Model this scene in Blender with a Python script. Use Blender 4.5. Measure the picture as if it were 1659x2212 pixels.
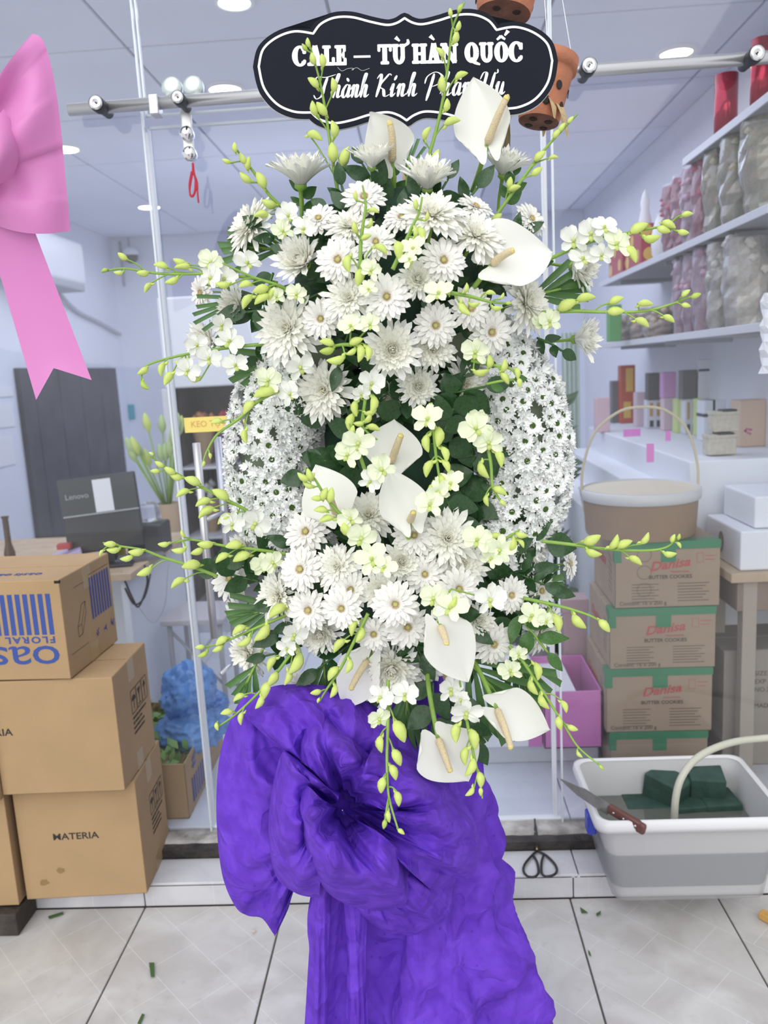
import bpy, bmesh, math, random
from mathutils import Vector, Matrix, Euler, noise
random.seed(7)
PI = math.pi
SC = bpy.context.scene
COL = SC.collection
for o in list(bpy.data.objects): bpy.data.objects.remove(o)

# ------------------------------------------------------------------ camera
CAM_H, CAM_F, CAM_P, CAM_R, CAM_Y = 1.47, 1748.8, .1733, .0532, .0506
def cam_axes():
    cp, sp, cy, sy = math.cos(CAM_P), math.sin(CAM_P), math.cos(CAM_Y), math.sin(CAM_Y)
    F = Vector((-sy*cp, cy*cp, -sp)); R = Vector((cy, sy, 0)); U = R.cross(F)
    c, s = math.cos(CAM_R), math.sin(CAM_R)
    return F, R*c - U*s, U*c + R*s
CF, CR, CU = cam_axes()
CO = Vector((0, 0, CAM_H))
def ray(px, py): return CF + CR*((px-829.5)/CAM_F) - CU*((py-1106)/CAM_F)
def at(px, py, Y): d = ray(px, py); return CO + d*(Y/d.y)
def atz(px, py, Z): d = ray(px, py); return CO + d*((Z-CAM_H)/d.z)
def atx(px, py, X): d = ray(px, py); return CO + d*(X/d.x)
def mpp(P): return (Vector(P)-CO).dot(CF)/CAM_F      # metres that one photo pixel spans at P
cd = bpy.data.cameras.new('camera'); cam = bpy.data.objects.new('camera', cd); COL.objects.link(cam)
m = Matrix((CR, CU, -CF)).transposed().to_4x4(); m.translation = CO; cam.matrix_world = m
cd.sensor_fit = 'VERTICAL'; cd.sensor_height = 36; cd.lens = CAM_F*36/2212
cd.clip_start = .05; cd.clip_end = 100
cd.dof.use_dof = True; cd.dof.focus_distance = 1.42; cd.dof.aperture_fstop = 4.5
SC.camera = cam

# ------------------------------------------------------------------ light and exposure
vs = SC.view_settings
vs.view_transform = 'Standard'; vs.look = 'None'; vs.gamma = 1; vs.use_curve_mapping = False; vs.exposure = 0.2
SC.cycles.diffuse_bounces = 8; SC.cycles.max_bounces = 16; SC.cycles.transparent_max_bounces = 24
w = bpy.data.worlds.new('overcast_sky'); SC.world = w; w.use_nodes = True
bg = w.node_tree.nodes['Background']; bg.inputs[0].default_value = (.94, .97, 1, 1); bg.inputs[1].default_value = .80
sd = bpy.data.lights.new('soft_daylight', 'SUN'); sd.energy = 1.75; sd.angle = math.radians(70); sd.color = (1, .985, .96)
so = bpy.data.objects.new('soft_daylight', sd); COL.objects.link(so)
so.rotation_euler = Vector((.22, .80, -.60)).to_track_quat('-Z', 'Y').to_euler()
def area(name, loc, size, power, color, rot=(0, 0, 0)):
    l = bpy.data.lights.new(name, 'AREA'); l.shape = 'RECTANGLE'; l.size, l.size_y = size; l.energy = power; l.color = color
    o = bpy.data.objects.new(name, l); COL.objects.link(o); o.location = loc; o.rotation_euler = rot
    return o
area('shop_ceiling_glow', (-.5, 4.3, 2.5), (3.0, 3.4), 42, (.79, .84, 1))

# ------------------------------------------------------------------ materials
MATS = {}
def nt(m): return m.node_tree.nodes, m.node_tree.links
def mat(name, col, rough=.6, metal=0, var=0, vscale=8, bump=0, bscale=60, spec=.5, trans=0, alpha=1, sub=0, col2=None, coat=0):
    if name in MATS: return MATS[name]
    m = bpy.data.materials.new(name); m.use_nodes = True; MATS[name] = m
    N, L = nt(m); b = N['Principled BSDF']
    c = (*col, 1)
    b.inputs['Base Color'].default_value = c; b.inputs['Roughness'].default_value = rough
    b.inputs['Metallic'].default_value = metal; b.inputs['Specular IOR Level'].default_value = spec
    if coat: b.inputs['Coat Weight'].default_value = coat
    if var or col2:
        tc = N.new('ShaderNodeTexCoord'); n = N.new('ShaderNodeTexNoise'); n.inputs['Scale'].default_value = vscale; n.inputs['Detail'].default_value = 5
        L.new(tc.outputs['Object'], n.inputs['Vector'])
        r = N.new('ShaderNodeValToRGB'); r.color_ramp.elements[0].position = .3; r.color_ramp.elements[1].position = .7
        d = col2 or tuple(max(0, x*(1-var)) for x in col); u = col if col2 else tuple(min(1, x*(1+var)) for x in col)
        r.color_ramp.elements[0].color = (*d, 1); r.color_ramp.elements[1].color = (*u, 1)
        L.new(n.outputs['Fac'], r.inputs['Fac']); L.new(r.outputs['Color'], b.inputs['Base Color'])
    if bump:
        tc = N.new('ShaderNodeTexCoord'); n = N.new('ShaderNodeTexNoise'); n.inputs['Scale'].default_value = bscale; n.inputs['Detail'].default_value = 4
        L.new(tc.outputs['Object'], n.inputs['Vector']); bp = N.new('ShaderNodeBump'); bp.inputs['Strength'].default_value = bump; bp.inputs['Distance'].default_value = .01
        L.new(n.outputs['Fac'], bp.inputs['Height']); L.new(bp.outputs['Normal'], b.inputs['Normal'])
    if trans:
        t = N.new('ShaderNodeBsdfTranslucent'); t.inputs['Color'].default_value = c
        mx = N.new('ShaderNodeMixShader'); mx.inputs[0].default_value = trans
        L.new(b.outputs[0], mx.inputs[1]); L.new(t.outputs[0], mx.inputs[2]); L.new(mx.outputs[0], N['Material Output'].inputs[0])
    if alpha < 1: b.inputs['Alpha'].default_value = alpha
    return m
def emit(name, col, s):
    m = bpy.data.materials.new(name); m.use_nodes = True; N, L = nt(m); b = N['Principled BSDF']
    b.inputs['Base Color'].default_value = (*col, 1); b.inputs['Emission Color'].default_value = (*col, 1); b.inputs['Emission Strength'].default_value = s
    return m
def glass(name, tint, gloss=.9, haze=.02, hz=(.8, .85, .9), rough=.0):
    m = bpy.data.materials.new(name); m.use_nodes = True; N, L = nt(m)
    t = N.new('ShaderNodeBsdfTransparent'); t.inputs[0].default_value = (*tint, 1)
    g = N.new('ShaderNodeBsdfGlossy'); g.inputs['Roughness'].default_value = rough; g.inputs[0].default_value = (1, 1, 1, 1)
    f = N.new('ShaderNodeFresnel'); f.inputs[0].default_value = 1.5
    mu = N.new('ShaderNodeMath'); mu.operation = 'MULTIPLY'; mu.inputs[1].default_value = gloss; L.new(f.outputs[0], mu.inputs[0])
    mx = N.new('ShaderNodeMixShader'); L.new(mu.outputs[0], mx.inputs[0]); L.new(t.outputs[0], mx.inputs[1]); L.new(g.outputs[0], mx.inputs[2])
    d = N.new('ShaderNodeBsdfDiffuse'); d.inputs[0].default_value = (*hz, 1)
    tc = N.new('ShaderNodeTexCoord'); n = N.new('ShaderNodeTexNoise'); n.inputs['Scale'].default_value = 3; n.inputs['Detail'].default_value = 6; L.new(tc.outputs['Object'], n.inputs[0])
    mr = N.new('ShaderNodeMapRange'); mr.inputs[1].default_value = .35; mr.inputs[2].default_value = .75; mr.inputs[3].default_value = haze*.4; mr.inputs[4].default_value = haze*1.8; L.new(n.outputs[0], mr.inputs[0])
    m2 = N.new('ShaderNodeMixShader'); L.new(mr.outputs[0], m2.inputs[0]); L.new(mx.outputs[0], m2.inputs[1]); L.new(d.outputs[0], m2.inputs[2])
    L.new(m2.outputs[0], N['Material Output'].inputs[0])
    return m

# ------------------------------------------------------------------ object helpers
def link(name, me, parent=None, loc=None):
    o = bpy.data.objects.new(name, me); COL.objects.link(o)
    if parent is not None: o.parent = parent
    if loc is not None: o.location = loc
    return o
def tag(o, label=None, cat=None, group=None, kind=None):
    if label: o['label'] = label
    if cat: o['category'] = cat
    if group: o['group'] = group
    if kind: o['kind'] = kind
    return o
def thing(name, label, cat, loc=(0, 0, 0), rz=0, group=None):
    o = bpy.data.objects.new(name, None); COL.objects.link(o); o.location = loc; o.rotation_euler = (0, 0, rz); o.empty_display_size = .05
    return tag(o, label, cat, group)
def copy_tree(o, parent=None):
    c = o.copy(); COL.objects.link(c); c.parent = parent
    for ch in o.children: copy_tree(ch, c)
    return c
class MB:
    def __init__(s): s.v = []; s.f = []; s.mi = []; s.m = 0
    def add(s, vs, fs):
        b = len(s.v); s.v += [tuple(v) for v in vs]; s.f += [tuple(i+b for i in f) for f in fs]; s.mi += [s.m]*len(fs); return s
    def box(s, a, b, M=None):
        x0, y0, z0 = a; x1, y1, z1 = b
        vs = [Vector((x, y, z)) for z in (z0, z1) for y in (y0, y1) for x in (x0, x1)]
        if M is not None: vs = [M @ v for v in vs]
        return s.add(vs, [(0, 2, 3, 1), (4, 5, 7, 6), (0, 1, 5, 4), (2, 6, 7, 3), (0, 4, 6, 2), (1, 3, 7, 5)])
    def rbox(s, a, b, r=.004, M=None):
        x0, y0, z0 = a; x1, y1, z1 = b; bm = bmesh.new(); bmesh.ops.create_cube(bm, size=1)
        for v in bm.verts: v.co = Vector(((x0+x1)/2+v.co.x*(x1-x0), (y0+y1)/2+v.co.y*(y1-y0), (z0+z1)/2+v.co.z*(z1-z0)))
        r = min(r, .45*min(abs(x1-x0), abs(y1-y0), abs(z1-z0)))
        bmesh.ops.bevel(bm, geom=list(bm.edges), offset=r, segments=2, profile=.5, affect='EDGES')
        if M is not None: bm.transform(M)
        bm.verts.index_update(); s.add([v.co for v in bm.verts], [[v.index for v in f.verts] for f in bm.faces]); bm.free(); return s
    def grid(s, P, nu, nv, closed=False):
        vs = [P(i, j) for j in range(nv+1) for i in range(nu+1)]
        return s.add(vs, [(j*(nu+1)+i, j*(nu+1)+i+1, (j+1)*(nu+1)+i+1, (j+1)*(nu+1)+i) for j in range(nv) for i in range(nu)])
    def tube(s, pts, r, n=8, caps=True):
        pts = [Vector(p) for p in pts]; k = len(pts); rr = r if isinstance(r, (list, tuple)) else [r]*k
        t0 = (pts[1]-pts[0]).normalized(); up = Vector((0, 0, 1)) if abs(t0.z) < .9 else Vector((1, 0, 0)); u = t0.cross(up).normalized()
        vs = []
        for i, p in enumerate(pts):
            t = ((pts[i+1] if i < k-1 else p)-(pts[i-1] if i else p)); t = t.normalized() if t.length > 1e-9 else t0
            u = (u-t*u.dot(t)); u = u.normalized() if u.length > 1e-6 else t.orthogonal().normalized(); w_ = t.cross(u)
            vs += [p+(u*math.cos(a*2*PI/n)+w_*math.sin(a*2*PI/n))*rr[i] for a in range(n)]
        fs = [(i*n+a, i*n+(a+1) % n, (i+1)*n+(a+1) % n, (i+1)*n+a) for i in range(k-1) for a in range(n)]
        if caps: fs += [tuple(range(n-1, -1, -1)), tuple(range((k-1)*n, k*n))]
        return s.add(vs, fs)
    def lathe(s, prof, n=24, M=None, sx=1, sy=1, cap=False):
        vs = [Vector((r*math.cos(a*2*PI/n)*sx, r*math.sin(a*2*PI/n)*sy, z)) for r, z in prof for a in range(n)]
        if M is not None: vs = [M @ v for v in vs]
        k = len(prof); fs = [(i*n+a, i*n+(a+1) % n, (i+1)*n+(a+1) % n, (i+1)*n+a) for i in range(k-1) for a in range(n)]
        if cap: fs += [tuple(range(n-1, -1, -1)), tuple(range((k-1)*n, k*n))]
        return s.add(vs, fs)
    def prism(s, poly, h, M=None):
        n = len(poly); vs = [Vector((x, y, 0)) for x, y in poly]+[Vector((x, y, h)) for x, y in poly]
        if M is not None: vs = [M @ v for v in vs]
        return s.add(vs, [tuple(range(n-1, -1, -1)), tuple(range(n, 2*n))]+[(i, (i+1) % n, n+(i+1) % n, n+i) for i in range(n)])
    def mesh(s, name, mats, smooth=False):
        me = bpy.data.meshes.new(name); me.from_pydata(s.v, [], s.f)
        for m in (mats if isinstance(mats, (list, tuple)) else [mats]): me.materials.append(m)
        if any(s.mi): me.polygons.foreach_set('material_index', s.mi)
        if smooth: me.polygons.foreach_set('use_smooth', [True]*len(me.polygons))
        me.update(); return me
    def build(s, name, mats, parent=None, smooth=False, loc=None): return link(name, s.mesh(name, mats, smooth), parent, loc)
def catmull(P, n=8, closed=False):
    P = [Vector(p) for p in P]; out = []; k = len(P)
    for i in range(k if closed else k-1):
        a, b, c, d = (P[(i-1) % k], P[i], P[(i+1) % k], P[(i+2) % k]) if closed else (P[max(i-1, 0)], P[i], P[i+1], P[min(i+2, k-1)])
        for j in range(n):
            t = j/n; out.append(.5*((2*b)+(c-a)*t+(2*a-5*b+4*c-d)*t*t+(3*b-a-3*c+d)*t**3))
    if not closed: out.append(P[-1])
    return out
def text_mesh(name, txt, size, mats, bold=0, align='CENTER', sx=1, shear=0, spacing=1):
    c = bpy.data.curves.new(name, 'FONT'); c.body = txt; c.size = size; c.align_x = align; c.align_y = 'CENTER'; c.offset = bold; c.extrude = .0003; c.resolution_u = 3; c.shear = shear; c.space_character = spacing
    o = bpy.data.objects.new(name, c); me = bpy.data.meshes.new_from_object(o); bpy.data.objects.remove(o)
    me.materials.clear(); me.materials.append(mats); me.name = name
    if sx != 1:
        for v in me.vertices: v.co.x *= sx
    return me
def face_M(o, x, y): 
    """matrix with columns x, y, x×y at o (for flat print laid on a face)"""
    x = Vector(x).normalized(); z = x.cross(Vector(y)).normalized(); y = z.cross(x)
    M = Matrix((x, y, z)).transposed().to_4x4(); M.translation = Vector(o); return M
def crumple(p, s, seed=0):
    """sharp creased noise, about -1..1"""
    q = Vector(p)*s+Vector((seed*3.1, seed*1.7, seed))
    return 1-2*abs(noise.noise(q))*1.6
# ================================================================== setting
YG = 2.26          # glass front
ZI = .11           # inside floor
M_tile = bpy.data.materials.new('pale_floor_tile'); M_tile.use_nodes = True
def tile_nodes(m, base, base2, vein, dirt):
    N, L = nt(m); b = N['Principled BSDF']; tc = N.new('ShaderNodeTexCoord'); geo = N.new('ShaderNodeNewGeometry')
    n = N.new('ShaderNodeTexNoise'); n.inputs['Scale'].default_value = 5; n.inputs['Detail'].default_value = 8; n.inputs['Distortion'].default_value = 1.2
    L.new(geo.outputs['Position'], n.inputs['Vector'])
    r = N.new('ShaderNodeValToRGB'); r.color_ramp.elements[0].position = .35; r.color_ramp.elements[1].position = .65
    r.color_ramp.elements[0].color = (*base2, 1); r.color_ramp.elements[1].color = (*base, 1); L.new(n.outputs['Fac'], r.inputs[0])
    # printed diagonal vein lattice
    mp = N.new('ShaderNodeMapping'); mp.inputs['Rotation'].default_value = (0, 0, PI/4); mp.inputs['Scale'].default_value = (1, 1, 1); L.new(geo.outputs['Position'], mp.inputs[0])
    nz = N.new('ShaderNodeTexNoise'); nz.inputs['Scale'].default_value = 3; L.new(geo.outputs['Position'], nz.inputs['Vector'])
    br = N.new('ShaderNodeTexBrick'); br.inputs['Scale'].default_value = 5; br.inputs['Mortar Size'].default_value = .006; br.inputs['Brick Width'].default_value = .95; br.inputs['Row Height'].default_value = .62
    L.new(mp.outputs[0], br.inputs['Vector'])
    mu = N.new('ShaderNodeMath'); mu.operation = 'MULTIPLY'; mu.inputs[1].default_value = .45; L.new(br.outputs['Fac'], mu.inputs[0])
    mx = N.new('ShaderNodeMixRGB'); mx.inputs[2].default_value = (*vein, 1); L.new(mu.outputs[0], mx.inputs[0]); L.new(r.outputs[0], mx.inputs[1])
    d = N.new('ShaderNodeTexNoise'); d.inputs['Scale'].default_value = 26; d.inputs['Detail'].default_value = 10; d.inputs['Roughness'].default_value = .75; L.new(geo.outputs['Position'], d.inputs['Vector'])
    dr = N.new('ShaderNodeValToRGB'); dr.color_ramp.elements[0].position = .55; dr.color_ramp.elements[1].position = .78; dr.color_ramp.elements[0].color = (0, 0, 0, 1); dr.color_ramp.elements[1].color = (.55, .55, .55, 1); L.new(d.outputs['Fac'], dr.inputs[0])
    m2 = N.new('ShaderNodeMixRGB'); m2.inputs[2].default_value = (*dirt, 1); L.new(dr.outputs[0], m2.inputs[0]); L.new(mx.outputs[0], m2.inputs[1])
    L.new(m2.outputs[0], b.inputs['Base Color']); b.inputs['Roughness'].default_value = .35
tile_nodes(M_tile, (.60, .585, .575), (.47, .45, .435), (.72, .72, .72), (.34, .30, .27))
M_step = bpy.data.materials.new('white_step_tile'); M_step.use_nodes = True
tile_nodes(M_step, (.62, .62, .64), (.52, .52, .55), (.66, .66, .68), (.4, .37, .34))
M_grout = mat('dark_joint', (.10, .095, .08), .9)
M_intile = mat('inside_floor_tile', (.74, .78, .84), .3, var=.06, vscale=4)

fl = MB().box((-4.5, -3, -.05), (4, 2.047, -.004)).build('floor', M_grout); tag(fl, kind='structure')
X0 = -.8442
def tile(parent, a, b, M):
    return MB().rbox(a, b, .0025).build('tile', M, parent)
ys = [-.72, -.27, .18, .63, 1.08, 1.53, 2.047]
for i in range(-6, 9):
    for j in range(len(ys)-1):
        x0, x1 = X0+.4*i, X0+.4*(i+1)
        if x1 < -1.7 or x0 > 1.6 or ys[j+1] < .5: continue
        tile(fl, (x0+.0022, ys[j]+.002, -.012), (x1-.0022, ys[j+1]-.002, random.uniform(-.0004, .0004)), M_tile)
MB().box((-4.5, -3, -.012), (4, .63, -.0005)).build('far_paving', M_tile, fl)
st = MB().box((-4.5, 2.056, -.05), (4, 2.165, .062)).build('trim_1', M_grout); tag(st, kind='structure')
xs = [X0-.4*2, X0-.4, X0, X0+.8, X0+1.21, X0+1.62, X0+2.2, 1.6]
for a, b in zip(xs, xs[1:]):
    tile(st, (a+.0015, 2.047, .001), (b-.0015, 2.0575, .068), M_step)
xt = [-1.65, X0-.4, X0, X0+.42, X0+.83, X0+1.225, X0+1.7, 1.6]
for a, b in zip(xt, xt[1:]):
    tile(st, (a+.0015, 2.047, .0605), (b-.0015, 2.163, .0725), M_step)
# dark sill riser and broken concrete threshold under the glass
M_sill = mat('dark_rough_sill', (.045, .038, .035), .6, var=.6, vscale=14, bump=.8, bscale=40)  # dark, blotchy, rough strip between tread and glass
M_conc = mat('old_plaster_sill', (.62, .60, .57), .8, col2=(.22, .20, .18), vscale=16, bump=.7, bscale=50)
s2 = MB().box((-4.5, 2.166, -.05), (4, 2.23, .098)).build('trim_2', M_sill); tag(s2, kind='structure')
def sill(i, j):
    x = -4+8*i/220; y = 2.185+.12*j/5
    return Vector((x, y+.008*noise.noise((x*14, j, 3))*(1 if j == 0 else 0), .103+.004*noise.noise((x*20, y*20, 1)) if j else .09))
s3 = MB().grid(sill, 220, 5).build('trim_3', M_conc); tag(s3, kind='structure')

# inside floor
fi = MB().box((-2.6, 2.25, .0), (1.5, 6.7, .1)).build('floor_inside', mat('inside_joint', (.25, .26, .3), .9)); fi.name = 'floor.001'; tag(fi, kind='structure')
xi = [-2.6+.5*k for k in range(8)]
for x in xi:
    for j in range(9):
        y = 2.27+.5*j
        if y > 4.3 : continue
        tile(fi, (x+.0015, y+.0015, .09), (min(x+.4985, 1.5), y+.4985, ZI), M_intile)
MB().box((-2.6, 4.8, .09), (1.5, 6.7, ZI)).build('far_tiling', M_intile, fi)
# walls
M_wall = mat('cool_white_wall', (.77, .79, .86), .7, var=.03, vscale=2, bump=.05, bscale=120)
M_wallR = mat('grey_white_wall', (.76, .76, .80), .7, var=.03, vscale=2)
ZC, XL, XR, YB = 2.6, -2.376, 1.32, 6.57
tag(MB().box((XL-.12, YB, 0), (XR+.12, YB+.1, ZC+.1)).build('wall_back', M_wall), kind='structure')
tag(MB().box((XL-.1, 2.3, 0), (XL, YB, ZC+.1)).build('wall_left', M_wall), kind='structure')
tag(MB().box((XR, 2.3, 0), (XR+.1, YB, ZC+.1)).build('wall_right', M_wallR), kind='structure')
# ceiling of grid tiles
M_ct = mat('ceiling_tile', (.74, .76, .85), .75, var=.03, vscale=3)
ce = MB().box((XL-.1, 2.2, ZC+.012), (XR+.1, YB+.1, ZC+.08)).build('ceiling', mat('ceiling_grid_joint', (.34, .35, .42), .8)); tag(ce, kind='structure')  # darker backing that shows in the joints between tiles
yc0 = 2.97-1.43
y = yc0
while y < YB:
    x = XL
    while x < XR:
        a, b, c, d = x+.004, min(x+.711, XR)-.003, max(y, 2.21)+.004, min(y+.711, YB)-.003
        if d > c+.05 and b > a+.05: MB().rbox((a, c, ZC), (b, d, ZC+.014), .003).build('ceiling_tile', M_ct, ce)
        x += .715
    y += .715
# glass front: fixed left pane, transom, fixed right pane, hanging sliding door
G = glass('clear_shop_glass', (.95, .965, .98), .85, .03)
M_edge = mat('frosted_glass_edge', (.80, .86, .90), .25, alpha=.8)
M_chrome = mat('brushed_steel', (.66, .66, .68), .32, metal=.75)
M_chrome2 = mat('polished_steel', (.8, .8, .82), .12, metal=1)
M_rub = mat('black_rubber', (.03, .03, .035), .5)
def pane(name, x0, x1, z0, z1, y=YG, e=True):
    o = MB().add([(x0, y, z0), (x1, y, z0), (x1, y, z1), (x0, y, z1)], [(0, 1, 2, 3)]).build(name, G); tag(o, kind='structure')
    if e:
        for xe in (x0, x1): MB().box((xe-.0025, y-.006, z0), (xe+.0025, y+.006, z1)).build('glass_edge', M_edge, o)
    return o
w1 = pane('window_1', -2.37, -.697, .1, 2.6)
w2 = pane('window_2', -.686, .37, 2.160, 2.6)
w3 = pane('window_3', .374, 1.6, .1, 2.6)
MB().box((-.686, YG-.006, 2.160), (.37, YG+.006, 2.165)).build('glass_edge', M_edge, w2)
d1 = pane('door_1', -.692, .352, .106, 2.143, YG+.03)
MB().box((-.692, YG+.024, 2.137), (.352, YG+.036, 2.143)).build('glass_edge', M_edge, d1)
MB().rbox((-.703, YG+.026, .106), (-.692, YG+.042, 2.130), .002).build('door_seal', mat('clear_seal', (.78, .78, .84), .3), d1)
MB().rbox((.352, YG+.026, .106), (.364, YG+.042, 2.130), .002).build('door_seal', MATS['clear_seal'], d1)
# ladder handle, two round bars joined by pins
for px in (424, 447):
    a, b = at(px, 957 if px < 440 else 952, YG-.03), at(px+36, 1378, YG-.03)
    y_ = YG-.03 if px < 440 else YG+.09
    MB().tube([(a.x, y_, b.z), (a.x, y_, a.z)], .011, 14).build('handle_bar', M_chrome, d1, True)
for z in (.62, 1.08):
    MB().tube([(a.x-.02, YG-.03, z), (a.x, YG+.09, z)], .006, 10).build('handle_pin', M_chrome, d1, True)
# top rail with its standoffs, rollers, hanger
rl = thing('sliding_door_rail', 'long steel tube rail running across the glass shop front above the sliding door', 'rail')
ZR = 2.175
MB().tube([(-.872, YG-.05, ZR), (1.35, YG-.05, ZR+.010)], .0155, 16).build('tube', M_chrome, rl, True)
def standoff(px, py, r):
    p = at(px, py, YG-.085); R_ = r*mpp(p)
    o = MB().lathe([(R_*.98, .02), (R_, .012), (R_, -.012), (R_*.75, -.03), (R_*.7, -.07)], 24, face_M(p, (1, 0, 0), (0, 0, 1)), cap=True).build('standoff', M_rub, rl, True)
    MB().lathe([(.0003, .0225), (R_*.3, .0222), (R_*.34, .0235), (R_*.9, .0225), (R_*.97, .016)], 24, face_M(p, (1, 0, 0), (0, 0, 1)), cap=True).build('standoff_cap', M_chrome2, o, True)
    MB().lathe([(R_*.12, .0225), (R_*.05, .0245)], 12, face_M(p, (1, 0, 0), (0, 0, 1)), cap=True).build('screw', M_rub, o, True)
for s in ((213, 227, 16), (388, 215, 14), (1270, 147, 17), (1629, 121, 17)): standoff(*s)
cl = at(336, 228, YG-.05); MB().rbox((cl.x-.012, cl.y-.02, ZR-.03), (cl.x+.012, cl.y+.022, ZR+.018), .003).build('clamp', M_chrome, rl)
hg = thing('door_hanger', 'pair of round steel rollers on a plate hanging the glass door', 'door fitting')
M_disc = mat('satin_disc', (.66, .74, .72), .3, metal=.85)
for px, py in ((371, 189), (417, 187)):
    p = at(px, py, YG-.02); R_ = 22*mpp(p)
    MB().lathe([(R_*.9, -.02), (R_, -.014), (R_, .002), (R_*.96, .004), (.002, .0045)], 32, face_M(p, (1, 0, 0), (0, 0, 1)), cap=True).build('roller', M_disc, hg, True)
a, b = at(402, 252, YG-.012), at(414, 345, YG-.012)
MB().rbox((a.x-.014, YG-.016, b.z), (a.x+.014, YG-.006, a.z+.03), .003).build('plate', mat('plate_steel', (.7, .72, .70), .35, metal=.6), hg)
for px, py in ((403, 288), (409, 332)):
    p = at(px, py, YG-.03); R_ = 15*mpp(p)
    MB().lathe([(R_*.9, -.02), (R_, -.008), (R_, .004), (R_*.85, .009), (.001, .011)], 24, face_M(p, (1, 0, 0), (0, 0, 1)), cap=True).build('cap', M_chrome2, hg, True)
# red cord tied on the hanger
rc = MB(); M_cord = mat('red_cord', (.55, .03, .06), .6, bump=.5, bscale=400)
P = lambda l: [at(x, y, YG-.045) for x, y in l]
for l in ([(416, 352), (416, 372), (412, 395), (410, 415), (416, 425), (424, 405), (420, 380), (416, 368)], [(417, 352), (420, 375), (426, 395), (427, 420), (429, 438)], [(414, 370), (409, 400), (412, 424), (420, 415), (422, 390)]):
    rc.tube(catmull(P(l), 6), .0024, 6)
tag(rc.build('knotted_cord', M_cord, None, True), 'knotted red cord hanging under the door hanger plate', 'cord')

# downlights
M_lamp = emit('lamp_diffuser', (1, .98, .95), 9); M_warm = emit('warm_lamp_diffuser', (1, .86, .62), 8)
for i, (px, py, r, mm, lb) in enumerate(((486, 192, .065, M_lamp, 'round white ceiling downlight seen over the sliding door rail'), (506, 4, .052, M_lamp, 'round ceiling downlight nearest the top of the glass front'), (1461, 113, .062, M_warm, 'warm round ceiling downlight near the wall of shelves'), (322, 447, .07, M_lamp, 'small round ceiling downlight far back near the dome camera'), (138, 321, .07, M_lamp, 'round ceiling downlight glowing beside the pink bow'))):
    p = atz(px, py, ZC-.004)
    t = thing('ceiling_downlight', lb, 'ceiling light', p)
    MB().lathe([(r+.012, .004), (r+.012, -.004), (r, -.008), (r-.004, -.003)], 28).build('rim', mat('white_plastic', (.85, .85, .86), .4), t, True)
    MB().lathe([(r-.003, -.0035), (.001, -.0037)], 28).build('diffuser', mm, t)
# ================================================================== things outside
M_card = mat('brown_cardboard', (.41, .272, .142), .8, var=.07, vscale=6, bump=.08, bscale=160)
M_cardS = mat('shaded_cardboard_side', (.345, .23, .125), .8, var=.07, vscale=6, bump=.08, bscale=160)  # darker copy of the cardboard, side shade put into the colour
M_tape = mat('brown_tape', (.40, .29, .15), .3, alpha=.85)
M_ink = mat('blue_ink', (.035, .075, .30), .7)
M_black = mat('black_ink', (.03, .028, .026), .7)
M_stain = mat('oil_stain', (.27, .17, .07), .8)
M_gap = mat('gap_shade', (.02, .015, .01), .9)
def flat_rect(mb, M, x0, y0, x1, y1): return mb.add([M @ Vector(p) for p in ((x0, y0, 0), (x1, y0, 0), (x1, y1, 0), (x0, y1, 0))], [(0, 1, 2, 3)])
def flat_line(mb, M, pts, w):
    for a, b in zip(pts, pts[1:]):
        a, b = Vector((*a, 0)), Vector((*b, 0)); d = (b-a).normalized(); n = Vector((-d.y, d.x, 0))*w/2
        mb.add([M @ (a-n-d*w/2), M @ (b-n+d*w/2), M @ (b+n+d*w/2), M @ (a+n-d*w/2)], [(0, 1, 2, 3)])
def carton(label, P, rz, W, D, H, name='cardboard_box', m=None, ms=None, flaps=True, tape=True, group=None, tilt=0, cat='box'):
    """P: front right bottom corner; box runs W to the left and D to the back"""
    t = thing(name, label, cat, P, rz, group); m = m or M_card; ms = ms or M_cardS
    mb = MB(); c = .004
    def wall(a, b, mm): mb.m = mm; mb.rbox(a, b, .002)
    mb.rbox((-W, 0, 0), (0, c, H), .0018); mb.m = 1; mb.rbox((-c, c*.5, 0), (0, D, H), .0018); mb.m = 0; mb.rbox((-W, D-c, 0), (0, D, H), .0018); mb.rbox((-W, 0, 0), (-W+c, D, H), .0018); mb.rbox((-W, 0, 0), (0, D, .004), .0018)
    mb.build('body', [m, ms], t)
    if flaps:
        MB().rbox((-W+.001, .001, H-.004), (-.001, D/2-.0015, H+.001), .0012, Matrix.Rotation(.0, 4, 'X')).build('flap', m, t)
        MB().rbox((-W+.001, D/2+.0015, H-.004), (-.001, D-.001, H+.0018), .0012).build('flap', m, t)
    if tape:
        MB().rbox((-.0002, D/2-.024, H-.06), (.0008, D/2+.024, H+.001), .0003).build('tape', M_tape, t); MB().rbox((-.0002, D/2-.024, 0), (.0008, D/2+.024, .05), .0003).build('tape', M_tape, t)
    t['WDH'] = 0; del t['WDH']
    return t
def front_M(W, D, H): return face_M((-W, -.0006, 0), (1, 0, 0), (0, 0, 1))
def side_M(W, D, H): return face_M((.0012, 0, 0), (0, 1, 0), (0, 0, 1))
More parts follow.
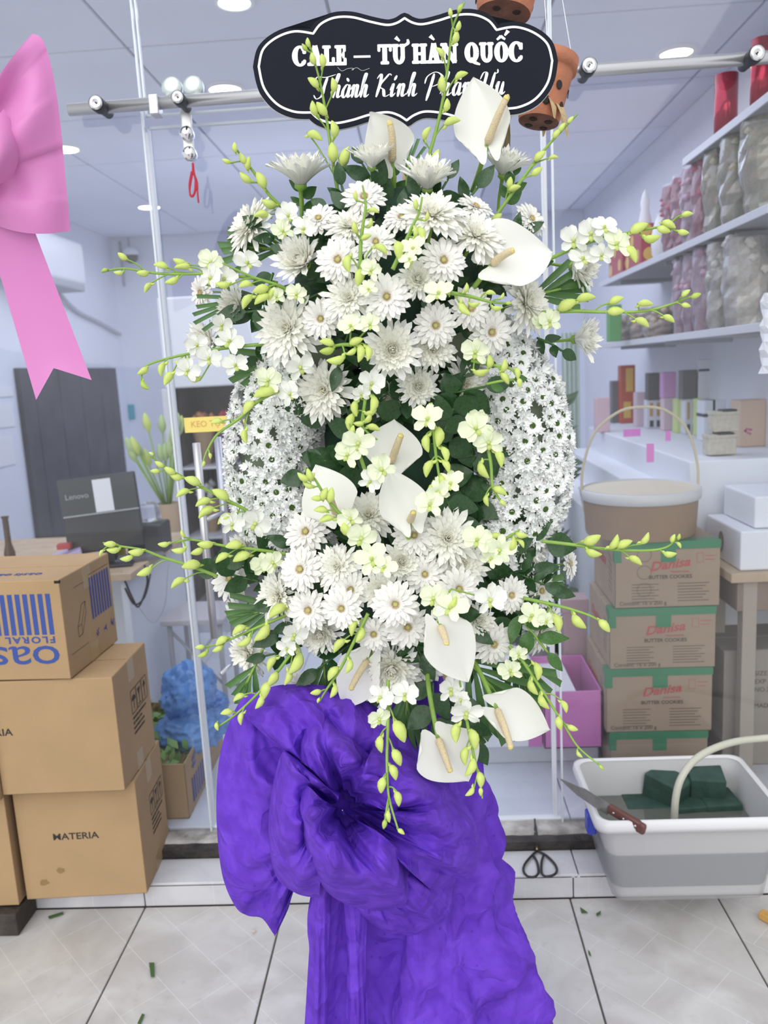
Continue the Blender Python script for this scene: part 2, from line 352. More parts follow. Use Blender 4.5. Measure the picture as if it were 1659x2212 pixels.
def handling_marks(t, W, D, H):
    M = side_M(W, D, H); mb = MB(); u = D*.42; v = H*.52; s = D*.15
    for k in range(3):
        x = u+k*s*1.12; flat_line(mb, M, [(x, v), (x+s, v), (x+s, v+s*1.6), (x, v+s*1.6), (x, v)], .0022)
    flat_line(mb, M, [(u+s*.5, v+s*.25), (u+s*.5, v+s)], .003); mb.add([M @ Vector((u+s*.5+s*.36*math.cos(a*PI/6), v+s*.85+s*.36*math.sin(a*PI/6), 0)) for a in range(7)], [(0, 1, 2, 3, 4, 5, 6)])
    x = u+s*1.12; mb.add([M @ Vector(p) for p in ((x+s*.2, v+s*1.3, 0), (x+s*.8, v+s*1.3, 0), (x+s*.5, v+s*.75, 0))], [(0, 1, 2)]); flat_line(mb, M, [(x+s*.5, v+s*.8), (x+s*.5, v+s*.2)], .003); flat_line(mb, M, [(x+s*.25, v+s*.2), (x+s*.75, v+s*.2)], .003)
    x = u+2*s*1.12; flat_line(mb, M, [(x+s*.5, v+s*.2), (x+s*.5, v+s*1.3)], .003); mb.add([M @ Vector(p) for p in ((x+s*.22, v+s*1.0, 0), (x+s*.78, v+s*1.0, 0), (x+s*.5, v+s*1.42, 0))], [(0, 1, 2)])
    mb.build('handling_marks', M_black, t)
    for i, tx in enumerate(('DIMENSIONS: 52X34X36,5H CM', 'NET WEIGHT: 17 KG', 'GROSS WEIGHT: 18.5 KG', 'CARTON MADE IN P.R.C.')):
        o = link('printing', text_mesh('printing', tx, .0078, M_black, .0002, 'LEFT'), t); o.matrix_local = M @ Matrix.Translation((u, v-.014-.0145*i, 0))
ZB = .0735
p = atz(318, 1930, ZB); W3, D3, H3 = .335, .25, .335
b3 = carton('brown cardboard box printed MATERIA at the bottom of the front stack', (p.x, p.y, ZB), .05, W3, D3, H3, flaps=True, group='cartons stacked by the glass')
o = link('printing', text_mesh('printing', 'MATERIA', .027, M_black, .0003, sx=1.15), b3); o.matrix_local = front_M(W3, D3, H3) @ Matrix.Translation((W3*.47, H3*.55, 0))
handling_marks(b3, W3, D3, H3)
mb = MB(); Mf = front_M(W3, D3, H3); rr = random.Random(2)
for cx, cy, r in ((.055, .05, .014), (.105, .085, .012)):
    mb.add([Mf @ Vector((cx+r*rr.uniform(.6, 1.1)*math.cos(a*PI/6), cy+r*.8*rr.uniform(.6, 1.1)*math.sin(a*PI/6), .0002)) for a in range(12)], [tuple(range(12))])
mb.build('stain', M_stain, b3)
z2 = ZB+H3+.004
p = atz(270, 1708, z2); W2, D2, H2 = .328, .27, .315
b2 = carton('plain brown cardboard box with black handling marks, middle of the front stack', (p.x, p.y, z2), .02, W2, D2, H2, group='cartons stacked by the glass')
handling_marks(b2, W2, D2, H2)
o = link('printing', text_mesh('printing', 'RIA', .027, M_black, .0003, sx=1.15), b2); o.matrix_local = front_M(W2, D2, H2) @ Matrix.Translation((.026, H2*.56, 0))
z1 = z2+H2+.004
p = atz(153, 1467, z1); W1, D1, H1 = .46, .30, .262
b1 = carton('floral foam carton with blue stripes and upside-down blue lettering, top of the stack', (p.x, p.y, z1), -.04, W1, D1, H1, group='cartons stacked by the glass')
Mf = front_M(W1, D1, H1); mb = MB()
for k in range(14):
    x = W1-.034-k*.0202; flat_rect(mb, Mf, x-.0062, H1*.46, x+.0062, H1*.87)
mb.build('stripes', M_ink, b1)
R180 = Matrix.Rotation(PI, 4, 'Z')
o = link('printing', text_mesh('printing', 'FLORAL FOAM', .024, M_ink, .0006, 'LEFT', 1.3, 0, 1.3), b1); o.matrix_local = Mf @ Matrix.Translation((W1-.027, H1*.412, 0)) @ R180
o = link('logo', text_mesh('logo', 'oasis', .105, M_ink, 0, 'LEFT', 1.42, 0, .95), b1); o.matrix_local = Mf @ Matrix.Translation((W1-.016, H1*.225, 0)) @ R180
Ms = side_M(W1, D1, H1); mb = MB()
for k in range(8):
    x = D1*.53+k*.0165; flat_rect(mb, Ms, x, H1*.42, x+.0085, H1*.86)
mb.build('stripes', M_ink, b1)
mb = MB(); flat_line(mb, Ms, [(D1*.53, H1*.895), (D1*.96, H1*.895)], .0012); flat_line(mb, Ms, [(.07, H1*.85), (.13, H1*.85)], .001)
u, v = .07, H1*.34; q_ = [(u, v), (u+.022, v+.002), (u+.055, v+.055), (u+.055, v+.082), (u+.033, v+.08), (u, v+.027), (u, v)]
flat_line(mb, Ms, q_, .0015); flat_line(mb, Ms, [(u, v+.027), (u+.022, v+.029), (u+.055, v+.082)], .0012); flat_line(mb, Ms, [(u+.022, v+.029), (u+.022, v+.002)], .0012); flat_line(mb, Ms, [(.02, H1*.22), (.12, H1*.22)], .001)
mb.build('brick_drawing', M_black, b1)
mb = MB()
for k in range(3):
    x, y = D1*.56+.05*k, H1*.3
    for j in range(4): flat_line(mb, Ms, [(x+random.uniform(0, .02), y-random.uniform(0, .025)), (x+random.uniform(0, .02), y-random.uniform(0, .025))], .003)
mb.build('printed_marks', M_ink, b1)
for lx, sz in ((W1*.72, .030), (W1*.42, .030)):
    o = link('printing', text_mesh('printing', 'oasis', sz*1.3, M_ink, 0), b1); o.matrix_local = face_M((-lx*.6, D1*.22, H1+.0022), (1, 0, 0), (0, 1, 0)) @ R180
MB().box((-.012, -.0008, H1-.008), (.0014, .006, H1-.001)).build('corner_gap_shade', M_gap, b1)  # solid dark block standing in for the shade in the open corner
# neighbours cut by the frame, and the block one of them stands on
p = atz(58, 1945, ZB); carton('brown cardboard box at the very bottom left, mostly outside the frame', (p.x-.012, p.y-.02, ZB), .03, .33, .25, .325, group='cartons stacked by the glass')
p = atz(17, 1716, z2); carton('brown cardboard box beside the middle carton, only its edge in view', (p.x-.012, p.y-.02, z2-.008), .03, .33, .25, .315, group='cartons stacked by the glass')
M_dw = mat('dark_old_wood', (.05, .04, .033), .75, var=.4, vscale=15, bump=.5, bscale=60)
p = atz(48, 2012, 0); tag(MB().rbox((p.x-.5, p.y-.02, 0.001), (p.x, 2.044, .066), .004).build('wooden_block', M_dw), 'dark weathered wooden block on the floor under the left cartons', 'block')

# ---- plastic tub of water
def rrect(x0, y0, x1, y1, r, z, n=6):
    out = []
    for cx, cy, a0 in ((x1-r, y1-r, 0), (x0+r, y1-r, PI/2), (x0+r, y0+r, PI), (x1-r, y0+r, 1.5*PI)):
        out += [Vector((cx+r*math.cos(a0+PI/2*k/n), cy+r*math.sin(a0+PI/2*k/n), z)) for k in range(n+1)]
    return out
def loft(mb, rings, cap0=False, cap1=False):
    n = len(rings[0]); vs = [v for r in rings for v in r]
    fs = [(i*n+a, i*n+(a+1) % n, (i+1)*n+(a+1) % n, (i+1)*n+a) for i in range(len(rings)-1) for a in range(n)]
    if cap0: fs.append(tuple(range(n-1, -1, -1)))
    if cap1: fs.append(tuple(range((len(rings)-1)*n, len(rings)*n)))
    return mb.add(vs, fs)
M_tub = mat('milky_plastic', (.60, .60, .61), .32, trans=.15, alpha=.36)
M_tubr = mat('white_plastic_rim', (.70, .70, .715), .35)
ZT = .325; xa, xb, ya, yb = .402, .872, 1.89, 2.222
tub = thing('plastic_tub', 'white translucent plastic storage tub full of cloudy water beside the glass front', 'tub')
def tr(k, z, inset=0, r=.035): return rrect(xa+.045*k+inset, ya+.03*k+inset, xb-.03*k-inset, yb-.02*k-inset, r, z)
mb = MB(); loft(mb, [tr(1.12, ZB, .008, .02), tr(1.05, ZB+.006), tr(1.0, ZB+.02), tr(.15, ZT-.03), tr(.1, ZT-.012)], True); mb.build('tub_wall', M_tub, tub, True)
mb = MB(); loft(mb, [tr(1.05, ZB+.012, .006, .02), tr(1.0, ZB+.022, .005), tr(.15, ZT-.03, .005), tr(.1, ZT-.006, .004)], True); mb.build('inner_wall', mat('tub_inside', (.60, .60, .61), .4), tub, True)
mb = MB(); loft(mb, [tr(.18, ZT-.034), tr(.0, ZT-.034, -.004), tr(-.08, ZT-.02, -.004), tr(-.06, ZT-.002, -.002), tr(0, ZT, .002), tr(.1, ZT-.006, .006)]); mb.build('rim', M_tubr, tub, True)
ZW = .215
wt = MB().add(tr(.52, ZW, .007), [tuple(range(28))]).build('water', mat('cloudy_water', (.13, .135, .12), .06, spec=.6), tub)
mb = MB(); loft(mb, [tr(.895, ZB+.045, .0025), tr(.487, ZW, .0025)]); mb.build('waterline_tint', mat('water_through_plastic', (.2, .22, .245), .5), tub, True)
p = at(1250, 1745, 2.0); MB().rbox((xa-.012, 1.965, ZT-.085), (xa+.012, 2.005, ZT-.03), .004).build('latch', mat('blue_plastic', (.03, .05, .42), .4), tub)
M_wf = mat('wet_green_foam', (.032, .075, .058), .75, var=.25, vscale=25, bump=.3, bscale=250)
def brick(px, py, z, rz, tx, s, label):
    q = atz(px, py, z); t = MB().rbox((-s[0]/2, -s[1]/2, -s[2]/2), (s[0]/2, s[1]/2, s[2]/2), .004).build('foam_brick', M_wf); t.location = q; t.rotation_euler = (tx, 0, rz)
    return tag(t, label, 'foam brick', 'wet foam bricks in the tub')
brick(1443, 1702, .245, .75, .12, (.085, .11, .075), 'dark green foam brick turned on its corner in the tub, left of the hose')
brick(1524, 1692, .255, -.15, .1, (.095, .085, .075), 'dark green foam brick at the back of the tub, right of the hose')
brick(1492, 1754, .195, .1, 0, (.11, .075, .07), 'dark green foam brick floating low beneath the hose')
brick(1550, 1744, .198, .05, 0, (.10, .10, .07), 'dark green foam brick floating low at the right end of the tub')
brick(1405, 1752, .182, 0, 0, (.15, .09, .07), 'long dark green foam brick sunk under the knife')
hp = [at(1457, 1772, 1.99)-Vector((0, 0, .03)), at(1459, 1730, 1.99), at(1472, 1680, 2.0), at(1505, 1638, 2.03), at(1560, 1610, 2.06), at(1625, 1597, 2.1), at(1720, 1596, 2.14), at(1800, 1640, 2.16), at(1840, 1850, 2.14)]
tag(MB().tube(catmull(hp, 8), .0095, 14).build('water_hose', mat('cream_hose', (.52, .51, .43), .4), None, True), 'cream rubber hose arching into the tub of water', 'hose')
# knife across the corner of the tub
k0, k1 = at(1208, 1677, 2.02), at(1397, 1786, 1.872)
dk = (k1-k0); LK = dk.length; dk.normalize(); sk = (CU*.9+CF*-.3); sk = (sk-dk*sk.dot(dk)).normalized(); nk = dk.cross(sk)
kn = thing('kitchen_knife', 'large kitchen knife with riveted brown handle lying across the tub corner', 'knife', k0); KM_ = Matrix((dk, sk, nk)).transposed().to_4x4()
mb = MB(); mb.prism([(0, -.004), (.02, -.012), (.06, -.024), (.12, -.030), (LK*.6, -.031), (LK*.6, .004), (LK*.3, .008), (.06, .004)], .0018, KM_); mb.build('blade', mat('worn_steel', (.30, .30, .29), .4, metal=.7, var=.2, vscale=30), kn)
mb = MB(); mb.rbox((LK*.585, -.020, -.006), (LK*.94, .005, .009), .004, KM_); mb.rbox((LK*.9, -.026, -.006), (LK, .004, .009), .006, KM_); mb.build('handle', mat('brown_handle_wood', (.13, .05, .04), .4), kn, True)
for f in (.66, .77, .90): MB().lathe([(.0035, .009), (.003, .0105), (.0005, .0108)], 10, KM_ @ Matrix.Translation((LK*f, -.008, 0)), cap=True).build('rivet', M_chrome2, kn, True)
# scissors on the step
M_sc = mat('black_iron', (.025, .025, .027), .45, spec=.5)
sc = thing('scissors', 'black iron bonsai scissors with wide butterfly handles on the white step', 'scissors', (0, 0, 0))
Ps = lambda l, z=.079: [atz(x, y, z) for x, y in l]
MB().tube(catmull(Ps([(1160, 1838), (1147, 1850), (1133, 1868), (1131, 1882), (1140, 1893), (1155, 1894), (1163, 1884), (1160, 1862), (1152, 1848)]), 6), .0034, 8).build('handle', M_sc, sc, True)
MB().tube(catmull(Ps([(1162, 1838), (1180, 1848), (1198, 1866), (1203, 1880), (1196, 1890), (1178, 1893), (1170, 1884), (1170, 1862), (1174, 1848)]), 6), .0034, 8).build('handle', M_sc, sc, True)
b0, b1_ = Ps([(1160, 1838)])[0], atz(1154, 1768, .112)
MB().tube([b0, (b0+b1_)/2+Vector((.003, 0, .004)), b1_], [.006, .005, .001], 6).build('blade', M_sc, sc); MB().tube([b0, (b0+b1_)/2+Vector((-.002, 0, .004)), b1_+Vector((.003, 0, 0))], [.006, .004, .001], 6).build('blade', M_sc, sc)
MB().lathe([(.004, .006), (.003, .009), (.0005, .0095)], 10, Matrix.Translation(b0)).build('rivet', mat('brass', (.5, .3, .12), .4, metal=1), sc, True)
p = atz(1640, 1985, .01); tag(MB().rbox((0, 0, -.008), (.14, .024, .012), .003, Matrix.Translation(p+Vector((.002, .012, 0))) @ Matrix.Rotation(-.95, 4, 'Z')).build('wooden_stick', mat('orange_wood', (.62, .36, .10), .5, var=.15, vscale=20)), 'orange-brown wooden stick lying on the floor at the right edge', 'stick')
# litter
M_scrap = mat('cut_leaf', (.05, .11, .025), .6)
for pts, lb in (([(322, 2080), (333, 2080), (334, 2110), (326, 2110)], 'rectangular clipping of palm leaf on the floor tile'), ([(297, 2211), (307, 2190), (312, 2192), (303, 2214)], 'narrow green leaf clipping at the bottom edge of the floor'), ([(104, 1980), (136, 1970), (137, 1975), (106, 1985)], 'green leaf sliver by the step under the cartons'), ([(1253, 1960), (1262, 1966), (1270, 1972), (1256, 1972)], 'small green leaf scrap below the tub'), ([(1288, 1974), (1298, 1968), (1297, 1975), (1289, 1979)], 'tiny dark leaf bit in front of the tub'), ([(1270, 2052), (1275, 2058), (1277, 2066), (1272, 2062)], 'dark scrap lying on the floor joint')):
    vs_ = [atz(x, y, .0035) for x, y in pts]; mb = MB(); mb.add(vs_+[v+Vector((0, 0, .0012)) for v in vs_], [(3, 2, 1, 0), (4, 5, 6, 7), (0, 1, 5, 4), (1, 2, 6, 5), (2, 3, 7, 6), (3, 0, 4, 7)])
    tag(mb.build('leaf_scrap', M_scrap), lb, 'leaf scrap', 'clippings on the floor')
p = atz(549, 2012, .004); mb = MB(); petal(mb, .011, -.5, 1, .35, 1.2, .2, -.1, .4, 2, 5, .5) if 'petal' in globals() else mb.lathe([(.006, 0), (.004, .003), (.0005, .004)], 10, sy=.5)
o = mb.build('fallen_petal', mat('dried_petal', (.58, .42, .38), .7), None, True); o.location = p; tag(o, 'dried pinkish petal on the floor below the bow', 'petal')

# ---- terracotta orchid pots hanging behind the sign
M_terra = mat('terracotta', (.46, .175, .095), .8, var=.15, vscale=25, bump=.2, bscale=150)
M_terrad = mat('dark_terracotta', (.19, .085, .055), .85, var=.3, vscale=30, bump=.3, bscale=150)  # darker terracotta for the pot base
M_hole = mat('pot_hole_shade', (.03, .02, .016), .9); M_husk = mat('coconut_husk', (.50, .37, .20), .9, var=.3, vscale=40, bump=.6, bscale=100)
def pot(label, P, ax_dir, r0, r1, h, husk=False):
    t = thing('orchid_pot', label, 'flower pot', P, 0, 'terracotta pots hanging behind the sign')
    q = Vector(ax_dir).normalized().to_track_quat('Z', 'Y').to_matrix().to_4x4()
    MB().lathe([(r0, .002), (r0*1.03, .008), (r1*.93, h*.78), (r1*.93, h*.80), (r1*1.04, h*.81), (r1*1.06, h), (r1*.95, h), (r1*.9, h*.8), (r0*.9, .012)], 36, q).build('body', M_terra, t, True)
    MB().lathe([(r0, .002), (r0*.6, -.001), (.001, -.001)], 36, q).build('base', M_terrad, t, True)
    for k in range(4):
        a = k*PI/2+.4; M = q @ Matrix.Translation((r0*.55*math.cos(a), r0*.55*math.sin(a), -.0015))
        MB().lathe([(.0085, .0002), (.007, -.001), (.0005, -.0008)], 14, M).build('drain_hole_shade', M_hole, t)  # dark disc standing in for the shade inside a drain hole
    for row, zf in enumerate((.22, .48)):
        for k in range(7):
            a = 2*PI*(k+.5*row)/7; rr = r0+(r1*.93-r0)*zf/.78+.0012
            M = q @ Matrix.Translation((rr*math.cos(a), rr*math.sin(a), h*zf)) @ Matrix.Rotation(a, 4, 'Z') @ Matrix.Rotation(PI/2, 4, 'Y')
            MB().lathe([(.0075, -.0006), (.0062, .0009), (.0005, .0006)], 14, M, sx=1.25).build('side_hole_shade', M_hole, t)  # dark oval for the shade of a side hole, no opening cut
    mb = MB()
    for a in (.3, 2.4, 4.5): mb.tube([q @ Vector((r1*math.cos(a), r1*math.sin(a), h)), Vector((0, 0, h+.42))], .0009, 5)
    mb.build('hanging_wire', M_chrome, t)
    if husk:
        for k, (a, l) in enumerate(((3.5, .06), (4.3, .05), (3.0, .045), (5.4, .035))):
            mb = MB(); b = q @ Vector((r0*1.06*math.cos(a), r0*1.06*math.sin(a), .03)); d = q @ Vector((math.cos(a)*.5, math.sin(a)*.5, -1)); d.normalize(); s_ = d.orthogonal().normalized()
            mb.grid(lambda i, j: b+d*l*(j/4)+s_*(i/2-.5)*.03*(1-j/5)+Vector((0, -.004*math.sin(j), 0)), 2, 4); mb.build('husk_strip', M_husk, t, True)
    return t
pot('terracotta orchid pot hanging above the right top edge of the black sign', at(1088, 33, 1.78), (.16, .10, 1), .053, .074, .13)
pot('terracotta orchid pot with husk hanging below right of the black sign', at(1163, 266, 1.78), (.20, .12, 1), .041, .058, .128, True)
p = at(1092, 296, 1.78); o = MB().lathe([(.004, .09), (.006, .07), (.0095, .03), (.0105, 0), (.009, -.025), (.006, -.036), (.001, -.038)], 16).build('amber_bottle', mat('amber_glass', (.16, .11, .03), .15, alpha=.8), None, True); o.location = p; tag(o, 'small amber glass vial hanging under the terracotta pot', 'bottle')
# ================================================================== flowers
def petal_mat(name, col, trans, rough=.55, tip=None, vein=.06):
    m = bpy.data.materials.new(name); m.use_nodes = True; N, L = nt(m); b = N['Principled BSDF']
    b.inputs['Roughness'].default_value = rough; b.inputs['Specular IOR Level'].default_value = .25
    tc = N.new('ShaderNodeTexCoord'); n = N.new('ShaderNodeTexNoise'); n.inputs['Scale'].default_value = 2.5; n.inputs['Detail'].default_value = 3
    L.new(tc.outputs['Object'], n.inputs['Vector']); r = N.new('ShaderNodeValToRGB')
    r.color_ramp.elements[0].color = (*[x*(1-vein) for x in col], 1); r.color_ramp.elements[1].color = (*[min(1, x*(1+vein*.4)) for x in col], 1)
    r.color_ramp.elements[0].position = .35; r.color_ramp.elements[1].position = .65
    L.new(n.outputs['Fac'], r.inputs[0]); L.new(r.outputs[0], b.inputs['Base Color'])
    t = N.new('ShaderNodeBsdfTranslucent'); L.new(r.outputs[0], t.inputs[0])
    mx = N.new('ShaderNodeMixShader'); mx.inputs[0].default_value = trans
    L.new(b.outputs[0], mx.inputs[1]); L.new(t.outputs[0], mx.inputs[2]); L.new(mx.outputs[0], N['Material Output'].inputs[0]); return m
M_mum = petal_mat('white_mum_petal', (.95, .95, .915), .16, vein=.03)
M_mumi = petal_mat('cream_inner_petal', (.95, .945, .88), .16, vein=.03)
M_ger = petal_mat('white_gerbera_petal', (.90, .89, .85), .14, vein=.06)
M_cream = petal_mat('cream_floret', (.90, .86, .70), .1)
M_tan = mat('tan_anther', (.62, .46, .22), .7)
M_eye = mat('yellow_green_eye', (.56, .54, .20), .7, bump=.4, bscale=900)
M_dais = petal_mat('white_daisy_petal', (.95, .96, .95), .12, vein=.02)
M_dgreen = mat('green_daisy_eye', (.075, .15, .02), .7, var=.3, vscale=300, bump=.6, bscale=900)
M_stem = mat('fresh_green_stem', (.24, .40, .07), .5, var=.12, vscale=30)
M_leaf = mat('dark_glossy_leaf', (.025, .075, .022), .35, var=.35, vscale=18, trans=.08)
M_leaf2 = mat('mid_green_leaf', (.06, .155, .035), .42, var=.3, vscale=25, trans=.12)
M_palm = mat('palm_green', (.075, .18, .045), .42, var=.22, vscale=14, trans=.1)
M_bud = petal_mat('lime_bud', (.72, .83, .25), .22, .4)
M_bud2 = petal_mat('dark_lime_bud', (.54, .69, .15), .2, .4)
M_bloom = petal_mat('white_orchid_petal', (.88, .89, .83), .16)
M_bloomg = petal_mat('pale_lime_orchid_petal', (.86, .91, .68), .15)
M_lip = petal_mat('lime_orchid_lip', (.66, .76, .26), .25)
M_spathe = petal_mat('white_spathe', (.85, .85, .80), .14, .28, vein=.04)
M_spadix = mat('cream_spadix', (.82, .70, .46), .6, bump=.5, bscale=700, col2=(.70, .56, .34), vscale=400)
M_spad2 = mat('yellow_spadix_tip', (.80, .70, .20), .55, bump=.4, bscale=700)
M_foam = mat('green_floral_foam', (.018, .05, .028), .9, var=.3, vscale=20, bump=.3, bscale=200)
M_bamboo = mat('pale_bamboo', (.66, .52, .32), .6, var=.2, vscale=20)

def petal(mb, R, r0, L, W, a, e0, e1, cup=.25, nu=2, nt_=6, blunt=.6, twist=0, z0=0, notch=0):
    """petal from radius r0, azimuth a, elevation going e0 -> e1 along its length"""
    ca, sa = math.cos(a), math.sin(a); pts = []; r, z = r0, z0
    for j in range(nt_+1):
        t = j/nt_; pts.append((r, z)); e = e0+(e1-e0)*t
        r += L/nt_*math.cos(e); z += L/nt_*math.sin(e)
    def P(i, j):
        t = j/nt_; s = i/nu*2-1
        wd = W*(.35+.65*math.sin(min(1, t/blunt)*PI/2)) if t < blunt else W*math.sqrt(max(0, 1-((t-blunt)/(1.0001-blunt))**3.0))
        e = e0+(e1-e0)*t; nr, nz = -math.sin(e), math.cos(e); c = cup*W*(abs(s)**2)*(1-.3*t)
        rr, zz = pts[j]; q = s*wd
        if notch and j == nt_: rr -= notch*(1-abs(s))
        rr += nr*c; zz += nz*c+twist*s*W*t
        return Vector(((rr*ca-q*sa)*R, (rr*sa+q*ca)*R, zz*R))
    return mb.grid(P, nu, nt_)

def gerbera_kit(seed):
    rnd = random.Random(seed); ps = []
    for layer, (n, L, W, e0, e1) in enumerate(((17, .86, .128, .08, -.22), (16, .76, .112, .30, -.10), (13, .58, .098, .52, .08))):
        for k in range(n):
            mb = MB(); a = 2*PI*(k+.5*layer+rnd.uniform(-.14, .14))/n
            petal(mb, 1, .16, L*rnd.uniform(.93, 1.06), W*rnd.uniform(.92, 1.1), a, e0+rnd.uniform(-.1, .1), e1+rnd.uniform(-.25, .15), .28, 2, 6, .62, rnd.uniform(-.15, .15), -.02+.022*layer, .025)
            ps.append(mb.mesh('petal', M_ger, True))
    fr = MB()
    for k in range(60):
        petal(fr, 1, .12+.03*(k % 2), rnd.uniform(.24, .36), .032, 2*PI*k/60*1.0+rnd.uniform(-.05, .05), .75+.2*(k % 2), .05, .2, 1, 3, .6, 0, .03)
    fl = fr.mesh('floret_fringe', M_ger, True)
    mb = MB()
    for k in range(60):
        a = 2*PI*k/60*1.0+rnd.uniform(-.06, .06); rr = rnd.choice((.10, .125, .145)); z = .07+rnd.uniform(0, .05)
        mb.tube([(rr*math.cos(a), rr*math.sin(a), z), ((rr+.035)*math.cos(a), (rr+.035)*math.sin(a), z+.075)], [.010, .006], 4)
    ring = mb.mesh('anther_ring', M_tan)
    mb = MB().lathe([(.112, .05), (.10, .10), (.06, .125), (.02, .115), (.001, .11)], 14)
    eye = mb.mesh('flower_eye', M_eye, True)
    mb = MB().lathe([(.05, -.35), (.06, -.2), (.13, -.12), (.24, -.05), (.18, 0)], 10)
    mb.tube(catmull([(0, 0, -.3), (.02, 0, -.8), (.0, .05, -1.5)], 4), .05, 6)
    return ps, [fl, ring, eye, mb.mesh('stem', M_stem, True)]
def mum_kit(seed, style):
    rnd = random.Random(seed); ps = []
    n0 = 22
    for k in range(n0):
        mb = MB(); a = 2*PI*(k+rnd.uniform(-.3, .3))/n0
        e0 = (-.05 if style != 'cup' else .80)+rnd.uniform(-.2, .2)
        petal(mb, 1, .12, (.90 if style == 'open' else .80 if style == 'button' else .95)*rnd.uniform(.82, 1.08), .086*rnd.uniform(.85, 1.25), a, e0+.15, e0-.25+rnd.uniform(-.3, .3), .75, 2, 6, .75, rnd.uniform(-.3, .3))
        ps.append(mb.mesh('petal', M_mum, True))
    mb = MB()
    L_ = [(22, .82, .22), (22, .72, .42), (20, .63, .62), (18, .53, .84), (15, .43, 1.06), (12, .35, 1.26), (8, .29, 1.45)]
    for n, L, e in L_:
        for k in range(n):
            a = 2*PI*(k+rnd.uniform(-.4, .4))/n; ee = e+rnd.uniform(-.12, .12)
            if style == 'button': Lk, c0, c1 = L*.9, ee, ee+.5
            elif style == 'cup': Lk, c0, c1 = L*1.08, min(1.5, ee+.62), min(1.75, ee+.75)
            else: Lk, c0, c1 = L*1.0, ee+.12, ee-.35+rnd.uniform(-.2, .3)
            petal(mb, 1, .06, Lk*rnd.uniform(.85, 1.1), .070*rnd.uniform(.85, 1.15), a, c0, c1, .5, 2, 6, .8, rnd.uniform(-.2, .2), .02)
    inner = mb.mesh('inner_petals', M_mumi, True)
    mb = MB()
    for k in range(16):
        a = rnd.uniform(0, 2*PI); rr = rnd.uniform(0, .1)
        mb.tube([(rr*math.cos(a), rr*math.sin(a), .1), (rr*1.25*math.cos(a), rr*1.25*math.sin(a), .30 if style != 'button' else .36)], [.022, .012], 5)
    c = mb.mesh('flower_eye', M_cream, True)
    mb = MB().lathe([(.05, -.3), (.07, -.14), (.17, -.06), (.16, .03)], 10); mb.tube(catmull([(0, 0, -.2), (.02, 0, -.7), (.0, .05, -1.3)], 4), .055, 6)
    return ps, [inner, c, mb.mesh('stem', M_stem, True)]
KG = [gerbera_kit(s) for s in range(4)]
KM = {st: [mum_kit(10*i+s, st) for s in range(2)] for i, st in enumerate(('open', 'cup', 'button'))}

CL = [(850, 600, 400, 330), (850, 1290, 390, 260)]
def dome(px, py):
    """depth of the flower mound under a pixel, and the outward lean there"""
    best = None
    for cx, cy, ax, ay in CL:
        dx, dy = (px-cx)/ax, (py-cy)/ay; e = dx*dx+dy*dy
        y = 1.27+.20*min(e, 1.35)
        if best is None or y < best[0]: best = (y, dx, dy)
    return best
def flower(name, label, cat, group, px, py, r, kit, tx=None, ty=None, lift=0, spin=None, rk=1.0):
    Y, dx, dy = dome(px, py); Y -= lift
    if tx is None: tx, ty = dx*.75, -dy*.75
    P = at(px, py, Y); R = r*mpp(P)*rk
    n = (CR*tx+CU*ty-CF).normalized()
    P = P-n*(.25*R)
    t = thing(name, label, cat, P, 0, group)
    t.rotation_mode = 'QUATERNION'
    q = n.to_track_quat('Z', 'Y'); q = q @ Euler((0, 0, random.uniform(0, 6.28) if spin is None else spin)).to_quaternion()
    t.rotation_quaternion = q; t.scale = (R, R, R)
    for me in kit[0]: link('petal', me, t)
    for me in kit[1]:
        o = link(me.name.split('.')[0], me, t)
        if o.name.startswith(('inner_petals', 'floret_fringe', 'anther_ring')): o['kind'] = 'stuff'
    return t
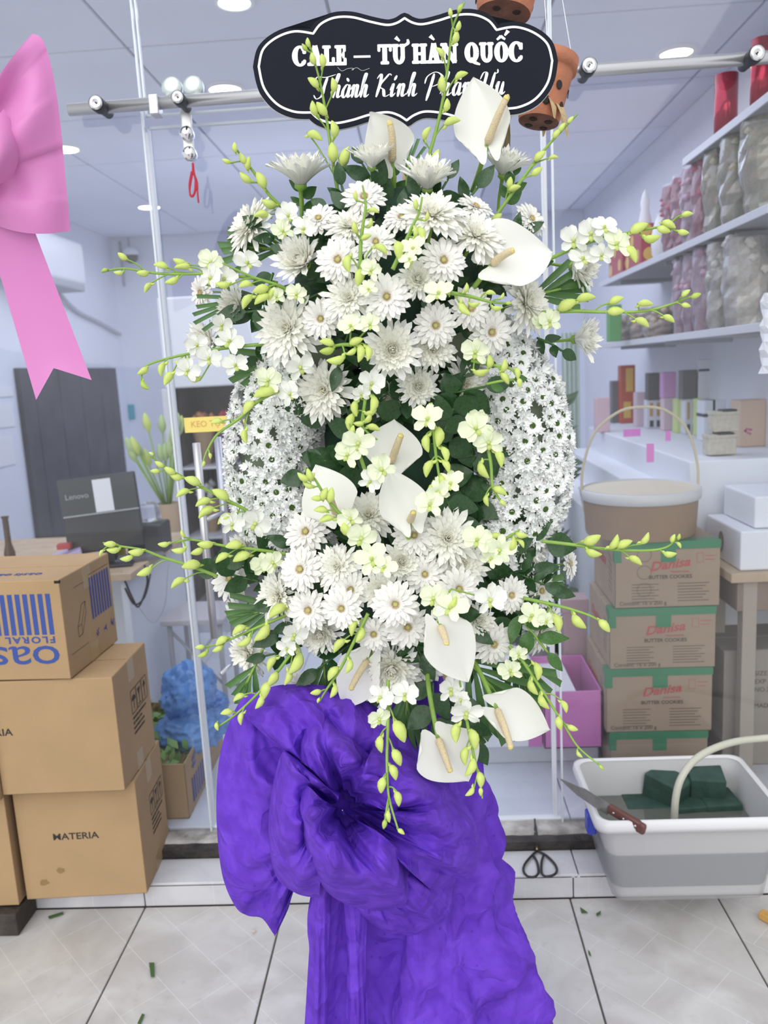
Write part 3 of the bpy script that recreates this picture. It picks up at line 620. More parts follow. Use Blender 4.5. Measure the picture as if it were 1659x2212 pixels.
GER = [
 (686,465,41,-.2,.5,0,'small white gerbera near the upper left edge of the top mound, among lime orchid blooms'),
 (786,418,47,.0,.4,0,'white gerbera below the side-on chrysanthemum and anthurium at the crown, behind a thin green sprig'),
 (727,557,50,None,0,.02,'white gerbera with dark-ringed eye in the upper left of the top mound'),
 (811,518,42,None,0,0,'white gerbera half hidden behind the upright bud sprig above the mound centre'),
 (835,639,50,None,0,.03,'white gerbera with brown-ringed eye at the very centre of the top mound'),
 (690,688,43,None,0,.02,'white gerbera beside the spiky chrysanthemum left of the top mound centre'),
 (427,632,36,-1.0,-.3,0,'cream gerbera at the far left tip of the top mound, turned away'),
 (1032,438,39,.5,.9,0,'white gerbera tilted up beneath the upright right-hand anthurium stem'),
 (1154,467,39,.7,.4,0,'small white gerbera on its own at the upper right edge, above the big anthurium'),
 (865,462,40,-.3,.5,0,'white gerbera partly covered by a chrysanthemum below the top crown'),
 (961,558,50,None,0,.02,'white gerbera with yellow eye left of the large sideways anthurium'),
 (1021,664,47,.3,-.1,0,'cream gerbera under a horizontal bud sprig on the right of the top mound'),
 (1067,718,50,None,0,.02,'white gerbera with yellow eye on the lower right of the top mound'),
 (943,703,47,None,0,.01,'white gerbera with lime orchid buds lying across its face'),
 (682,946,33,-.1,.1,.01,'small white gerbera beside the left daisy cushion'),
 (731,960,31,.2,0,0,'small gerbera by the left daisy cushion with an orchid bloom lying on it'),
 (1200,840,43,.6,.2,0,'white gerbera sticking out above the right daisy cushion'),
 (922,1006,33,.1,-.2,-.01,'small gerbera behind a drooping bud sprig right of the middle anthurium'),
 (656,1145,50,-.4,.4,.03,'white gerbera low on the left cushion, under the leftmost central anthurium'),
 (998,1106,42,.4,.5,0,'cream gerbera below the right cushion, half covered by a big chrysanthemum'),
 (895,1154,46,.0,.3,.03,'white gerbera right under the tallest of the central anthuriums'),
 (644,1229,49,None,0,.03,'white gerbera with bright yellow eye in the left of the lower mound'),
 (490,1248,47,-.5,.2,0,'cream gerbera at the far left of the lower mound beside the door handle'),
 (505,1325,31,-.8,-.6,-.01,'blush gerbera hanging below the far left gerbera of the lower mound'),
 (1239,1217,34,1.6,.2,0,'small gerbera seen edge-on at the right, out on a bare stem'),
 (919,1241,42,.1,0,0,'cream gerbera tucked under other flowers in the centre of the lower mound'),
 (995,1273,47,.3,0,.02,'white gerbera with an orchid bloom at its lower edge'),
 (1109,1287,40,.4,-.1,.01,'white star-like gerbera at the start of the long right-pointing bud stem'),
 (1175,1277,38,.6,.0,0,'pale gerbera rightmost in the lower mound, behind a bud stem'),
 (662,1320,47,None,0,.02,'white gerbera with green eye, the left one of two touching twins in the lower mound'),
 (735,1316,45,None,0,.03,'white gerbera with brown eye overlapping its left twin in the lower mound'),
 (756,1274,42,None,0,.0,'cream gerbera partly covered from below near the centre left of the lower mound'),
 (854,1307,50,None,0,.05,'large white gerbera at the very centre of the lower mound'),
 (807,1373,41,.0,-.3,.02,'cream gerbera with tan eye lower left of the central gerbera'),
 (882,1358,48,.1,-.2,.03,'white gerbera with big tan eye touching the lower anthurium'),
 (650,1489,38,-.3,-.3,0,'small white gerbera above the purple bow'),
 (1071,1395,46,.3,-.2,.02,'white gerbera right of the large lower anthurium'),
 (927,1447,37,.1,-.4,.01,'small white gerbera hanging on a green stem under the lower anthurium'),
]
MUM = [
 (649,378,62,.05,1.7,0,'cup','white chrysanthemum seen from below, opening upward at the top left of the crown'),
 (531,481,60,-1.1,.5,0,'open','white chrysanthemum turned left at the upper left corner of the top mound'),
 (803,345,46,.0,1.6,.02,'cup','white chrysanthemum cupped upward in front of the top left anthurium'),
 (651,563,55,-.4,.2,0,'cup','creamy chrysanthemum over a dark leaf on the left of the top mound'),
 (751,640,50,-.1,.1,.01,'open','fine-petalled chrysanthemum left of the top mound centre gerbera'),
 (615,708,66,-.3,-.1,.02,'open','large spiky chrysanthemum on the left side of the top mound'),
 (508,663,43,-.7,.1,0,'cup','white chrysanthemum cup below the far left bud sprays'),
 (448,738,46,-.8,.1,0,'cup','white chrysanthemum behind white orchid blooms at the far left'),
 (756,481,46,.0,.6,-.01,'open','white chrysanthemum showing only its upper petals behind two gerberas at the crown'),
 (924,388,58,.05,1.1,0,'cup','white chrysanthemum opening upward at the foot of the tallest bud spray'),
 (1089,360,52,.15,1.5,0,'cup','white chrysanthemum standing up at the top right under the terracotta pot'),
 (937,453,62,.1,.6,.03,'open','large white chrysanthemum just below the crown, behind a hanging bud sprig'),
 (1032,499,57,.3,.5,.02,'open','white chrysanthemum above the large sideways anthurium'),
 (904,599,43,.1,.1,.01,'button','creamy button chrysanthemum right of the top mound centre gerbera'),
 (1147,651,60,.9,.1,.01,'open','large chrysanthemum under the big anthurium, turned right'),
 (1256,731,47,1.5,.0,0,'cup','white chrysanthemum seen from the side at the far right of the top mound'),
 (1250,578,47,1.1,-.5,0,'cup','white chrysanthemum under white orchid blooms at the far right'),
 (848,755,60,.0,-.2,.04,'button','round button chrysanthemum low in the middle of the top mound'),
 (939,753,50,.2,-.3,.01,'button','button chrysanthemum partly under the gerbera with orchid buds on it'),
 (1100,782,47,.4,-.2,0,'open','chrysanthemum at the lower right of the top mound above a green leaf'),
 (695,843,58,-.3,-.1,.04,'open','full spiky chrysanthemum hanging over the left daisy cushion'),
 (597,798,40,-.6,-.1,0,'open','chrysanthemum left behind a white orchid bloom above the left cushion'),
 (838,867,40,.0,-.3,.02,'button','small button chrysanthemum above the middle anthurium'),
 (905,835,43,.1,-.2,.03,'button','chrysanthemum with curled petals over the dark leaves in the middle'),
 (1010,832,47,.3,-.2,.02,'open','chrysanthemum with drooping petals over the right daisy cushion'),
 (995,988,42,.2,.2,.03,'cup','creamy chrysanthemum between the bud sprigs beside the right cushion'),
 (1097,1091,52,.6,.4,.02,'open','chrysanthemum resting on the lower part of the right daisy cushion'),
 (611,1103,43,-.5,.7,.01,'open','chrysanthemum resting on the lower part of the left daisy cushion'),
 (795,1108,52,-.1,.5,.03,'open','white chrysanthemum between the central anthuriums, at the top of the lower mound'),
 (725,1223,46,-.3,.2,.0,'open','fine-petalled chrysanthemum right of the gerbera with the bright yellow eye'),
 (527,1192,42,-1.0,.7,0,'cup','white chrysanthemum seen from the side at the upper left of the lower mound'),
 (868,1212,44,.0,.2,.0,'button','button chrysanthemum below the gerbera under the central anthuriums'),
 (970,1160,60,.2,.3,.03,'open','large creamy chrysanthemum at the upper right of the lower mound'),
 (1151,1174,54,1.0,.3,.01,'open','chrysanthemum at the start of the far right horizontal bud spray'),
 (1004,1218,52,.3,.1,.0,'open','creamy chrysanthemum under the large one in the right of the lower mound'),
 (593,1290,50,-.6,.1,0,'open','cream chrysanthemum at the left of the lower mound, behind a bud'),
 (822,1280,44,-.1,.0,.0,'button','small-petalled chrysanthemum peeping out left of the central lower gerbera'),
 (689,1376,48,-.2,-.4,-.01,'button','chrysanthemum showing its lower petals beneath the twin gerberas'),
 (527,1415,48,-.8,-.5,0,'open','white chrysanthemum at the lower left corner of the lower mound'),
 (846,1453,62,.0,-.35,.03,'button','large full chrysanthemum at the bottom middle of the lower mound'),
 (1178,1367,50,.9,-.5,0,'open','white chrysanthemum turned down at the lower right of the lower mound'),
 (1037,1340,38,.3,.2,-.02,'button','chrysanthemum hidden behind the large lower anthurium'),
]
for i, (px, py, r, tx, ty, lift, lb) in enumerate(GER):
    flower('gerbera', lb, 'flower', 'white gerberas in the wreath', px, py, r, KG[i % 4], tx, ty, lift, rk=1.08)
for i, (px, py, r, tx, ty, lift, sty, lb) in enumerate(MUM):
    flower('chrysanthemum', lb, 'flower', 'white chrysanthemums in the wreath', px, py, r, KM[sty][i % 2], tx, ty, lift, rk={'open': 1.28, 'cup': 1.32, 'button': 1.26}[sty])

# ---- ring of small daisies on a foam wreath
RC = at(859, 1000, 1.47); RM, RT = .232, .078
def torus(i, j):
    a, b = 2*PI*i/48, 2*PI*j/16; return Vector((RC.x+(RM+RT*.72*math.cos(b))*math.cos(a), RC.y+RT*.70*math.sin(b), RC.z+(RM+RT*.72*math.cos(b))*math.sin(a)*1.05))
tag(MB().grid(torus, 48, 16).build('foam_ring', mat('pale_ring_foam', (.26, .31, .22), .9), None, True), 'green foam ring under the two white daisy cushions', 'wreath base')
def daisy_kit(s):
    rnd = random.Random(s); mb = MB()
    for layer in range(2):
        for k in range(13):
            petal(mb, 1, .18, rnd.uniform(.74, .86)*(1-.14*layer), .15, 2*PI*(k+.5*layer+rnd.uniform(-.2, .2))/13, .25+.25*layer+rnd.uniform(-.1, .2), -.15+.2*layer, .3, 2, 3, .6, 0, 0)
    a = mb.mesh('daisy', M_dais, True)
    g = MB().lathe([(.29, .03), (.27, .13), (.17, .19), (.001, .18)], 10).mesh('flower_eye', M_dgreen, True)
    mb = MB()
    for k in range(11): petal(mb, 1, .02, rnd.uniform(.5, .7), .16, 2*PI*k/11, 1.0+rnd.uniform(-.1, .3), 1.5, .5, 2, 4, .6, 0, 0)
    c = mb.mesh('daisy', M_dais, True)
    return a, g, c
KD = [daisy_kit(s) for s in range(5)]
rnd = random.Random(3); placed = []
for side, lb in ((PI, 'small white green-eyed daisy packed in the rounded cushion on the left of the wreath'), (0, 'small white green-eyed daisy packed in the rounded cushion on the right of the wreath')):
    tries = 0; cnt = 0
    while tries < 6000 and cnt < 150:
        tries += 1
        a = side+rnd.uniform(-.82, .82); b = rnd.uniform(-PI*.98, .15*PI)
        p = Vector((RC.x+(RM+RT*math.cos(b))*math.cos(a), RC.y+RT*1.0*math.sin(b), RC.z+(RM+RT*math.cos(b))*math.sin(a)*1.05))
        if any((p-x).length < .0138 for x in placed): continue
        placed.append(p); cnt += 1
        n = Vector((math.cos(b)*math.cos(a), math.sin(b), math.cos(b)*math.sin(a)))
        n = (n*1.2+Vector((rnd.uniform(-.35, .35), rnd.uniform(-.35, .35), rnd.uniform(-.35, .35)))-CF*.15).normalized()
        k = KD[cnt % 5]; closed = rnd.random() < .3
        o = link('daisy', k[2] if closed else k[0]); o.location = p+n*.002; o.rotation_mode = 'QUATERNION'; o.rotation_quaternion = n.to_track_quat('Z', 'Y') @ Euler((0, 0, rnd.uniform(0, 6))).to_quaternion()
        s = rnd.uniform(.0175, .0215)*(.85 if closed else 1); o.scale = (s, s, s)
        tag(o, lb, 'flower', 'daisies of the left cushion' if side else 'daisies of the right cushion')
        if not closed: link('flower_eye', k[1], o)

for side, nm in ((PI, 'left'), (0, 'right')):
    mb = MB()
    for q in range(760):
        a = side+rnd.uniform(-.86, .86); b = rnd.uniform(-PI, .2*PI)
        p = Vector((RC.x+(RM+RT*math.cos(b))*math.cos(a), RC.y+RT*math.sin(b), RC.z+(RM+RT*math.cos(b))*math.sin(a)*1.05))
        n = Vector((math.cos(b)*math.cos(a), math.sin(b), math.cos(b)*math.sin(a))).normalized()
        M = Matrix.Translation(p-n*.002) @ (n.to_track_quat('Z', 'Y') @ Euler((rnd.uniform(-.4, .4), rnd.uniform(-.4, .4), 0)).to_quaternion()).to_matrix().to_4x4() @ Matrix.Scale(.019, 4)
        t_ = MB()
        for k in range(9): petal(t_, 1, .05, rnd.uniform(.6, .95), .15, 2*PI*k/9+rnd.uniform(0, .4), rnd.uniform(.3, 1.1), rnd.uniform(.2, 1.3), .4, 2, 3, .6, 0, 0)
        mb.add([M @ Vector(v) for v in t_.v], t_.f)
    tag(mb.build('daisy_florets', M_dais, None, True), 'tightly packed half-open daisy florets filling the %s cushion' % nm, 'flowers', kind='stuff')

# ---- anthuriums: base px, tip px, width px, depth of base and tip, spadix tip px, stem end px
def anthurium(label, B, T, W, S, stem, Yb, dT=0, roll=0, cupn=.18, wob=0):
    b3 = at(*B, Yb); t3 = at(*T, Yb+dT); ax = t3-b3; L = ax.length; y = ax.normalized()
    n = (-CF+CU*.15); x = y.cross(n).normalized(); n = x.cross(y)
    x, n = x*math.cos(roll)+n*math.sin(roll), n*math.cos(roll)-x*math.sin(roll)
    w_ = W*mpp(b3)
    t = thing('anthurium', label, 'flower', b3, 0, 'white anthuriums in the wreath')
    NU, NV = 14, 16
    def P(i, j):
        s = i/NU*2-1; v = j/NV
        # heart outline: lobes reach behind the spadix base
        c0 = -.27*(1-v)**2*math.sin(min(1, abs(s)**.8)*PI)
        yy = c0+v*(1-.0*abs(s))
        wd = math.sin(min(1, (v+.14)/.36)*PI/2) if v < .22 else math.cos((v-.22)/.78*PI/2)**.95
        wd = max(wd, .012)
        xx = s*wd*.5*w_
        z = cupn*w_*(s*s)*wd*.6+.03*w_*math.sin(3.2*s+4*v+wob)*abs(s)-.10*L*v*v+.02*w_*noise.noise((s*2, v*2, wob))
        return x*xx+y*(yy*L)+n*z
    MB().grid(P, NU, NV).build('spathe', M_spathe, t, True)
    s3 = at(*S, Yb-.03)-b3
    pts = [Vector((0, 0, 0))+n*.002, s3*.5+n*.006, s3*.85+n*.004, s3]
    r = .075*min(w_, .09)
    c = catmull(pts, 5); k = len(c); so_ = MB().tube(c, [r*(1-.35*i/k)*(.55 if i in (0, k-1) else 1) for i in range(k)], 10).build('spadix', M_spadix, t, True)
    tp = [c[int(k*.72)+i] for i in range(k-int(k*.72))]
    MB().tube(tp+[s3*1.03], [r*.78*(1-.5*(i/len(tp))**2) for i in range(len(tp))]+[r*.15], 10).build('spadix_tip', M_spad2, so_, True)
    sp = [Vector((0, 0, 0))-n*.001]+[at(a, b_, Yb+.03+.05*q)-b3 for q, (a, b_) in enumerate(stem)]
    if len(sp) < 3: sp = [sp[0], (sp[0]+sp[1])/2+n*.003, sp[1]]
    MB().tube(catmull(sp, 6), .0042, 8).build('stem', M_stem, t, True)
    return t
anthurium('white anthurium upright at the crown, below the middle of the black sign', (846,350), (805,240), 140, (840,262), [(850,420)], 1.40, -.03, -.35, .2, 1)
anthurium('white anthurium standing tallest, in front of the right end of the black sign', (1052,312), (1020,160), 122, (1097,207), [(1035,370), (1020,412)], 1.40, .02, .3, .32, 2)
anthurium('largest white anthurium, lying sideways with its tip to the right, on the upper right', (1062,572), (1198,535), 182, (1110,542), [(1010,640)], 1.31, .02, .2, .25, 3)
anthurium('white anthurium heart upright in the very middle of the wreath', (845,1000), (852,902), 132, (867,938), [(848,1040)], 1.33, .03, 0, .12, 4)
anthurium('white anthurium right of the left daisy cushion, behind a bud sprig', (725,1108), (680,1002), 126, (716,1078), [(720,1130)], 1.30, .02, .1, .15, 5)
anthurium('white anthurium pointing straight up, lower of the two near the wreath centre', (885,1125), (842,1008), 116, (893,1106), [(880,1180)], 1.28, .03, -.2, .15, 6)
anthurium('large white anthurium hanging down on the lower right of the mound', (950,1352), (1017,1478), 124, (964,1392), [(940,1320)], 1.20, .02, .15, .16, 7)
anthurium('white anthurium hanging down above the purple bow, behind bud sprigs', (795,1425), (735,1532), 108, (758,1490), [(810,1390)], 1.32, .02, -.3, .2, 8)
anthurium('white anthurium hanging lowest, in front of the purple skirt', (946,1594), (1015,1693), 148, (973,1667), [(928,1500), (922,1440)], 1.27, .0, -.1, .2, 9)
anthurium('white anthurium pointing right on a curved stem at the lower right, before the pink box', (1072,1530), (1196,1577), 112, (1103,1618), [(1045,1470), (1020,1420)], 1.29, .02, .2, .2, 10)
# ================================================================== orchid sprays
def bud_mesh(seed, m):
    rnd = random.Random(seed); mb = MB()
    prof = [(0, .06), (.10, .17), (.3, .25), (.55, .235), (.8, .15), (.95, .06), (1.0, .01)]
    vs = []; n = 8
    for k, (x, r) in enumerate(prof):
        for a in range(n):
            th = 2*PI*a/n; c = 1+.12*math.cos(3*th)
            vs.append((r*c*math.cos(th), r*c*.85*math.sin(th)+.10*math.sin(x*PI)*1.0, x))
    fs = [(k*n+a, k*n+(a+1) % n, (k+1)*n+(a+1) % n, (k+1)*n+a) for k in range(len(prof)-1) for a in range(n)]
    mb.add(vs, fs)
    mb.tube([(0, .03, .16), (0, -.16, .02), (0, -.24, -.16)], [.11, .09, .03], 6)   # the spur
    return mb.mesh('bud', m, True)
KB = [bud_mesh(0, M_bud), bud_mesh(1, M_bud), bud_mesh(2, M_bud2)]
def bloom_kit(seed, m):
    rnd = random.Random(seed); ps = []
    for a, L, W in ((PI/2, .92, .26), (PI/2+2.25, .88, .25), (PI/2-2.25, .88, .25), (PI/2+1.12, .95, .44), (PI/2-1.12, .95, .44)):
        mb = MB(); petal(mb, 1, .05, L*rnd.uniform(.92, 1.06), W*rnd.uniform(.9, 1.1), a+rnd.uniform(-.15, .15), .35+rnd.uniform(-.2, .2), -.2+rnd.uniform(-.45, .35), .3, 4, 6, .55, rnd.uniform(-.3, .3)); ps.append(mb.mesh('petal', m, True))
    mb = MB(); petal(mb, 1, .02, .55, .24, -PI/2, .9, -.6, -.9, 4, 6, .6); mb.lathe([(.12, .0), (.11, .18), (.05, .28), (.001, .3)], 8)
    return mb.mesh('lip', M_lip, True), ps
KO = [bloom_kit(1, M_bloom), bloom_kit(2, M_bloom), bloom_kit(3, M_bloomg), bloom_kit(4, M_bloomg)]
def spray(label, pts, buds, blooms=(), size=27, Y0=None, Y1=None, dark=False, r=.0034):
    """stem through photo points (base first), buds (px, py[, length px, lean degrees]), open blooms (px, py, r px, kind)"""
    k = len(pts); Ys = [Y0+(Y1-Y0)*i/(k-1) for i in range(k)]
    W = [at(p[0], p[1], y) for p, y in zip(pts, Ys)]
    o0 = W[0]; C_ = catmull([w_-o0 for w_ in W], 8)
    t = thing('orchid_spray', label, 'orchid', o0, 0, 'dendrobium orchid sprays in the wreath')
    n = len(C_)
    MB().tube(C_, [r*(1-.62*i/n) for i in range(n)], 7).build('stem', M_stem, t, True)
    def px_of(v):
        d = v+o0-CO; z = d.dot(CF); return Vector((829.5+CAM_F*d.dot(CR)/z, 1106-CAM_F*d.dot(CU)/z))
    PX = [px_of(v) for v in C_]
    axis = (PX[-1]-PX[0]).normalized()
    for bi, b in enumerate(buds):
        q = Vector(b[:2]); i0 = min(range(n), key=lambda i: (PX[i]-q).length+max(0, (PX[i]-q).dot((PX[min(i+1, n-1)]-PX[max(i-1, 0)]).normalized()))*1.2)
        d0 = (PX[i0]-q).length; i1 = max(0, i0-max(1, int(min(d0, 30)/40*8)))
        s = (i0/(n-1)); L_px = (b[2] if len(b) > 2 else size*(1.12-.45*s**2))
        Yb = Ys[0]+(Ys[-1]-Ys[0])*s-.006
        c = at(q.x, q.y, Yb)-o0; M_ = mpp(c+o0); L = L_px*M_
        loc_ax = (PX[min(i0+1, n-1)]-PX[max(i0-1, 0)]); loc_ax = loc_ax.normalized() if loc_ax.length > 1e-6 else axis
        away = q-PX[i1]; away = away.normalized() if away.length > 1 else loc_ax
        if len(b) > 3: th = math.radians(b[3]); d2 = Vector((math.cos(th), -math.sin(th)))
        else:
            d2 = (loc_ax*.9+away*.45+Vector((0, .25))+Vector((random.uniform(-.2, .2), random.uniform(-.2, .2)))).normalized()
        d = (CR*d2.x-CU*d2.y-CF*.15).normalized()
        base = c-d*(L*.5); up = d.orthogonal()
        side = (C_[i1]-base); side = side-d*side.dot(d)
        yv = -side.normalized() if side.length > 1e-6 else up
        xv = yv.cross(d)
        M = Matrix((xv*L*1.12, yv*L*1.12, d*L)).transposed().to_4x4(); M.translation = base
        bo = link('bud', KB[2 if (dark or s > .9) and bi % 2 else bi % 2], t); bo.matrix_local = M
        mid = (C_[i1]+base)/2+(base-C_[i1]).length*.25*(d*-.2+CU*.4)
        MB().tube(catmull([C_[i1], mid, base-d*L*.02, base+d*L*.1], 4), [.0013]*13, 5).build('bud_stalk', M_stem, t, True)
    for b in blooms:
        q = Vector(b[:2]); R_ = b[2]; kd = KO[b[3]]
        i0 = min(range(n), key=lambda i: (PX[i]-q).length)
        Yb = dome(*q)[0]-.05 if dome(*q)[0] < 1.5 else Ys[0]+(Ys[-1]-Ys[0])*i0/(n-1)-.012
        Yb = min(Yb, Ys[0]+(Ys[-1]-Ys[0])*i0/(n-1)-.008) if len(b) < 5 else b[4]
        P_ = at(q.x, q.y, Yb)-o0; R = R_*.88*mpp(P_+o0)
        nrm = (-CF+CR*random.uniform(-.55, .55)+CU*random.uniform(-.5, .35)).normalized()
        M = nrm.to_track_quat('Z', 'Y').to_matrix().to_4x4() @ Matrix.Rotation(random.uniform(-.6, .6), 4, 'Z') @ Matrix.Scale(R, 4); M.translation = P_
        lo = link('bloom', kd[0], t); lo.matrix_local = M
        for pm in kd[1]: link('petal', pm, lo)
        MB().tube(catmull([C_[i0], (C_[i0]+P_)/2+CF*.008, P_+CF*.004], 4), .0014, 5).build('bloom_stalk', M_stem, t, True)
    return t
def Z(l, ox, oy, s): return [(ox+x/s, oy+y/s)+tuple(r_) for x, y, *r_ in l]
c2 = lambda *l: Z(l, 500, 0, 2.183); c3 = lambda *l: Z(l, 200, 230, 2.552); c4 = lambda *l: Z(l, 800, 230, 2.304)
c5 = lambda *l: Z(l, 400, 750, 3.318); c6 = lambda *l: Z(l, 850, 750, 3.318); c7 = lambda *l: Z(l, 400, 1150, 3.318); c8 = lambda *l: Z(l, 850, 1150, 3.318)
cl_ = lambda *l: Z(l, 0, 700, 2.9625); cr1 = lambda *l: Z(l, 1150, 0, 3.253); cr6 = lambda *l: Z(l, 1150, 600, 3.253); cr11 = lambda *l: Z(l, 1150, 1150, 3.253); cw = lambda *l: Z(l, 420, 1450, 2.183)
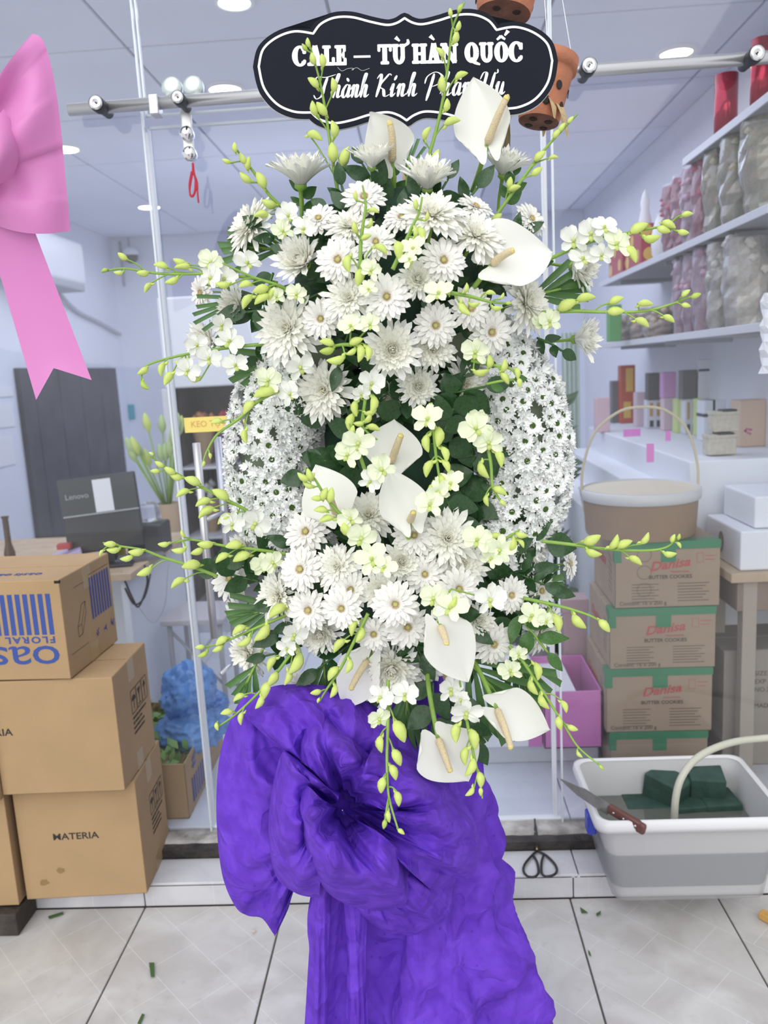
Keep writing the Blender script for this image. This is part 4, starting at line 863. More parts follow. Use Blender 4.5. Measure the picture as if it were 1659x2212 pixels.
SP = [
 ('orchid bud spray rising in front of the left half of the black sign', [(738,458), (722,370), (706,260), (692,180), (668,92)], c2((362,200,20,100), (345,222,18,130), (385,275,26,105), (428,285,28,95), (385,390,30,140), (478,400,30,95), (390,510,32,105), (425,512,34,130), (480,608,36,100), (395,645,38,-30), (478,718,42,95), (538,738,44,70)), [], 1.42, 1.38),
 ('tallest orchid bud spray, its tip crossing the top edge of the black sign', [(900,415), (930,325), (953,235), (968,140), (978,60), (1004,4)], c2((1033,58,18,100), (1080,38,20,60), (1068,122,22,70), (1055,175,28,75), (982,248,26,130), (1085,358,30,20), (995,395,34,95), (1012,495,28,80), (1042,577,36,10), (922,628,30,60), (960,738,34,60), (985,800,32,-60), (912,785,24,80)), [], 1.40, 1.36),
 ('orchid bud spray slanting up to the right beside the hanging terracotta pot', [(1055,490), (1115,405), (1175,325), (1220,275), (1248,246)], c2((1600,565,18,50), (1560,600,22,55), (1535,630,24,50), (1455,735,30,40), (1520,744,20,0), (1440,808,28,35), (1335,888,28,15), (1312,862,26,80), (1250,1030,30,40)), [], 1.42, 1.40),
 ('orchid bud spray pointing up to the left over the crown of the wreath', [(640,472), (585,425), (548,372), (520,335), (507,318)], c3((785,225,22,95), (738,300,20,160), (828,285,26,120), (858,312,28,80), (842,390,32,140), (928,405,38,120), (972,533,34,160), (930,600,34,190)), [(623,465,34,1), (609,500,34,2), (655,495,34,1)], 1.41, 1.36),
 ('orchid bud spray stretching far left across the glass door edge', [(600,612), (540,600), (455,592), (345,591), (268,580), (220,588)], c3((165,825,24,145), (65,903,14,200), (142,915,20,180), (275,917,26,180), (305,1000,26,-120), (375,880,30,170), (435,960,30,200), (495,887,34,185), (480,855,30,160)), [(455,567,36,2), (456,600,38,1), (484,604,38,1), (533,569,40,0)], 1.39, 1.34),
 ('orchid bud spray lying over the left flank beneath the longest left spray', [(660,650), (610,620), (545,598), (480,568)], c3((715,980,30,175), (840,985,30,200), (925,1010,36,200), (935,1065,40,215), (992,1035,34,240), (853,1078,38,240)), [(641,635,30,2), (598,640,26,2)], 1.33, 1.28),
 ('orchid spray with open white blooms drooping left above the yellow sticker', [(600,742), (520,748), (432,760), (372,772), (322,787), (302,805)], cl_((912,300,26,215), (930,392,26,-45), (1040,290,32,260), (1078,350,34,240), (1160,238,30,190), (1240,345,28,170)), [(450,775,36,0), (495,738,40,0), (508,790,36,0), (405,800,34,0), (425,745,32,0), (478,702,30,0)], 1.38, 1.33),
 ('orchid spray curving down over the left edge of the left daisy cushion', [(610,840), (560,865), (515,905), (470,938), (447,975), (437,1003)], c5((225,537,26,190), (178,780,14,-80), (130,838,14,-105), (432,640,32,-80), (455,435,36,235), (570,330,50,200)), [(578,822,38,2), (627,850,36,1), (648,793,40,0)], 1.33, 1.30),
 ('orchid bud spray rising leftward from the bottom of the left daisy cushion', [(560,1125), (525,1098), (465,1068), (410,1038), (360,1010), (322,984)], cl_((968,830,12,150), (1020,895,22,150), (992,940,20,180), (1085,935,28,150), (1125,975,28,160), (1230,1003,36,160), (1170,1085,32,210), (1410,1090,40,150), (1300,1145,36,205), (1320,1208,40,215), (1440,1250,38,215)), [(500,1133,34,1), (552,1130,42,0)], 1.37, 1.31),
 ('orchid bud spray pointing left just above the far left gerbera', [(620,1197), (545,1186), (480,1178), (415,1166), (380,1172)], cl_((1045,1408,24,180), (1170,1340,18,110), (1142,1445,30,180), (1258,1455,28,200), (1312,1408,34,180), (1495,1417,36,190), (1422,1500,34,215), (1545,1495,40,205)), [(567,1222,36,2), (588,1215,34,2)], 1.36, 1.31),
 ('long orchid bud spray reaching left over the oasis carton', [(470,1245), (410,1222), (352,1204), (310,1188), (262,1180), (222,1172)], cl_((650,1466,16,-115), (702,1408,26,180), (722,1444,28,180), (868,1458,32,180), (808,1496,28,190), (922,1585,34,205), (1140,1660,36,215), (1222,1545,40,190)), [], 1.38, 1.33),
 ('orchid bud spray sloping down to the left by the lower end of the door handle', [(640,1318), (592,1340), (540,1362), (480,1388), (432,1400)], c7((105,822,20,185), (125,872,24,205), (232,832,26,210), (260,780,30,215), (385,705,34,215), (420,782,34,210), (548,722,46,225), (664,568,46,215)), [], 1.35, 1.31),
 ('orchid bud spray hanging down left in front of the top of the purple bow', [(642,1392), (600,1450), (555,1500), (510,1542), (468,1572)], c7((230,1392,18,-75), (296,1292,26,190), (385,1187,28,210), (405,1335,28,-95), (530,1218,32,240), (580,1135,38,255), (625,1052,36,235), (622,945,36,245), (730,1042,34,-110), (785,940,52,240)), [(635,1370,38,0), (620,1400,30,1)], 1.33, 1.29),
 ('thin orchid bud spray hanging over the small gerbera above the purple bow', [(795,1325), (765,1385), (735,1445), (705,1490), (690,1515)], c7((955,1205,12,-110), (935,1145,24,190), (1060,1140,30,245), (1060,1015,36,235), (1168,962,32,250), (1105,815,38,230), (1252,740,34,240), (1208,690,34,255)), [], 1.27, 1.25),
 ('orchid spray hanging straight down the middle of the purple bow', [(838,1470), (838,1560), (836,1640), (840,1720), (862,1798)], cw((975,757,18,-35), (895,722,20,-100), (915,685,26,-80), (958,602,32,-80), (885,538,34,-100), (938,478,34,-70), (880,345,36,-85), (955,408,38,-65), (968,285,50,-65)), [(822,1505,36,1), (818,1552,34,2), (874,1500,38,0)], 1.24, 1.10),
 ('orchid spray hanging beside the lowest anthurium on the right of the purple skirt', [(985,1440), (1005,1540), (1022,1625), (1037,1690), (1042,1725)], c8((452,1440,42,-95), (572,1485,44,-80), (520,1605,40,-95), (545,1685,42,-120), (620,1775,34,-85), (545,1858,26,-140), (625,1860,18,-90)), [(972,1488,40,0), (1007,1538,46,0), (995,1510,30,1)], 1.25, 1.22),
 ('long orchid bud spray arching down right in front of the pink box', [(1100,1395), (1130,1430), (1170,1490), (1215,1560), (1250,1615), (1302,1657)], c8((1028,998,38,-85), (1005,1112,36,-60), (1082,1215,36,-55), (1222,1250,28,-70), (1190,1370,30,-80), (1285,1402,24,-20), (1335,1592,18,-45), (1490,1685,14,-45)), [(1103,1448,34,2), (1120,1412,26,2)], 1.34, 1.28),
 ('orchid bud spray pointing right and down over the cookie cartons, from the star-like gerbera', [(1130,1292), (1190,1305), (1240,1318), (1285,1335), (1312,1358)], c8((1168,652,42,-80), (1332,640,40,-45), (1512,672,34,-50)), [(1148,1330,38,3), (1180,1340,26,2)], 1.35, 1.30),
 ('horizontal orchid bud spray pointing right at the height of the round brown box', [(1170,1169), (1240,1177), (1320,1187), (1400,1189), (1442,1181), (1467,1157)], cr11((420,48,40,25), (432,140,36,-15), (572,65,36,65), (652,82,34,25), (790,40,30,60), (725,200,32,-35), (968,148,28,0), (990,42,20,70), (1030,90,16,-60), (1030,30,14,80)), [], 1.38, 1.34),
 ('orchid bud spray reaching right below the lower wall shelf', [(1170,675), (1240,672), (1310,674), (1390,672), (1450,657), (1508,634)], cr6((250,192,44,25), (380,145,40,5), (592,158,32,20), (588,238,36,0), (797,185,32,-5), (772,318,34,-35), (960,290,28,-35), (1080,195,20,-15), (1080,108,22,40), (1150,125,22,20)), [(1186,694,34,2), (1168,700,28,2)], 1.37, 1.32),
 ('orchid spray with a cluster of white blooms reaching up right toward the wrapped pink roses', [(1165,570), (1235,538), (1300,515), (1370,500), (1435,487), (1465,468)], cr1((752,1602,40,25), (690,1790,44,-60), (842,1667,36,5), (960,1580,32,-30), (925,1615,30,-20), (1062,1632,24,-10), (1090,1507,24,5)), [(1238,520,42,0), (1275,505,42,0), (1305,492,36,0), (1330,528,44,2), (1258,560,40,0), (1300,550,32,0)], 1.37, 1.33),
 ('thin dark orchid sprig standing upright in front of the upper left of the top mound', [(779,590), (779,530), (785,480), (790,440), (783,400)], c3((1452,490,22,95), (1552,577,24,-20), (1530,640,20,80), (1447,665,26,100), (1592,790,34,-40), (1510,720,24,20), (1412,868,40,-85), (1470,945,40,-100)), [(803,583,32,2), (795,625,26,2)], 1.245, 1.235),
 ('thin dark orchid sprig over the chrysanthemum under the crown', [(848,582), (870,535), (890,490), (905,460), (912,425)], c4((228,485,22,90), (280,545,20,80), (220,622,26,100), (252,640,36,-80), (140,720,44,-85), (190,775,32,-90)), [(893,538,38,3), (885,560,28,3)], 1.24, 1.235),
 ('orchid bud sprig lying level under the large sideways anthurium', [(970,632), (1015,640), (1060,652), (1102,656)], c4((385,907,26,100), (475,902,22,80), (470,1007,36,-50), (600,930,22,-10), (655,942,16,60), (520,982,24,10), (632,1000,24,0), (690,980,14,0)), [(948,634,40,3)], 1.24, 1.24),
 ('clump of yellowish orchid buds left of the round button chrysanthemum', [(760,745), (735,745), (705,752)], c3((1290,1302,32,170), (1290,1345,32,190), (1338,1393,40,190), (1425,1352,26,210), (1455,1295,32,20), (1470,1362,40,-95), (1515,1362,34,-90)), [(757,705,34,2), (800,700,32,2)], 1.24, 1.23),
 ('orchid sprig with lime buds hanging above the middle anthurium', [(790,830), (788,870), (782,915), (795,935), (815,950)], c5((1225,440,36,-85), (1342,412,40,-100), (1330,462,28,20), (1190,540,40,-100), (1242,545,24,180), (1310,505,26,60), (1352,580,30,-20)), [(803,828,38,1), (780,850,26,0)], 1.28, 1.27),
 ('orchid sprig with one open lime bloom over the small left gerbera', [(790,1020), (778,985), (765,945), (755,915)], [(772,955,34,60), (762,930,24,80)], [(774,956,44,3), (750,982,38,2), (822,1015,44,2), (800,1040,34,1)], 1.25, 1.24),
 ('orchid bud sprig crossing in front of the leftmost central anthurium', [(760,1135), (725,1100), (700,1068), (680,1035), (657,1010)], c5((845,928,30,145), (893,910,28,110), (912,930,22,60), (940,1085,24,180), (880,985,26,150), (1000,1050,30,70), (1045,1058,34,80), (970,1170,30,180), (1012,1238,34,200), (1168,1305,44,-50)), [(779,1162,44,2), (803,1208,46,3), (757,1120,36,2), (830,1225,34,3)], 1.25, 1.22),
 ('drooping orchid bud spray in front of the dark leaves right of the middle anthurium', [(930,870), (937,930), (942,985), (950,1040), (952,1085)], c6((245,690,40,-85), (320,645,44,-95), (365,770,36,-75), (375,855,32,-65), (255,872,40,-110), (345,962,28,-85), (275,1018,26,-110), (345,1095,16,-90)), [(925,905,44,3), (974,1045,40,3), (946,1062,36,3), (930,1090,42,2)], 1.25, 1.24),
 ('orchid spray with open lime blooms hanging over the right daisy cushion', [(1050,950), (1060,1000), (1064,1050), (1080,1080), (1092,1090)], c6((755,800,40,-75), (650,882,40,-60), (765,1032,32,-30), (672,1100,26,-80), (785,1118,18,-45)), [(1028,925,46,2), (1056,955,42,2), (1035,905,30,2)], 1.30, 1.27),
 ('short orchid bud sprig over the chrysanthemum at the lower right of the top mound', [(1018,778), (1060,788), (1105,798), (1122,828)], c6((685,100,30,95), (790,130,28,80), (800,225,30,-60), (886,190,26,-85), (902,258,22,-85), (632,172,34,10)), [(1028,760,40,2)], 1.30, 1.28),
 ('orchid blooms and buds under the lower end of the right daisy cushion', [(1075,1175), (1098,1160), (1122,1145)], c6((730,1357,30,10), (850,1405,34,80), (920,1345,26,-10), (915,1408,22,-60)), [(1031,1166,42,2), (1078,1187,44,3), (1062,1205,32,3)], 1.28, 1.27),
 ('orchid bloom and bud pair beside the central lower gerbera', [(935,1330), (955,1300), (975,1272)], [(950,1332,32,-120), (978,1300,30,60)], [(935,1292,42,2), (972,1312,48,3), (1057,1295,46,1), (955,1330,34,1)], 1.22, 1.21),
]
for label, pts, buds, blooms, y0, y1 in SP: spray(label, pts, buds, blooms, 27, y0, y1)

# ================================================================== foliage
def leaf_mesh(seed, wid=.42):
    rnd = random.Random(seed); mb = MB()
    def P(i, j):
        s = i/4*2-1; v = j/7; wd = math.sin(v**.8*PI)**.9*wid*.5 if 0 < v < 1 else .004
        return Vector((s*wd, v, .10*abs(s)*wd*2-.16*v*v+.02*math.sin(9*v+s*2+seed)))
    return mb.grid(P, 4, 7).mesh('leaf', None, True)
KL = []
for s in range(4):
    for mm in (M_leaf, M_leaf2):
        me = leaf_mesh(s, .38+.05*s); me.materials.clear(); me.materials.append(mm); KL.append(me)
def sprig(label, px, py, Y, ang, L, n=5, mi=0, group='leafy sprigs tucked between the flowers', wide=1.0, spread=.9):
    P0 = at(px, py, Y); t = thing('leaf_sprig', label, 'foliage', P0, 0, group)
    d = CR*math.cos(ang)+CU*math.sin(ang); up = -CF; m_ = mpp(P0); Lw = L*m_
    axis = [Vector((0, 0, 0)), d*Lw*.5+up*.01, d*Lw+up*.004]
    C_ = catmull(axis, 5)
    MB().tube(C_, [.0022]*len(C_), 5).build('stem', M_stem if mi else M_leaf2, t, True)
    for k in range(n):
        f = (k+.4)/n; b = C_[int(f*(len(C_)-1))]; sd_ = 1 if k % 2 else -1
        if k == n-1: sd_ = 0; b = C_[-1]
        a = ang+sd_*spread*random.uniform(.75, 1.2)
        ld = (CR*math.cos(a)+CU*math.sin(a)+up*random.uniform(-.15, .5)).normalized()
        side = ld.cross(up).normalized(); nn = side.cross(ld); side = side*math.cos(sd_*.5)+nn*math.sin(sd_*.5); nn = side.cross(ld)
        S = Lw*random.uniform(.5, .7)
        M = Matrix((side*S*wide, ld*S, nn*S)).transposed().to_4x4(); M.translation = b
        o = link('leaf', KL[(k*2+mi+random.choice((0, 2))) % 8], t); o.matrix_local = M
    return t
rl_ = random.Random(11); random.seed(5)
ANCH = [(g[0], g[1], g[-1]) for g in GER+MUM if len(g[-1].split()) <= 14]
def behind(px, py):
    a = min(ANCH, key=lambda g: (g[0]-px)**2+(g[1]-py)**2); ANCH.remove(a); return 'leaves behind '+a[2]
for (cx, cy, ax, ay), nb in zip(CL, (38, 32)):
    for q in range(nb):
        a = 2*PI*q/nb+rl_.uniform(-.2, .2); e = .2+.58*rl_.random(); e *= .72 if math.sin(a) > .45 and cy < 900 else 1
        px, py = cx+ax*.86*e*math.cos(a), cy-ay*.86*e*math.sin(a)
        sprig(behind(px, py), px, py, dome(px, py)[0]+.075, math.atan2(ay*math.sin(a), ax*math.cos(a))+rl_.uniform(-.5, .5), rl_.uniform(75, 105), 5, 0, wide=1.3)
for lab, px, py, Y, ang, L, n, mi, wd in (
 ('dark glossy broad leaf sprig between the middle anthurium and the right cushion', 960, 930, 1.36, 1.2, 120, 5, 0, 1.6), ('dark leaf sprig above the middle anthurium', 880, 905, 1.38, 2.2, 110, 5, 0, 1.6), ('dark leaf sprig right of the lower central anthurium', 960, 1070, 1.36, -1.2, 110, 5, 0, 1.5),
 ('dark leaf sprig left of the middle anthurium', 775, 960, 1.38, 1.9, 120, 5, 0, 1.5), ('dark leaf sprig under the button chrysanthemum at the centre', 930, 860, 1.36, .2, 120, 4, 0, 1.6), ('dark leaf sprig over the gap above the leftmost central anthurium', 745, 900, 1.40, 2.6, 100, 4, 0, 1.5),
 ('bright green leaf pair above the right daisy cushion', 1050, 830, 1.29, .15, 60, 2, 1, 1.5), ('dark hanging leaf sprig behind the stem of the lowest anthurium', 935, 1475, 1.34, -1.6, 130, 5, 0, 1.4), ('dark leaf sprig hanging in the gap right of the lower bud sprays', 975, 1500, 1.35, -1.1, 110, 5, 0, 1.4),
 ('dark leaf behind the far left gerbera of the lower mound', 560, 1255, 1.40, 2.9, 90, 4, 0, 1.6), ('green leaf sprig at the crown behind the left anthurium', 850, 445, 1.45, 1.5, 62, 5, 1, 1.3), ('dark green leaf sprig below the upright chrysanthemum at the top right', 1095, 440, 1.45, 1.3, 60, 5, 1, 1.3),
 ('grey green leaf sprig beside the chrysanthemum turned down at the lower right', 1120, 1330, 1.36, -.9, 100, 5, 1, 1.2), ('dark green leaf on the left under the upper left chrysanthemum', 590, 590, 1.38, -1.8, 80, 3, 0, 1.7), ('leaf sprig under the top left side-on chrysanthemum', 655, 455, 1.46, 1.6, 60, 5, 1, 1.2),
 ('dark leaf sprig at the far left below the white orchid blooms', 600, 790, 1.42, 2.8, 70, 5, 0, 1.4), ('dark leaf sprig at the right under the horizontal bud spray', 1110, 1235, 1.40, -.4, 70, 5, 0, 1.3), ('dark leaf sprig behind the upper right mound flowers', 1160, 730, 1.44, -.5, 60, 4, 0, 1.3)):
    sprig(lab, px, py, Y, ang, L, n, mi, 'named leaf sprigs', wd)
for k, (px, py, ang, lab) in enumerate(((720, 905, 2.6, 'just right of the top of the left cushion'), (770, 900, 1.8, 'left of the hanging sprig with lime buds'), (815, 940, 2.3, 'tight against the left side of the middle anthurium'), (915, 900, .9, 'over the right shoulder of the middle anthurium'), (930, 960, .2, 'tight against the right side of the middle anthurium'), (985, 900, .6, 'left of the top of the right cushion'),
        (1000, 960, -.3, 'left of the middle of the right cushion'), (940, 1030, -.6, 'right of the lower central anthurium'), (800, 1020, 2.9, 'between the left and middle central anthuriums'), (760, 1000, 3.4, 'above the leftmost central anthurium'), (905, 1090, -1.2, 'below right of the upright lower anthurium'), (985, 1045, -.9, 'under the creamy chrysanthemum by the right cushion'), (870, 880, 1.5, 'behind the top of the middle anthurium'), (640, 1180, 3.3, 'below the left cushion'), (1075, 1150, -.2, 'below the right cushion'))):
    sprig('broad dark leaves '+lab, px, py, 1.405+.004*(k % 4), ang, 105, 5, 0, 'broad dark leaves in the middle of the wreath', 1.9)
def palm(label, px, py, Y, ang, L, n, spread, wpx=15, bend=0, cut=True):
    P0 = at(px, py, Y); t = thing('palm_frond', label, 'foliage', P0, 0, 'clipped palm fronds'); m_ = mpp(P0); up = -CF
    d0 = CR*math.cos(ang)+CU*math.sin(ang)
    MB().tube(catmull([d0*-.05-up*.02, Vector((0, 0, 0)), d0*L*m_*.55], 4), .0028, 6).build('rib', M_stem, t, True)
    for k in range(n):
        f = (k/(n-1)*2-1) if n > 1 else 0; a = ang+f*spread; bs = d0*L*m_*.5*(1-abs(f))
        ld = (CR*math.cos(a)+CU*math.sin(a)+up*random.uniform(-.05, .12)).normalized(); side = ld.cross(up).normalized(); nn = side.cross(ld)
        LL = (L*m_-bs.length*.8)*random.uniform(.9, 1.05); W = wpx*m_*.5
        mb = MB()
        def P(i, j):
            s = i/2*2-1; v = j/6; wd = W*(.35+.65*min(1, v*2.2))
            if not cut: wd *= math.sqrt(max(.001, 1-v**3))
            return bs+ld*(v*LL+(s*W*.35 if j == 6 and cut else 0))+side*s*wd+nn*(abs(s)*W*.5-.10*LL*v*v*(1+bend))
        mb.grid(P, 2, 6).build('leaflet', M_palm, t, True)
    return t
for a in (('palm frond with square-cut tips at the upper left, beside the corner chrysanthemum', 600, 540, 1.44, 3.05, 115, 7, .55), ('feathery palm frond at the left under the long left spray', 560, 640, 1.43, 3.4, 140, 7, .5, 9), ('palm frond fanning left below the white orchid blooms', 620, 770, 1.42, 3.5, 120, 6, .45), ('palm frond behind the right end of the top mound', 1150, 640, 1.46, .25, 115, 7, .5),
 ('palm frond with square-cut tips hanging in a fan at the lower right', 1010, 1425, 1.37, -.85, 185, 10, .7, 17), ('palm frond with cut tips hanging straight down by the small white gerbera', 700, 1430, 1.42, -1.5, 95, 6, .5), ('palm frond sticking down under the lower left corner chrysanthemum', 550, 1440, 1.42, -2.0, 80, 5, .5, 14), ('palm frond fanning right beneath the lower right chrysanthemum', 1105, 1405, 1.39, -1.15, 130, 8, .55, 14),
 ('palm frond hanging behind the lowest orchid spray at the skirt', 985, 1500, 1.36, -1.2, 130, 8, .45, 15), ('palm frond drooping in the middle above the purple bow', 880, 1480, 1.39, -1.6, 130, 8, .4, 13), ('palm frond drooping right beside the hanging anthurium over the bow', 760, 1500, 1.38, -1.2, 85, 5, .6, 13), ('palm frond left of the lower mound behind the blush gerbera', 600, 1310, 1.42, 3.4, 105, 7, .5, 14), ('thin fern-like palm frond behind the crown between the two anthuriums', 880, 385, 1.46, 1.45, 85, 7, .7, 7), ('palm frond at the right edge of the lower mound', 1120, 1260, 1.43, -.1, 95, 6, .5, 14), ('palm frond behind the large sideways anthurium', 1060, 600, 1.42, -2.2, 110, 6, .4, 12)):
    palm(*a)
mc = at(862, 985, 1.47)
tag(MB().rbox((-.135, -.02, -.16), (.135, .04, .16), .03, Matrix.Translation(mc)).build('floral_foam', M_foam, None, True), 'dark green foam slab joining the upper and lower mounds behind the middle leaves', 'foam')
# foam blocks and the stand that carries everything
for nm, (cx, cy, ax, ay) in zip(('upper', 'lower'), CL):
    c = at(cx, cy, 1.45); m_ = mpp(c)
    tag(MB().lathe([(1.0, .6), (1.0, .2), (.9, -.25), (.66, -.62), (.35, -.82), (.001, -.9)], 24, Matrix.Translation(c) @ Matrix.Rotation(0, 4, 'X') @ Matrix(((ax*m_*.55, 0, 0, 0), (0, 0, .115, 0), (0, ay*m_*.6, 0, 0), (0, 0, 0, 1)))).build('floral_foam', M_foam, None, True), 'dark green floral foam mound buried under the %s flowers' % nm, 'foam')
sd_ = thing('easel_stand', 'bamboo easel stand inside the purple skirt carrying the wreath', 'stand', (-.02, 1.5, 0))
for x0, y0, x1, y1, z1 in ((-.08, -.04, -.03, .02, 1.75), (.08, -.04, .0, .02, 1.75), (0, .2, -.01, .06, 1.5)):
    MB().tube([(x0, y0, 0), (x1, y1, z1)], .012, 10).build('leg', M_bamboo, sd_, True)
for z in (.45, .95): MB().tube([(-.07, -.02, z), (.07, -.02, z)], .009, 8).build('crossbar', M_bamboo, sd_, True)
p0, p1 = at(872, 420, 1.5), at(874, 160, 1.515)
MB().tube([Vector((p0.x+.02, 0, p0.z-.1))-Vector((0, -.0, 0))+Vector((0, .02, 0)), Vector((p1.x+.02, .03, p1.z))], .006, 8).build('stake', M_bamboo, sd_, True)
# ================================================================== black sign board
SG = at(876, 143, 1.50); sx_ = (CR*math.cos(.02)+CU*math.sin(.02)); sn = -CF; sy_ = sn.cross(sx_); SU = mpp(SG)/2.183
MS = Matrix((sx_, sy_, sn)).transposed().to_4x4(); MS.translation = SG
def S2(x, y): return Vector(((x-820)*SU, (312-y)*SU, 0))
half_t = [[(128, 300), (150, 220), (215, 165), (300, 138), (388, 150)], [(388, 150), (425, 105), (490, 77), (570, 76), (660, 100), (735, 116), (782, 108), (820, 86)]]
half_b = [[(128, 300), (150, 400), (210, 478), (290, 516), (372, 522)], [(372, 522), (412, 556), (480, 574), (560, 562), (650, 537), (730, 528), (782, 543), (820, 568)]]
def seg(l): return [v for s in l for v in catmull([(x, y, 0) for x, y in s], 7)[:-1]]
T_ = seg(half_t)+[Vector((820, 86, 0))]; B_ = seg(half_b)+[Vector((820, 568, 0))]
mir = lambda l: [Vector((1640-v.x, v.y, 0)) for v in l]
loop = T_+mir(T_)[::-1][1:]+mir(B_)[1:]+B_[::-1][1:-1]
def offs(l, d):
    out = []; n = len(l)
    for i in range(n):
        t = (l[(i+1) % n]-l[i-1]).normalized(); out.append(l[i]+Vector((t.y, -t.x, 0))*d)
    return out
sg = thing('sign_board', 'black scalloped sign board with white Vietnamese lettering above the wreath', 'sign', (0, 0, 0)); sg.matrix_world = MS
outer = [S2(v.x, v.y) for v in offs(loop, 27)]
M_sign = mat('black_sign_face', (.011, .013, .021), .75, spec=.15); M_white = mat('white_vinyl', (.86, .87, .90), .5)
MB().prism([(v.x, v.y) for v in outer][::-1], .006, Matrix.Translation((0, 0, -.0062))).build('board', [M_sign], sg)
mb = MB(); n = len(outer); vs_ = [v+Vector((0, 0, z)) for z in (-.0012, -.0064) for v in [S2(v.x, v.y) for v in offs(loop, 28.4)]]
mb.add(vs_, [(i, (i+1) % n, n+(i+1) % n, n+i) for i in range(n)]); mb.build('cut_edge', mat('white_foam_edge', (.8, .8, .82), .6), sg)
a, b = offs(loop, 5.5), offs(loop, -5.5); mb = MB()
mb.add([S2(v.x, v.y)+Vector((0, 0, .0004)) for v in a+b], [(i, (i+1) % n, n+(i+1) % n, n+i) for i in range(n)]); mb.build('border_line', M_white, sg)
L1 = MB(); zt = [.0005]
def poly(mb, l): zt[0] += .0000015; mb.add([S2(x, y)+Vector((0, 0, zt[0])) for x, y in l], [tuple(range(len(l)))])
def ribbon(mb, pts, ws, n=6):
    c = catmull([(x, y, 0) for x, y in pts], n); k = len(c); zt[0] += .0000015; vs = []
    for i, p in enumerate(c):
        t = (c[min(i+1, k-1)]-c[max(i-1, 0)]).normalized(); nn = Vector((-t.y, t.x, 0)); f = i/(k-1)*(len(ws)-1); j = min(int(f), len(ws)-2); w_ = ws[j]+(ws[j+1]-ws[j])*(f-j) if len(ws) > 1 else ws[0]
        for s in (-1, 1): q = p+nn*s*w_/2; vs.append(S2(q.x, q.y)+Vector((0, 0, zt[0])))
    mb.add(vs, [(2*i, 2*i+1, 2*i+3, 2*i+2) for i in range(k-1)])
def rr_(mb, x0, y0, x1, y1, r=5):
    r = min(r, abs(x1-x0)/2.01, abs(y1-y0)/2.01); l = []
    for cx, cy, a0 in ((x1-r, y1-r, 0), (x0+r, y1-r, 90), (x0+r, y0+r, 180), (x1-r, y0+r, 270)):
        l += [(cx+r*math.cos(math.radians(a0+30*k)), cy+r*math.sin(math.radians(a0+30*k))) for k in range(4)]
    poly(mb, l)
y0, y1 = 303, 207
def stem(x, w=23, a=None, b=None, top=True, bot=True, sw=41):
    rr_(L1, x-w/2, a or y1, x+w/2, b or y0, 3)
    if top: rr_(L1, x-sw/2, (a or y1), x+sw/2, (a or y1)+16, 6)
    if bot: rr_(L1, x-sw/2, (b or y0)-16, x+sw/2, (b or y0), 6)
def arc(cx, cy, rx, ry, a0, a1, wt=13, wsd=27):
    k = 17; pts = []; ws = []
    for i in range(k):
        a = math.radians(a0+(a1-a0)*i/(k-1)); pts.append((cx+rx*math.cos(a), cy-ry*math.sin(a))); ws.append(wt+(wsd-wt)*abs(math.cos(a))**1.5)
    ribbon(L1, pts, ws, 3)
def let_C(x0, x1): cx, rx = (x0+x1)/2, (x1-x0)/2-9; arc(cx, 255, rx, 43, 42, 318); rr_(L1, x1-22, 212, x1-4, 246, 6); rr_(L1, x1-20, 272, x1-5, 290, 6)
def let_A(x0, x1): c = (x0+x1)/2; ribbon(L1, [(x0+13, y0-4), (c-3, y1)], [15, 17]); ribbon(L1, [(c, y1), (x1-16, y0-4)], [22, 26]); rr_(L1, x0+12, 262, x1-16, 275, 2); rr_(L1, x0-3, y0-16, x0+30, y0, 6); rr_(L1, x1-40, y0-16, x1+2, y0, 6)
def let_L(x0, x1): stem(x0+17); rr_(L1, x0+8, y0-17, x1, y0, 4); rr_(L1, x1-15, y0-40, x1, y0, 6)
def let_E(x0, x1): stem(x0+17); rr_(L1, x0+8, y0-17, x1, y0, 4); rr_(L1, x0+8, y1, x1-3, y1+16, 4); rr_(L1, x0+14, 247, x1-12, 261, 2); rr_(L1, x1-15, y0-36, x1, y0, 6); rr_(L1, x1-17, y1, x1-3, y1+33, 6); rr_(L1, x1-20, 238, x1-9, 270, 4)
def let_T(x0, x1): stem((x0+x1)/2, top=False); rr_(L1, x0, y1, x1, y1+16, 4); rr_(L1, x0, y1, x0+14, y1+36, 6); rr_(L1, x1-14, y1, x1, y1+36, 6)
def let_U(x0, x1): stem(x0+16, b=270, bot=False, sw=36); stem(x1-15, w=20, b=270, bot=False, sw=32); arc((x0+x1)/2+.5, 266, (x1-x0)/2-16, 29, 180, 360, 18, 22)
def let_H(x0, x1): stem(x0+16, sw=37); stem(x1-16, sw=37); rr_(L1, x0+16, 248, x1-16, 263, 2)
def let_N(x0, x1): stem(x0+14, w=17, sw=34); stem(x1-13, w=17, sw=34, bot=False); ribbon(L1, [(x0+12, y1+5), (x1-12, y0-4)], [25, 25])
def let_O(x0, x1): arc((x0+x1)/2, 255, (x1-x0)/2-12, 42, 0, 360, 14, 27)
let_C(290, 357); let_A(360, 430); let_L(432, 488); let_E(490, 543); rr_(L1, 576, 258, 656, 269, 2)
let_T(689, 757); let_U(757, 823); let_H(853, 921); let_A(922, 987); let_N(988, 1066); let_O(1100, 1166); ribbon(L1, [(1128, 280), (1145, 300), (1172, 312)], [14, 18, 8]); let_U(1170, 1236); let_O(1240, 1306); let_C(1310, 1378)
ribbon(L1, [(820, 214), (834, 203), (832, 186)], [12, 16, 9]); ribbon(L1, [(775, 176), (795, 194)], [20, 8]); ribbon(L1, [(938, 172), (958, 192)], [20, 8])
ribbon(L1, [(1253, 197), (1273, 180)], [10, 15]); ribbon(L1, [(1271, 180), (1292, 196)], [15, 10]); ribbon(L1, [(1290, 178), (1307, 155)], [8, 20])
